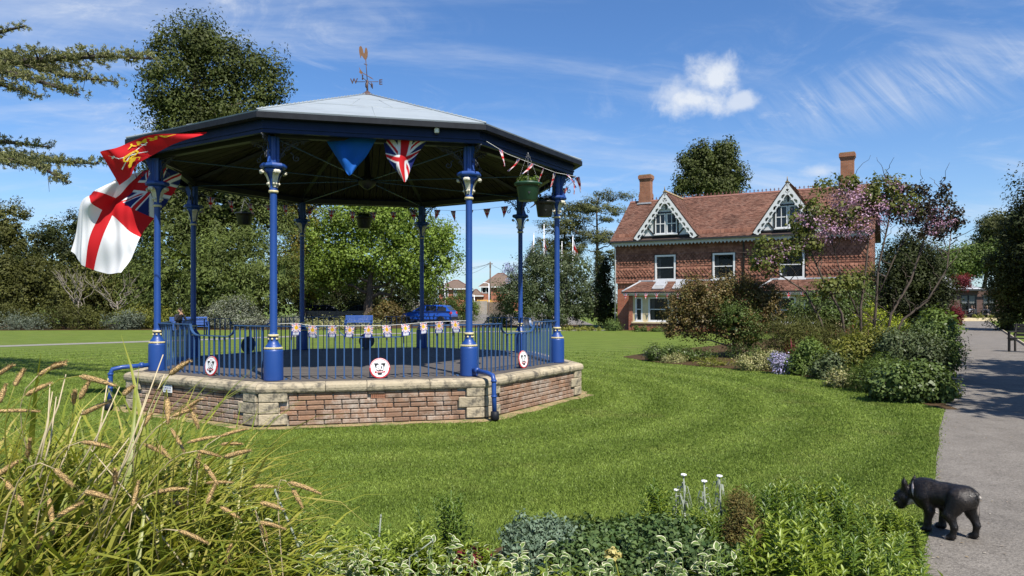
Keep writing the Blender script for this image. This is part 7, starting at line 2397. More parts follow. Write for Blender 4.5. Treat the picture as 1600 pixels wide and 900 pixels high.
# ---- clumps of leafy stems
def leafy_stem(h, nl, ll, lw, seed, mat, whorl=True, taper=.5):
    r = random.Random(seed); mb = MB()
    lean = Vector((r.uniform(-.12, .12), r.uniform(-.12, .12), 1)).normalized()
    top = lean * h
    mb.tube([(0, 0, 0), top * .5 + Vector((r.uniform(-.01, .01), 0, 0)), top], [.0045, .0038, .002], 5)
    for i in range(nl):
        t = .12 + .88 * (i / nl)
        a = i * 2.4 + r.uniform(-.3, .3)
        p = top * t
        up = .25 + 1.0 * t ** 2
        l = ll * (1.0 - taper * t ** 3) * r.uniform(.8, 1.15)
        d_ = (Vector((math.cos(a), math.sin(a), 0)) + Vector((0, 0, up))).normalized()
        s = d_.cross(Vector((0, 0, 1))).normalized() * lw * .5
        n_ = s.cross(d_).normalized()
        q1 = p + d_ * l * .35; q2 = p + d_ * l * .7 - Vector((0, 0, l * .10)); q3 = p + d_ * l - Vector((0, 0, l * .30 * (1 - .5 * t)))
        k = n_ * lw * .18
        mb.add([p, q1 - s + k, q1 - k, q1 + s + k, q2 - s * .8 + k, q2 - k, q2 + s * .8 + k, q3], [(0, 1, 2), (0, 2, 3), (1, 4, 5, 2), (2, 5, 6, 3), (4, 7, 5), (5, 7, 6)], 0, True)
    return mb.mesh('leafy_stem', mat)


def stem_clump(name, label, px, py, d, rad, hts, n, meshes, group=None, cat='plant'):
    c = at(px, py, d); c.z = 0
    t = thing(name, label, cat, c, 0, group)
    zt = at(px, py - (24 if 1000 < px < 1340 else 10 if px < 1000 else 0), d).z
    for i in range(int(n * 1.5)):
        a, r = rn.uniform(0, 2 * PI), rad * 1.1 * math.sqrt(rn.random())
        s = zt / hts * rn.uniform(.84, 1.12) * (1 - .25 * (r / rad) ** 2)
        link('leafy_stem', meshes[rn.randrange(len(meshes))], t, (r * math.cos(a), r * math.sin(a), 0), (rn.uniform(-.25, .25) * 0 + .35 * r / rad * -math.sin(a) * -1 * .6, .35 * r / rad * math.cos(a) * .6, rn.uniform(0, 6.28)), scale=(s ** .5, s ** .5, s))
    return t


ws = [leafy_stem(.5, 40, .105, .0145, i, G['whorl']) for i in range(5)] + [leafy_stem(.5, 40, .105, .0150, 40 + i, G['whorllight']) for i in range(4)]
wl = [leafy_stem(.5, 34, .115, .0185, 60 + i, G['whorllight']) for i in range(5)]
thin = [leafy_stem(.5, 30, .075, .014, 80 + i, G['whorl'], taper=.3) for i in range(4)]
GP = 'leafy perennials of the near flowerbed'
for i, (lab, px, py, d, rad, n, ms) in enumerate((
        ('leafy green perennial beside the brown heather tuft', 1195, 778, 4.5, .16, 20, ws), ('leafy green perennial at the lawn edge between heather and dog', 1250, 776, 4.65, .16, 20, ws), ('leafy green perennial at the lawn edge below the mown stripes', 1305, 775, 4.6, .17, 20, ws),
        ('leafy green perennial nearest the lawn left of the dog', 1362, 782, 4.55, .16, 20, ws), ('leafy green perennial just under the nose of the dog', 1402, 800, 4.35, .13, 16, ws), ('bright green perennial in the second row behind the corner clump', 1270, 812, 4.05, .17, 20, ws),
        ('bright yellow-green perennial with the largest leaves in the front row', 1215, 838, 3.65, .14, 18, wl), ('bright green perennial at the bottom edge right of the largest-leaved one', 1275, 858, 3.5, .14, 18, wl), ('bright green perennial at the bed corner against the tarmac', 1375, 825, 3.95, .17, 24, ws),
        ('bright green perennial at the bottom edge touching the tarmac', 1390, 850, 3.6, .14, 20, ws), ('low green perennial in the dark gap of the front row', 1330, 865, 3.6, .10, 10, ws), ('leafy green perennial left of the silver flower stems', 1028, 782, 4.75, .12, 16, ws),
        ('leafy green perennial in front of the silver flower stems', 1098, 808, 4.45, .15, 18, ws), ('tall thin-leaved perennial standing against the lawn', 690, 772, 4.35, .07, 9, thin), ('tall thin-leaved perennial right of its twin against the lawn', 722, 786, 4.4, .06, 7, thin),
        ('short green tuft beside the pale stake', 575, 828, 4.2, .10, 14, thin), ('bright green shoots between the cream-edged leaves', 545, 842, 3.8, .20, 26, wl), ('bright green shoots before the thin-leaved perennials', 640, 838, 3.95, .20, 26, wl), ('dark green shoots beside the seed heads', 475, 812, 3.9, .12, 16, ws), ('low bright shoots under the seed heads', 440, 852, 3.5, .20, 26, wl),
        ('bright shoots right of the tall thin-leaved perennials', 745, 862, 3.9, .10, 12, wl), ('low bright shoots at the very bottom right of the geranium', 1160, 872, 3.6, .10, 10, ws))):
    stem_clump('leafy_perennial', lab, px, py, d, rad, .5, n, ms, GP)

# ---- mounds
def mound(name, label, px, py, d, lobes_, mat, nc, per, leaf, seed, **kw):
    return shrub(name, label, at(px, 473, d), [lobe(*q) for q in lobes_], mat, nc, per, leaf, seed, stem=True, cat='plant', stemr=.004, **kw)
mound('sedum', 'grey-green mound of fleshy sedum leaves at the lawn edge', 840, 845, 4.35, ((820, 846, 34, 30, 4.3, 40), (860, 842, 40, 30, 4.35, 45), (845, 868, 60, 30, 4.15, 45), (885, 852, 26, 24, 4.3, 34)), 'sedum', 420, 15, .036, 301, clump=.05, aspect=.5, up=1.2, axis_out=1.1)
mound('geranium', 'wide dark green mound of lobed geranium leaves', 990, 860, 4.1, ((930, 850, 50, 26, 4.3, 60), (990, 850, 60, 28, 4.35, 60), (1050, 850, 50, 30, 4.2, 60), (960, 876, 70, 26, 4.0, 60), (1060, 878, 60, 26, 3.95, 60), (900, 876, 40, 24, 4.0, 50), (1120, 885, 36, 26, 3.8, 50)), 'geran', 950, 13, .036, 302, clump=.05, aspect=.85, up=1.0, axis_out=.6, fold=.3)
mound('heather', 'upright brownish tuft of heather between the green clumps', 1160, 830, 4.3, ((1157, 790, 16, 20, 4.45, 20), (1164, 822, 18, 34, 4.3, 24), (1152, 842, 16, 30, 4.3, 24), (1164, 862, 18, 26, 4.2, 24)), 'heath', 420, 22, .022, 303, clump=.05, aspect=.3, up=1.2, axis_out=1.0)
mound('heuchera', 'small dark red-leaved plant at the edge of the bare soil', 735, 872, 3.95, ((735, 876, 20, 9, 3.95, 24),), 'maroon', 40, 7, .05, 304, clump=.04, aspect=.8)
# ---- cream-edged shrub sprigs, every leaf its own piece
def vleaf(seed):
    r = random.Random(seed); l, w = .043, .026
    out, inn = [], []
    n = 5
    for s in (1, -1):
        rng_ = range(n + 1) if s == 1 else range(n - 1, 0, -1)
        for i in rng_:
            t = i / n
            ww = w * .5 * math.sin(PI * min(1, t ** .8)) ** .8
            out.append((l * t, s * ww, .010 * abs(ww) / w - .012 * t * t))
            k = .78 + r.uniform(-.12, .07)
            inn.append((l * (.06 + .86 * t), s * ww * k, .010 * abs(ww * k) / w - .012 * t * t + .0006))
    m_ = len(out)
    mb = MB()
    mb.add(out + inn, [(i, (i + 1) % m_, m_ + (i + 1) % m_, m_ + i) for i in range(m_)], 1)
    mb.add(inn, [tuple(range(m_))], 0)
    return mb.mesh('leaf', [G['vgreen'], G['vcream']])
vl = [vleaf(i) for i in range(6)]
GV = 'cream-edged shrubs along the front of the flowerbed'
for i, (px, py, d, n, hh, lab) in enumerate(((382, 818, 3.1, 34, .30, 'upright cream-edged sprig rising among the seed heads'), (455, 880, 3.15, 40, .14, 'cream-edged shrub under the leaning pale stalk'), (518, 868, 3.2, 52, .16, 'cream-edged shrub with the palest top leaves'), (590, 885, 3.2, 40, .12, 'low cream-edged shrub in front of the pale stake'),
                                       (660, 876, 3.25, 52, .14, 'cream-edged shrub in front of the tall thin-leaved perennials'), (722, 892, 3.2, 36, .12, 'low cream-edged shrub under the red-leaved plant'), (780, 890, 3.2, 40, .12, 'cream-edged shrub in front of the sedum'), (845, 886, 3.2, 42, .14, 'cream-edged sprig standing before the geranium'),
                                       (962, 893, 3.2, 36, .12, 'cream-edged shrub below the yellow flower spike'), (1020, 893, 3.2, 36, .12, 'cream-edged shrub at the bottom edge in front of the geranium'), (1080, 882, 3.15, 46, .16, 'cream-edged shrub with a long pale shoot'), (560, 893, 3.1, 36, .1, 'cream-edged shrub at the bottom edge left of the low one'), (880, 896, 3.15, 26, .1, 'small cream-edged shrub at the bottom edge beside the sprig'))):
    top = at(px, py - 26, d); b = Vector((top.x, top.y, 0)); n = int(n * 1.8)
    t = thing('variegated_shrub', lab, 'shrub', b, 0, GV)
    mb = MB(); r3 = random.Random(i)
    sprigs = max(4, n // 8)
    ends = []
    for q in range(sprigs):
        e = Vector((r3.uniform(-.16, .16), r3.uniform(-.12, .12), top.z + r3.uniform(-.13, .03)))
        if i in (0, 10) and q == 0: e = Vector((.04, 0, top.z + .06))
        mb.tube([(e.x * .4, e.y * .4, 0), (e.x * .8, e.y * .8, e.z * .6), e], [.0032, .0028, .0018], 5); ends.append(e)
    link('stem', mb.mesh('stem', G['vgreen']), t)
    for q in range(n):
        e = ends[q % sprigs]; k = (q // sprigs)
        f = 1 - k * .019 / max(.3, e.z) * 1.2
        a = k * PI / 2 * 1.0 + (PI if (q % 2) else 0) + r3.uniform(-.5, .5)
        p = Vector((e.x * (.8 + .2 * f), e.y * (.8 + .2 * f), e.z * f))
        o = link('leaf', vl[r3.randrange(6)], t, p, (r3.uniform(-.5, .5), -r3.uniform(.05, .9) * (1.3 if k < 2 else .8) + (.2 if k > 3 else 0), a))
        s = r3.uniform(.8, 1.25); o.scale = (s, s * r3.uniform(.9, 1.2), s)
# ---- silver everlasting flowers
for i, (px, py, d, lab) in enumerate(((1068, 742, 4.75, 'tallest silver-stemmed everlasting with a white flower head'), (1100, 752, 4.7, 'silver everlasting in the middle of its row with a broad white head'), (1124, 744, 4.7, 'silver everlasting on the right of its row with a white head'), (1056, 766, 4.75, 'shortest silver everlasting with a small white head'))):
    top = at(px, py, d); t = thing('everlasting_flower', lab, 'flower', (top.x, top.y, 0), 0, 'silver everlasting flowers')
    mb = MB(); r3 = random.Random(i)
    mb.tube([(0, 0, 0), (.01, 0, top.z * .5), (0, 0, top.z - .01)], [.006, .006, .005], 6)
    link('stem', mb.mesh('stem', G['silver']), t)
    mb = MB()
    for q in range(26):
        z = top.z * r3.uniform(.25, .95); a = r3.uniform(0, 6.28); l = r3.uniform(.05, .09)
        d_ = Vector((math.cos(a), math.sin(a), 0)); s = Vector((-d_.y, d_.x, 0)) * .007
        p = Vector((0, 0, z)); q1 = p + d_ * l * .45 + Vector((0, 0, .012)); q2 = p + d_ * l * .75 - Vector((0, 0, l * .75))
        mb.add([p, q1 - s, q2, q1 + s], [(0, 1, 2, 3)])
    link('foliage', mb.mesh('foliage', G['silver']), t)
    mb = MB()
    for q in range(16):
        a, r = q * 2.4, .014 * math.sqrt(q / 16) * (1.2 if i != 3 else .8)
        mb.lathe([(.002, -.006), (.0065, -.003), (.0065, .003), (.002, .007)], 7, (r * math.cos(a), r * math.sin(a), top.z + .004 - r * .25))
    link('flower_head', mb.mesh('flower_head', M['whitew']), t)
# ---- sticks
for (x0, y0, x1, y1, d, w, lab) in ((588, 868, 595, 807, 4.05, .006, 'pale bare stake standing in the flowerbed'), (482, 895, 430, 768, 3.2, .006, 'long pale grey stalk leaning left among the shoots'), (640, 870, 676, 845, 3.3, .004, 'short pale stalk leaning right among the cream-edged leaves')):
    a, b = at(x0, y0, d), at(x1, y1, d)
    t = thing('dry_stalk', lab, 'stalk', (a.x, a.y, 0), 0, 'dry stalks')
    o = Vector((a.x, a.y, 0)); mb = MB(); mb.tube([Vector((0, 0, 0)), a - o, a.lerp(b, .5) - o + Vector((.004, 0, 0)), b - o], [w, w, w * .9, w * .7], 7)
    mb.lathe([(w * .5, -.01), (w * 1.1, 0), (w * .6, .012)], 6, b - o)
    link('stalk', mb.mesh('stalk', G['silver']), t)
# yellow flower spike
top = at(962, 866, 3.4); t = thing('yellow_flower', 'pale yellow flower head nodding over the geranium', 'flower', (top.x, top.y, 0))
mb = MB(); mb.tube([(0.02, 0, 0), (0.02, 0, top.z * .7), (-.01, 0, top.z)], [.005, .004, .003], 5); link('stem', mb.mesh('stem', G['blade']), t)
link('flower_head', crown_mesh('flower_head', [(-.012, 0, top.z, .03, .03, .022)], leafmat('pale_yellow_petals', [(.45, .38, .12), (.6, .52, .22)], .3), 26, 7, .018, 4, .012, .7), t)

gc = Vector((-.2, 3.55, 0))
o = crown_mesh('ground_cover', [(x, y, .06, .30, .22, .12) for x, y in ((-1.15, 3.75), (-.9, 3.35), (-.65, 3.9), (-.5, 3.4), (-.25, 3.95), (-.1, 3.4), (.1, 3.75), (.35, 3.45), (.7, 3.4), (1.0, 3.45), (1.3, 3.5), (1.55, 3.9), (1.75, 3.4), (2.0, 3.75))], G['whorllight'], 620, 14, .075, 77, .09, .22, .4, 1.3, axis_out=.8)
tag(link('ground_cover', o), 'low bright green shoots filling the gaps of the near flowerbed', 'ground cover', None, 'stuff')
# ================================================================== dog, people, cars, cafe and the street behind
M['skincol'] = printmat('body_colours', .7)
def mat_fur():
    m = printmat('short_black_fur', .40)
    b = m.node_tree.nodes['Principled BSDF']; b.inputs['Specular IOR Level'].default_value = .38
    N, L = m.node_tree.nodes, m.node_tree.links
    n = N.new('ShaderNodeTexNoise'); n.inputs['Scale'].default_value = 190; n.inputs['Detail'].default_value = 5
    tc = N.new('ShaderNodeTexCoord'); L.new(tc.outputs['Object'], n.inputs['Vector'])
    bp = N.new('ShaderNodeBump'); bp.inputs['Strength'].default_value = .55; bp.inputs['Distance'].default_value = .006
    L.new(n.outputs['Fac'], bp.inputs['Height']); L.new(bp.outputs[0], b.inputs['Normal'])
    return m
M['fur'] = mat_fur()
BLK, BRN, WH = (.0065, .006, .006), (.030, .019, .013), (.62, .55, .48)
a_ = Vector((-.515, .857, 0)); l_ = Vector((-.857, -.515, 0))
dg = Vector((3.03, 4.95, 0))
Hh, Sh = Vector((3.085, 4.845, .288)), Vector((2.965, 5.045, .262))
def v3(p): return (p.x, p.y, p.z)
pr = []
def cone(p, q, r0, r1, c=BLK): pr.append((v3(p - dg), v3(q - dg), r0, r1, c))
Z = Vector((0, 0, 1))
cone(Hh - a_ * .01, Hh.lerp(Sh, .5) + Z * .004, .084, .084); cone(Hh.lerp(Sh, .5) + Z * .004, Sh, .084, .100)
cone(Sh + Z * .02, Sh + a_ * .03 - Z * .04, .088, .078); cone(Sh + l_ * .04, Sh - l_ * .04, .070, .070)
cone(Hh + l_ * .035 - Z * .01, Hh - l_ * .035 - Z * .01, .074, .074)
hd = Vector((2.884, 5.165, .210))
cone(Sh + a_ * .04 + Z * .025, hd.lerp(Sh, .35) + Z * .02, .080, .064)
cone(hd - l_ * .020, hd + l_ * .020 + a_ * .008, .061, .061)
mz = hd + a_ * .036 + l_ * .036 - Z * .036
cone(hd + a_ * .02 + l_ * .02 - Z * .015, mz, .056, .046)
for s in (1, -1):
    k = a_ * .8 + l_ * .6; sd2 = Vector((-k.y, k.x, 0)).normalized() * s
    cone(mz + sd2 * .016 - Z * .004, mz + sd2 * .022 - Z * .030, .032, .024)
cone(mz - Z * .028 - a_ * .01, mz - Z * .032, .028, .026)
for s in (1, -1):
    e0 = hd + l_ * .048 * s + Z * .042 - a_ * .012
    for w in (-1, 0, 1): cone(e0 + a_ * .014 * w, e0 + l_ * .016 * s + a_ * .007 * w + Z * .070, .019, .012)
    cone(e0 + l_ * .016 * s + Z * .066, e0 + l_ * .022 * s + Z * .118, .014, .003)
for foot, s in ((Vector((2.995, 4.815, 0)), 1), (Vector((3.168, 4.845, 0)), -1)):
    hip = Hh + l_ * .048 * s - Z * .005
    kn = foot + a_ * .022 + Z * .175 + l_ * .002 * s
    hk = foot - a_ * .010 + Z * .098
    cone(hip, kn, .074, .042); cone(kn, hk, .038, .0215); cone(hk, foot + Z * .035, .0215, .019); cone(foot + Z * .028 + a_ * .004, foot + a_ * .028 + Z * .020, .023, .021)
    for t in (-1, 0, 1): cone(foot + a_ * .030 + l_ * .014 * t + Z * .016, foot + a_ * (.046 - .006 * abs(t)) + l_ * .017 * t + Z * .012, .0125, .010)
for foot, s in ((Vector((2.932, 5.0, 0)), 1), (Vector((3.082, 5.072, 0)), -1)):
    shd = Sh + l_ * .058 * s - Z * .02
    el = foot - a_ * .014 + Z * .158
    cone(shd, el, .056, .034); cone(el, foot + Z * .07, .032, .0225); cone(foot + Z * .07, foot + Z * .03, .0225, .022); cone(foot + Z * .026, foot + a_ * .032 + Z * .020, .025, .022)
    for t in (-1, 0, 1): cone(foot + a_ * .034 + l_ * .015 * t + Z * .016, foot + a_ * (.051 - .006 * abs(t)) + l_ * .018 * t + Z * .012, .0125, .010)
cone(Hh - a_ * .082 + Z * .040, Hh - a_ * .110 + Z * .020, .018, .009)


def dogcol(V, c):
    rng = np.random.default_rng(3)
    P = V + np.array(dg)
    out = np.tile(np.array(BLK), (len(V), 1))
    # brindle haze on the flanks
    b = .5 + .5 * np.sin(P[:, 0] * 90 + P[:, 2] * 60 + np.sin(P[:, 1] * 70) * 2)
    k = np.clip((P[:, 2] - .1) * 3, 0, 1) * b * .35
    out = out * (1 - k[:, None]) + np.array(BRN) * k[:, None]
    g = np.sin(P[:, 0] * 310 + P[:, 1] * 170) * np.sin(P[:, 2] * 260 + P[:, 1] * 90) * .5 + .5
    for cen, rad, amt in ((Hh - a_ * .03 + l_ * .07 + Z * .02, .085, .55), (Hh - l_ * .07 - a_ * .02, .08, .5), (Hh.lerp(Sh, .6) + l_ * .08 + Z * .06, .09, .3)):  # sun sheen on haunches and flank painted in as paler fur
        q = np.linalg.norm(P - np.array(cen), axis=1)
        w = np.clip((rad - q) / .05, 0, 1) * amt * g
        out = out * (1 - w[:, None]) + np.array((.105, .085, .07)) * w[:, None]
    for cen, rad in ((Sh + a_ * .085 - Z * .085 + l_ * .01, .058), (mz - Z * .055, .03), (hd.lerp(Sh, .45) - Z * .085, .05), (Hh - a_ * .108 + Z * .022, .010)):
        q = np.linalg.norm(P - np.array(cen), axis=1)
        w = np.clip((rad - q) / .012 + .5, 0, 1)
        out = out * (1 - w[:, None]) + np.array(WH) * w[:, None]
    # backs of the thighs carry pale tufts
    for cen, rad in ((Hh - a_ * .085 + l_ * .055 - Z * .085, .020), (Hh - a_ * .085 - l_ * .070 - Z * .080, .026)):
        q = np.linalg.norm((P - np.array(cen)) * np.array([1, 1, .5]), axis=1)
        w = np.clip((rad - q) / .012 + .5, 0, .8)
        out = out * (1 - w[:, None]) + np.array((.30, .26, .23)) * w[:, None]
    toes = P[:, 2] < .024
    for foot in (Vector((2.995, 4.815, 0)), Vector((3.168, 4.845, 0)), Vector((3.082, 5.072, 0))):
        q = np.linalg.norm(P - np.array(foot + a_ * .046 + Z * .012), axis=1)
        w = np.clip((.026 - q) / .008 + .5, 0, 1)
        out = out * (1 - w[:, None]) + np.array(WH) * w[:, None]
    return out


DOG = thing('french_bulldog', 'stocky black dog with bat ears sniffing the plants at the edge of the path', 'dog', dg)
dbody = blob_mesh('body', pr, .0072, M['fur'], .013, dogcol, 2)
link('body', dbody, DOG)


def coat():
    # short hairs lying back along the body
    rng = np.random.default_rng(6)
    n = len(dbody.polygons)
    C = np.zeros(n * 3); Nm = np.zeros(n * 3); dbody.polygons.foreach_get('center', C); dbody.polygons.foreach_get('normal', Nm)
    C = C.reshape(-1, 3); Nm = Nm.reshape(-1, 3)
    col = np.zeros(len(dbody.vertices) * 4); dbody.attributes['print'].data.foreach_get('color', col)
    vi = np.array([p.vertices[0] for p in dbody.polygons])
    keep = np.flatnonzero(col.reshape(-1, 4)[vi, 0] < .06)
    k = rng.choice(keep, 15000)
    P, N2 = C[k] + rng.normal(size=(len(k), 3)) * .003, Nm[k]
    T = np.array(-a_ * .8 - Z * .6) + rng.normal(size=P.shape) * .35
    T = norm(T - N2 * (T * N2).sum(1, keepdims=True))
    S = np.cross(T, N2) * .0011
    tip = P + T * (.008 + .006 * rng.random((len(k), 1))) + N2 * .0028
    V = np.stack([P - S, P + S, tip], 1).reshape(-1, 3)
    return raw_mesh('coat', V, np.arange(len(V)).reshape(-1, 3), [leafmat('coat_hair', [(.004, .004, .004), (.010, .008, .007), (.020, .014, .010), (.060, .046, .036)], 0, .38, .5, 14, .5)])


tag(link('coat', coat(), DOG), None, None, None, 'stuff')
M['collar'] = pmat('collar_web', (.50, .40, .37), (.58, .48, .44), 30, .6, .2)
nk = Sh.lerp(hd, .42) + Z * .028 - dg
ax = (hd - Sh + Z * .02).normalized()
mb = MB(); mb.lathe([(.070, -.016), (.081, -.013), (.081, .013), (.070, .016)], 28, M=Matrix.Translation(nk) @ ax.to_track_quat('Z', 'Y').to_matrix().to_4x4())
link('collar', mb.mesh('collar', M['collar']), DOG)
mb = MB()
for s in (1, -1):
    p = hd + a_ * .058 + l_ * (.022 + .038 * s) + Z * .012 - dg
    mb.lathe([(.001, -.009), (.008, -.005), (.0095, 0), (.008, .005), (.001, .009)], 10, p)
link('eye', mb.mesh('eye', pmat('dog_eye', (.01, .008, .006), (.012, .009, .007), 5, .05)), DOG)
mb = MB(); p = mz + a_ * .022 + l_ * .034 + Z * .010 - dg; mb.lathe([(.002, -.009), (.012, -.006), (.015, 0), (.011, .007), (.002, .009)], 10, p)
link('nose', mb.mesh('nose', pmat('dog_nose', (.010, .010, .011), None, 5, .25)), DOG)


# ---------------------------------------------------------------- people
SKIN = (.42, .24, .17)
def seated(name, label, loc, rz, top, legs, hair, lean=.15, hands='lap', cap=None, voxel=.022, seat=.45, group=None):
    """sitting figure facing local +y"""
    T = thing(name, label, 'person', loc, rz, group)
    p = []
    s = seat + .09
    p.append(((-.07, 0, s), (.07, 0, s), .125, .125, legs))
    p.append(((0, .0, s + .03), (0, lean * .5, s + .28), .135, .15, top))
    p.append(((0, lean * .5, s + .26), (0, lean * .8, s + .42), .15, .13, top))
    p.append(((-.13, lean * .8, s + .45), (.13, lean * .8, s + .45), .075, .075, top))
    p.append(((0, lean * .85, s + .48), (0, lean * 1.05, s + .58), .055, .055, SKIN))
    hc = Vector((0, lean * 1.25, s + .68))
    p.append((tuple(hc + Vector((0, -.01, .02))), tuple(hc + Vector((0, .012, -.03))), .098, .085, SKIN))
    p.append((tuple(hc + Vector((0, .06, -.075))), tuple(hc + Vector((0, .065, -.08))), .048, .046, SKIN))
    p.append((tuple(hc + Vector((0, .09, .0))), tuple(hc + Vector((0, .112, -.025))), .014, .018, SKIN))
    for q in (-1, 1): p.append((tuple(hc + Vector((q * .095, -.01, -.01))), tuple(hc + Vector((q * .1, -.012, -.03))), .02, .018, SKIN))
    for q in (-1, 1):
        hip, kn, an = (q * .10, .02, s), (q * .13, .44, s + .03), (q * .13, .42, .09)
        p.append((hip, kn, .088, .066, legs)); p.append((kn, an, .062, .042, legs))
        p.append(((q * .13, .40, .05), (q * .14, .58, .035), .045, .038, (.02, .018, .016)))
        sh = (q * .185, lean * .8, s + .43)
        if hands == 'face': el, ha = (q * .24, lean + .20, s + .22), (q * .05, lean + .27, s + .50)
        elif hands == 'table': el, ha = (q * .25, lean + .12, s + .18), (q * .13, lean + .40, s + .25)
        else: el, ha = (q * .25, lean * .4, s + .17), (q * .08, .30, s + .13)
        p.append((sh, el, .062, .048, top)); p.append((el, ha, .046, .034, top))
        h = Vector(ha); f = (h - Vector(el)).normalized()
        p.append((tuple(h), tuple(h + f * .07), .036, .03, SKIN))
        sx = Vector((1, 0, 0))
        for k in range(4): p.append((tuple(h + f * .07 + sx * (-.027 + .018 * k)), tuple(h + f * (.13 - .01 * abs(k - 1.5)) + sx * (-.027 + .018 * k) - Z * .02), .010, .008, SKIN))
        p.append((tuple(h + f * .02 - sx * q * .03), tuple(h + f * .07 - sx * q * .05), .011, .009, SKIN))
    link('body', blob_mesh('body', p, voxel, M['skincol'], .02), T)
    q = [(tuple(hc + Vector((0, -.03, .05))), tuple(hc + Vector((0, .01, .065))), .095, .085, cap or hair), (tuple(hc + Vector((0, -.06, 0))), tuple(hc + Vector((0, -.06, -.05))), .07, .06, cap or hair)]
    if cap: q.append((tuple(hc + Vector((0, .07, .055))), tuple(hc + Vector((0, .15, .045))), .05, .03, cap))
    link('cap' if cap else 'hair', blob_mesh('hair', q, .02, M['skincol'], .02), T)
    return T


# ---------------------------------------------------------------- benches
M['bluebench'] = pmat('blue_bench_paint', (.015, .060, .24), (.025, .08, .28), 9, .5)
M['blackwood'] = pmat('black_stained_wood', (.014, .012, .011), (.03, .026, .022), 9, .7)
def bench(name, label, loc, rz, L_, mat, group=None):
    """seat faces local -y"""
    T = thing(name, label, 'bench', loc, rz, group)
    sl = MB().box((0, 0, 0), (L_, .085, .028), 0, 0, None, .004).mesh('slat', mat)
    for i in range(4): link('slat', sl, T, (0, -.20 + i * .105, .45))
    bs = MB().box((0, 0, 0), (L_, .026, .085), 0, 0, None, .004).mesh('back_slat', mat)
    for i in range(4): link('back_slat', bs, T, (0, .22 + i * .022, .56 + i * .105), (-.2, 0, 0))
    for s in (-1, 1):
        mb = MB(); x = s * (L_ / 2 - .06)
        mb.box((x, -.22, .33), (.06, .06, .66)); mb.tube([(x, .20, 0), (x, .19, .45), (x, .31, .92)], .036, 4, smooth=False)
        mb.box((x, -.01, .66), (.07, .54, .04)); mb.box((x, 0, .40), (.055, .44, .07))
        link('bench_end', mb.mesh('bench_end', mat), T)
    return T


p = on_ground(560, 519); bench('garden_bench', 'blue slatted bench standing before the white-flecked bush', (p.x, p.y, 0), math.radians(3), 1.5, M['bluebench'], 'blue park benches')
p = on_ground(297, 524.5); bench('garden_bench', 'blue slatted bench behind the left railing with the capped person on it', (p.x, p.y, 0), math.radians(38), 1.75, M['bluebench'], 'blue park benches')
q = p + Vector((-math.cos(math.radians(38)) * .52, -math.sin(math.radians(38)) * .52, .02))
seated('person', 'person in dark jacket and cap seated on a bench, hands at the face', q, math.radians(38 + 180), (.018, .018, .022), (.03, .032, .045), (.02, .015, .01), .22, 'face', (.028, .022, .02))
p = Vector((16.95, 22.9, 0)); bench('garden_bench', 'black wooden bench at the right edge of the path', (p.x, p.y, 0), math.radians(-58), 1.5, M['blackwood'])

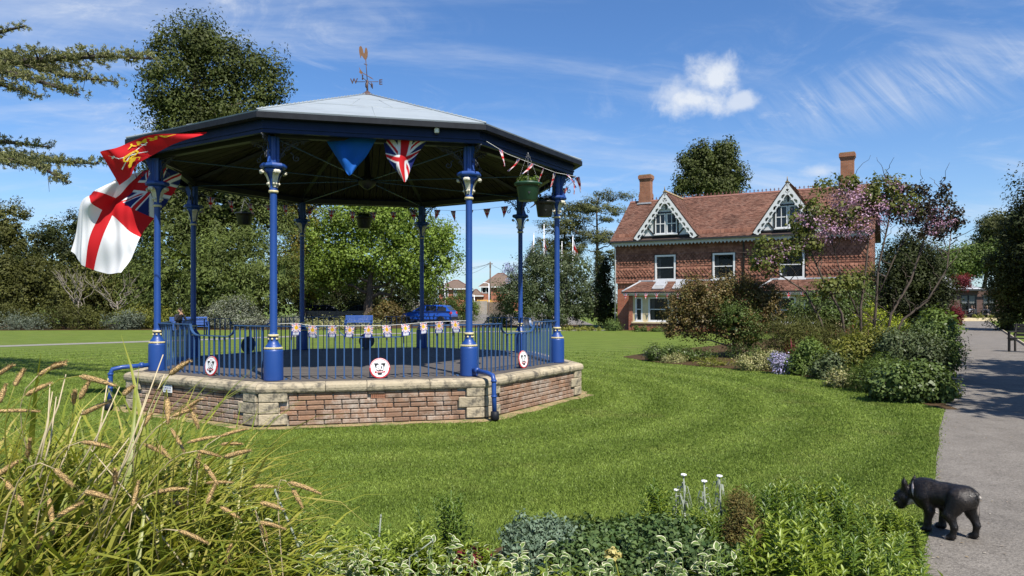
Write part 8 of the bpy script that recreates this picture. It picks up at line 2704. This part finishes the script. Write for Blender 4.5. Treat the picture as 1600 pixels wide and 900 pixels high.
# ---------------------------------------------------------------- parked cars
def car(label, loc, rz, paint, estate=True, tall=0.0):
    T = thing('parked_car', label, 'car', loc, rz, 'parked cars')
    c = M[paint]
    h = 1.46 + tall
    # side outline, nose towards -x
    low = [(-2.14, .32), (-2.16, .55), (-2.02, .74), (-1.25, .90), (-.95, .95), (1.75, 1.00), (2.06, .96), (2.14, .70), (2.12, .36), (1.9, .24), (-1.9, .24)]
    up = [(-.98, .94), (-.28, h - .07), (.15, h), (1.2, h - .01), (1.62 if estate else 1.3, h - .07), (2.02 if estate else 1.85, .99)]
    mb = MB()
    n = len(low)
    for lst, w0, w1, close in ((low, .88, .88, True),):
        vs = []
        for y, k in ((-.80, .93), (-.88, 1.0), (.88, 1.0), (.80, .93)):
            cx, cz = 0, .6
            vs += [(cx + (x - cx) * (k if abs(y) < .85 else 1) if False else x * (.985 if k < 1 else 1), y, cz + (z - cz) * (k if k < 1 else 1)) for x, z in lst]
        fs = []
        for s in range(3):
            for i in range(n):
                j = (i + 1) % n
                fs.append((s * n + i, s * n + j, (s + 1) * n + j, (s + 1) * n + i))
        fs += [tuple(range(n)), tuple(range(4 * n - 1, 3 * n - 1, -1))]
        mb.add(vs, fs, 0, False)
    m = len(up)
    ww = lambda z: .80 - (z - .94) / (h - .94) * .20
    vs = [(x, -ww(z), z) for x, z in up] + [(x, ww(z), z) for x, z in up]
    mb.add(vs, [tuple(range(m)), tuple(range(2 * m - 1, m - 1, -1))] + [(i, i + m, i + 1 + m, i + 1) for i in range(m - 1)], 0)
    link('body', mb.mesh('body', c), T)
    gl = M['darkglass']
    for s in (-1, 1):
        for (xa, xb) in ((-.78, .02), (.10, .92), (1.0, 1.72 if estate else 1.45)):
            zl = 1.0; q = []
            def roofz(x):
                for (x0, z0), (x1, z1) in zip(up, up[1:]):
                    if x0 <= x <= x1: return z0 + (z1 - z0) * (x - x0) / (x1 - x0)
                return .95
            xs = np.linspace(xa, xb, 5)
            topz = [max(zl + .02, roofz(x) - .09) for x in xs]
            vs = [(x, s * (ww(zl) + .006), zl) for x in xs] + [(x, s * (ww(z) + .006), z) for x, z in zip(xs, topz)]
            mb = MB(); mb.add(vs, [(i, i + 1, i + 6, i + 5) for i in range(4)])
            link('window', mb.mesh('window', gl), T)
        for x in (-1.36, 1.32):
            mb = MB(); R_ = Matrix.Translation((x, s * .80, .32)) @ Matrix.Rotation(PI / 2, 4, 'X')
            mb.lathe([(.21, -.10), (.30, -.10), (.32, -.07), (.32, .07), (.30, .10), (.21, .10)], 20, M=R_)
            w = link('wheel', mb.mesh('wheel', M['gutter']), T)
            mb = MB()
            mb.lathe([(.05, -.095), (.21, -.085), (.215, .085), (.05, .095)], 16, M=R_)
            link('rim', mb.mesh('rim', M['lead']), w)
        mb = MB(); mb.box((-.72, s * .93, 1.0), (.12, .16, .11), 0, 0, None, .03); link('wing_mirror', mb.mesh('wing_mirror', c), T)
        mb = MB(); mb.box((2.06, s * .70, .84), (.14, .30, .20), 0, 0, None, .03); link('tail_lamp', mb.mesh('tail_lamp', M['redp']), T)
        mb = MB(); mb.box((-2.03, s * .62, .66), (.22, .34, .13), 0, 0, None, .04); link('headlamp', mb.mesh('headlamp', M['curtain']), T)
    for (x0, z0, x1, z1, nm) in ((-.93, .985, -.33, h - .12, 'windscreen'), (1.97 if estate else 1.8, 1.04, 1.67 if estate else 1.36, h - .13, 'rear_window')):
        mb = MB(); e = -.012 if nm == 'windscreen' else .012
        mb.add([(x0 + e, -ww(z0) + .08, z0 + .01), (x0 + e, ww(z0) - .08, z0 + .01), (x1 + e, ww(z1) - .07, z1 + .01), (x1 + e, -ww(z1) + .07, z1 + .01)], [(0, 1, 2, 3)])
        link(nm, mb.mesh(nm, gl), T)
    mb = MB(); mb.box((0, 0, .30), (3.9, 1.72, .16)); mb.box((2.10, 0, .45), (.12, 1.6, .22)); mb.box((-2.12, 0, .45), (.10, 1.5, .16)); link('bumper', mb.mesh('bumper', M['gutter']), T)
    return T


M['carblue'] = pmat('bright_blue_paint', (.010, .070, .40), (.012, .080, .43), 2, .25, coat=.6)
M['carnavy'] = pmat('navy_car_paint', (.008, .014, .045), (.010, .017, .05), 2, .22, coat=.6)
M['cargrey'] = pmat('grey_car_paint', (.10, .10, .095), (.12, .12, .115), 2, .3, metal=.4, coat=.5)
M['cardark'] = pmat('dark_grey_car_paint', (.03, .033, .04), (.04, .043, .05), 2, .28, metal=.3, coat=.5)
def cg(px, d): v = at(px, 473, d); v.z = 0; return v
car('bright blue estate car parked side-on beyond the right half of the railing', cg(668, 54), math.radians(-12), 'carblue')
car('dark navy estate car parked behind the dark column', cg(512, 58), math.radians(195), 'carnavy')
car('pale grey tall car seen end-on behind the navy one', cg(484, 63), math.radians(105), 'cargrey', True, .25)
car('dark grey hatchback parked behind the tree trunk', cg(560, 59), math.radians(8), 'cardark', False)

# ---------------------------------------------------------------- the cafe at the end of the path
M['slate'] = pmat('pale_slate_roof', (.30, .32, .34), (.38, .40, .42), 3, .6, .2)
M['greenroof'] = pmat('green_grey_sheet', (.17, .22, .19), (.21, .26, .23), 3, .6)
M['darkbrick'] = mat_brickwall('dark_brick_wall', (.085, .048, .040), (.12, .062, .05), (.13, .11, .10))
CB = Vector((at(1440, 473, 66).x, 66, 0))
CF = thing('cafe_building', 'low dark brick cafe with pale hipped roof at the end of the path', 'building', CB)
W_, De, ev = 9.0, 8.0, 2.88
mb = MB()
wl_ = [(3.66, 5.15, .45, 2.35), (5.7, 6.9, .45, 2.35), (.8, 2.6, .8, 2.2)]
wall_with_holes(mb, 0, W_, 0, ev, 0, wl_)
mb.add([(W_, 0, 0), (W_, De, 0), (W_, De, ev), (W_, 0, ev)], [(0, 1, 2, 3)]); mb.add([(0, 0, 0), (0, De, 0), (0, De, ev), (0, 0, ev)], [(0, 1, 2, 3)]); mb.add([(0, De, 0), (W_, De, 0), (W_, De, ev), (0, De, ev)], [(0, 1, 2, 3)])
link('wall', mb.mesh('wall', M['darkbrick']), CF)
o_ = .5
mb = MB()
e = [(-o_, -o_, ev), (4.9 + o_, -o_, ev), (4.9 + o_, De + o_, ev), (-o_, De + o_, ev)]
r_ = [(1.0, De / 2, ev + 2.4), (1.6, De / 2, ev + 2.4)]
mb.add(e + r_, [(0, 1, 5, 4), (1, 2, 5), (2, 3, 4, 5), (3, 0, 4)])
link('roof', mb.mesh('roof', M['slate']), CF)
mb = MB(); mb.add([(4.0, -.2, ev + .25), (W_ + .4, -.2, ev + .05), (W_ + .4, De, ev + .3), (4.0, De, ev + .6)], [(0, 1, 2, 3)])
mb.add([(1.2, De / 2 + .1, ev + 2.75), (5.2, De / 2 + .1, ev + .95), (5.2, De / 2 + .12, ev + .45), (1.2, De / 2 + .12, ev + 2.2)], [(0, 1, 2, 3)])
link('rear_roof', mb.mesh('rear_roof', M['greenroof']), CF)
mb = MB(); mb.box((W_ / 2, -o_ + .02, ev - .08), (W_ + .6, .08, .18)); link('fascia', mb.mesh('fascia', M['timber']), CF)
for (a, b, c, d) in wl_:
    f = MB()
    for x in (a + .04, (a + b) / 2, b - .04): f.box((x, .03, (c + d) / 2), (.08, .08, d - c))
    for z in (c + .04, d - .04): f.box(((a + b) / 2, .032, z), (b - a - .16, .075, .08))
    w = link('window', f.mesh('window', M['timber']), CF)
    for i in (0, 1):
        x0, x1 = a + (b - a) * i / 2 + .06, a + (b - a) * (i + 1) / 2 - .06
        q = MB(); q.add([(x0, .05, c), (x1, .05, c), (x1, .05, d), (x0, .05, d)], [(0, 1, 2, 3)]); link('pane', q.mesh('pane', M['glass']), w)
        q = MB(); vs = []
        for k in range(7):
            xx = x0 + (x1 - x0) * k / 6; vs += [(xx, .10 + .02 * (k % 2), d - .05), (xx, .10 + .02 * (k % 2), d - .85 + .12 * (k % 2))]
        q.add(vs, [(2 * k, 2 * k + 2, 2 * k + 3, 2 * k + 1) for k in range(6)]); link('net_curtain', q.mesh('net_curtain', M['whitew']), w)
    q = MB(); q.box(((a + b) / 2, 1.2, (c + d) / 2), (b - a, .1, d - c)); link('room', q.mesh('room', M['room']), w)
# terrace kerb, rail and tables
tb_ = at(1520, 473, 62.6); tb_.z = 0
TK = thing('terrace_wall', 'low brick kerb of the cafe terrace with small planting on top', 'wall', tb_)
mb = MB(); mb.box((0, 0, .14), (5.4, .5, .28)); link('kerb', mb.mesh('kerb', M['creamw']), TK)
link('planting', crown_mesh('planting', [(-1.2, 0, .38, .5, .25, .16), (.4, 0, .38, .45, .25, .16), (1.8, 0, .36, .4, .25, .14)], G['yellowgreen'], 70, 16, .12, 3, .16, .5), TK)
TR = thing('terrace_rail', 'dark timber rail along the cafe terrace', 'railing', tb_ + Vector((-.2, .55, 0)))
post = MB().box((0, 0, .5), (.10, .10, 1.0)).mesh('post', M['blackwood'])
for i in range(5): link('post', post, TR, (-1.6 + i * .75, 0, 0))
mb = MB(); mb.box((-.1, 0, .95), (3.2, .12, .06)); link('top_rail', mb.mesh('top_rail', M['blackwood']), TR)
mb = MB(); mb.box((-.1, 0, .55), (3.1, .05, .06)); link('mid_rail', mb.mesh('mid_rail', M['blackwood']), TR)
for i, (px, lab) in enumerate(((1521, 'dark picnic table left on the cafe terrace'), (1540, 'dark picnic table right on the cafe terrace'))):
    c = at(px, 473, 64.2); c.z = 0
    t = thing('picnic_table', lab, 'table', c, 0, 'cafe terrace tables')
    mb = MB(); mb.box((0, 0, .74), (1.5, .75, .05)); link('table_top', mb.mesh('table_top', M['blackwood']), t)
    for s in (-1, 1):
        mb = MB(); mb.box((0, s * .62, .44), (1.5, .25, .045)); link('seat', mb.mesh('seat', M['blackwood']), t)
        mb = MB(); mb.tube([(s * .55, -.6, 0), (s * .55, -.2, .72)], .04, 4, smooth=False); mb.tube([(s * .55, .6, 0), (s * .55, .2, .72)], .04, 4, smooth=False); mb.box((s * .55, 0, .40), (.06, 1.4, .08)); link('leg', mb.mesh('leg', M['blackwood']), t)
for i, (px, dd, rz, top, legs, hair, lab) in enumerate(((1524, 63.5, 0.0, (.012, .014, .02), (.02, .022, .03), (.03, .02, .015), 'person in black sitting with back turned at the left cafe table'),
                                                  (1516, 64.9, PI, (.35, .35, .36), (.05, .05, .06), (.12, .08, .05), 'person in pale grey sitting behind the left cafe table'),
                                                  (1537, 64.9, PI + .2, (.03, .025, .04), (.03, .03, .04), (.25, .2, .16), 'person in dark clothes sitting behind the right cafe table'),
                                                  (1545, 63.5, .3, (.02, .022, .03), (.35, .28, .2), (.2, .14, .09), 'person in navy sitting before the right cafe table'))):
    c = at(px, 473, dd); c.z = 0
    seated('person', lab, c, rz, top, legs, hair, .18, 'table', None, .03, .45, 'people at the cafe tables')

# ---------------------------------------------------------------- houses, fences and poles beyond the car park
M['brownroof'] = pmat('brown_tile_roof', (.11, .075, .055), (.16, .11, .08), 3, .9, .3)
M['greyboard'] = pmat('grey_fence_boards', (.22, .20, .17), (.32, .30, .26), 5, .9, .3)
M['orange'] = pmat('orange_boards', (.55, .30, .06), (.62, .36, .09), 3, .8)
M['polewood'] = pmat('pole_wood', (.10, .08, .06), (.14, .11, .085), 6, .9)
def far_house(label, px0, px1, d, eave, ridge, dep, wins, rz=0.0, lean=None, chim=True):
    a, b = at(px0, 473, d), at(px1, 473, d)
    w = b.x - a.x
    T = thing('brick_house', label, 'house', (a.x, d, 0), rz, None)
    ze, zr = at(0, eave, d).z, at(0, ridge, d).z
    mb = MB(); mb.box((w / 2, dep / 2, ze / 2), (w, dep, ze)); link('wall', mb.mesh('wall', M['redbrick']), T)
    o = .45; i = min(w, dep) * .42
    mb = MB(); e = [(-o, -o, ze), (w + o, -o, ze), (w + o, dep + o, ze), (-o, dep + o, ze)]; r = [(i, dep / 2, zr), (max(i + .3, w - i), dep / 2, zr)]
    mb.add(e + r, [(0, 1, 5, 4), (1, 2, 5), (2, 3, 4, 5), (3, 0, 4)]); rf = link('roof', mb.mesh('roof', M['brownroof']), T)
    mb = MB(); mb.tube([r[0], r[1]], .14, 6); mb.tube([e[0], r[0]], .10, 6); mb.tube([e[1], r[1]], .10, 6); link('ridge', mb.mesh('ridge', M['ridge']), rf)
    mb = MB(); mb.box((w / 2, -o - .03, ze - .06), (w + 2 * o, .1, .2)); link('fascia', mb.mesh('fascia', M['whitew']), T)
    for (x, z, ww_, hh) in wins:
        f = MB()
        for q in (-.5, 0, .5): f.box((x + q * ww_, -.03, z), (.1, .12, hh))
        for q in (-.5, .5): f.box((x, -.032, z + q * hh), (ww_, .11, .1))
        w_ = link('window', f.mesh('window', M['whitew']), T)
        q = MB(); q.add([(x - ww_ / 2, -.02, z - hh / 2), (x + ww_ / 2, -.02, z - hh / 2), (x + ww_ / 2, -.02, z + hh / 2), (x - ww_ / 2, -.02, z + hh / 2)], [(0, 1, 2, 3)]); link('pane', q.mesh('pane', M['darkglass']), w_)
    if chim:
        mb = MB(); mb.box((i + .5, dep / 2, zr + .5), (.9, .7, 1.6)); mb.box((i + .5, dep / 2, zr + 1.32), (1.05, .85, .12)); link('chimney', mb.mesh('chimney', M['redbrick']), rf)
    return T


far_house('distant red brick house with brown hipped roof right of the column', 752, 812, 140, 448, 426, 8, [(.95, 4.1, 1.5, 1.1), (.95, 1.6, 1.4, 1.1), (4.5, 4.1, 1.5, 1.1)], 0, None, False)
far_house('distant lower brick house left of the column, half behind leaves', 686, 734, 130, 451, 437, 8, [(1.2, 3.2, .9, 1.1), (3.0, 3.2, .5, 1.6)], 0, None, False)
far_house('low brown-roofed lean-to between the two distant houses', 734, 752, 136, 462, 452, 5, [(1.0, 1.4, .8, .9)], 0, None, False)
def board_fence(label, px0, px1, d, ztop, mat, bw=.15, rz=0.0):
    a, b = at(px0, 473, d), at(px1, 473, d)
    T = thing('board_fence', label, 'fence', (a.x, d, 0), rz)
    n = int((b.x - a.x) / (bw + .012)); r3 = random.Random(int(px0))
    mb = MB()
    for i in range(n): mb.box((i * (bw + .012) + bw / 2, r3.uniform(-.008, .008), (ztop + r3.uniform(-.02, .02)) / 2), (bw, .02, ztop))
    for z in (.4, ztop - .3): mb.box(((b.x - a.x) / 2, .05, z), (b.x - a.x, .07, .08))
    link('boards', mb.mesh('boards', mat), T, None, None, 'stuff')
    pm = MB().box((0, .09, ztop / 2), (.11, .11, ztop + .05)).mesh('fence_post', mat)
    for i in range(0, n + 1, 12): link('fence_post', pm, T, (i * (bw + .012), 0, 0))
board_fence('grey board fence behind the rusty grassy bush and blue car', 630, 676, 66, 1.75, M['greyboard'])
board_fence('pale grey board fence below the distant house', 738, 762, 100, 1.85, M['greyboard'])
board_fence('darker board fence with gate right of the pale one', 762, 800, 96, 1.7, M['polewood'], .14)
board_fence('orange boarding above the pale fence', 746, 772, 118, 2.1, M['orange'], .3)
b = at(766, 473, 125); b.z = 0
T = thing('telegraph_pole', 'wooden telegraph pole with wires in front of the distant house', 'pole', b)
h = at(0, 409, 125).z
mb = MB(); mb.tube([(0, 0, 0), (0, 0, h)], [.17, .11], 8); link('pole', mb.mesh('pole', M['polewood']), T)
mb = MB(); mb.box((0, 0, h - .35), (.9, .12, .12)); mb.box((0, 0, h - .8), (.3, .25, .5)); link('cross_arm', mb.mesh('cross_arm', M['polewood']), T)
for (px, py, d) in ((690, 424, 120), (690, 418, 125), (815, 428, 118), (720, 430, 135)):
    e = at(px, py, d) - b; p0 = Vector((0, 0, h - .3))
    mb = MB(); mb.tube([p0.lerp(e, t) - Vector((0, 0, .5 * (1 - (2 * t - 1) ** 2))) for t in np.linspace(0, 1, 9)], .022, 4); link('wire', mb.mesh('wire', M['gutter']), T)
for (px, top, d, lab) in ((764, 443, 105, 'white street lamp column before the distant house'), (741, 461, 90, 'small white-headed lamp post beside the column'), (695, 432, 112, 'slim white street lamp rising over the green shrub')):
    b = at(px, 473, d); b.z = 0; h = at(0, top, d).z
    T = thing('street_lamp', lab, 'street lamp', b, 0, 'street lamps by the car park')
    mb = MB(); mb.tube([(0, 0, 0), (0, 0, h)], [.09, .06], 8); link('post', mb.mesh('post', M['polewhite']), T)
    mb = MB(); mb.tube([(0, 0, h - .05), (-.5, 0, h + .12)], .05, 6); mb.box((-.62, 0, h + .10), (.5, .2, .12), 0, 0, None, .03); link('lamp_head', mb.mesh('lamp_head', M['polewhite']), T)
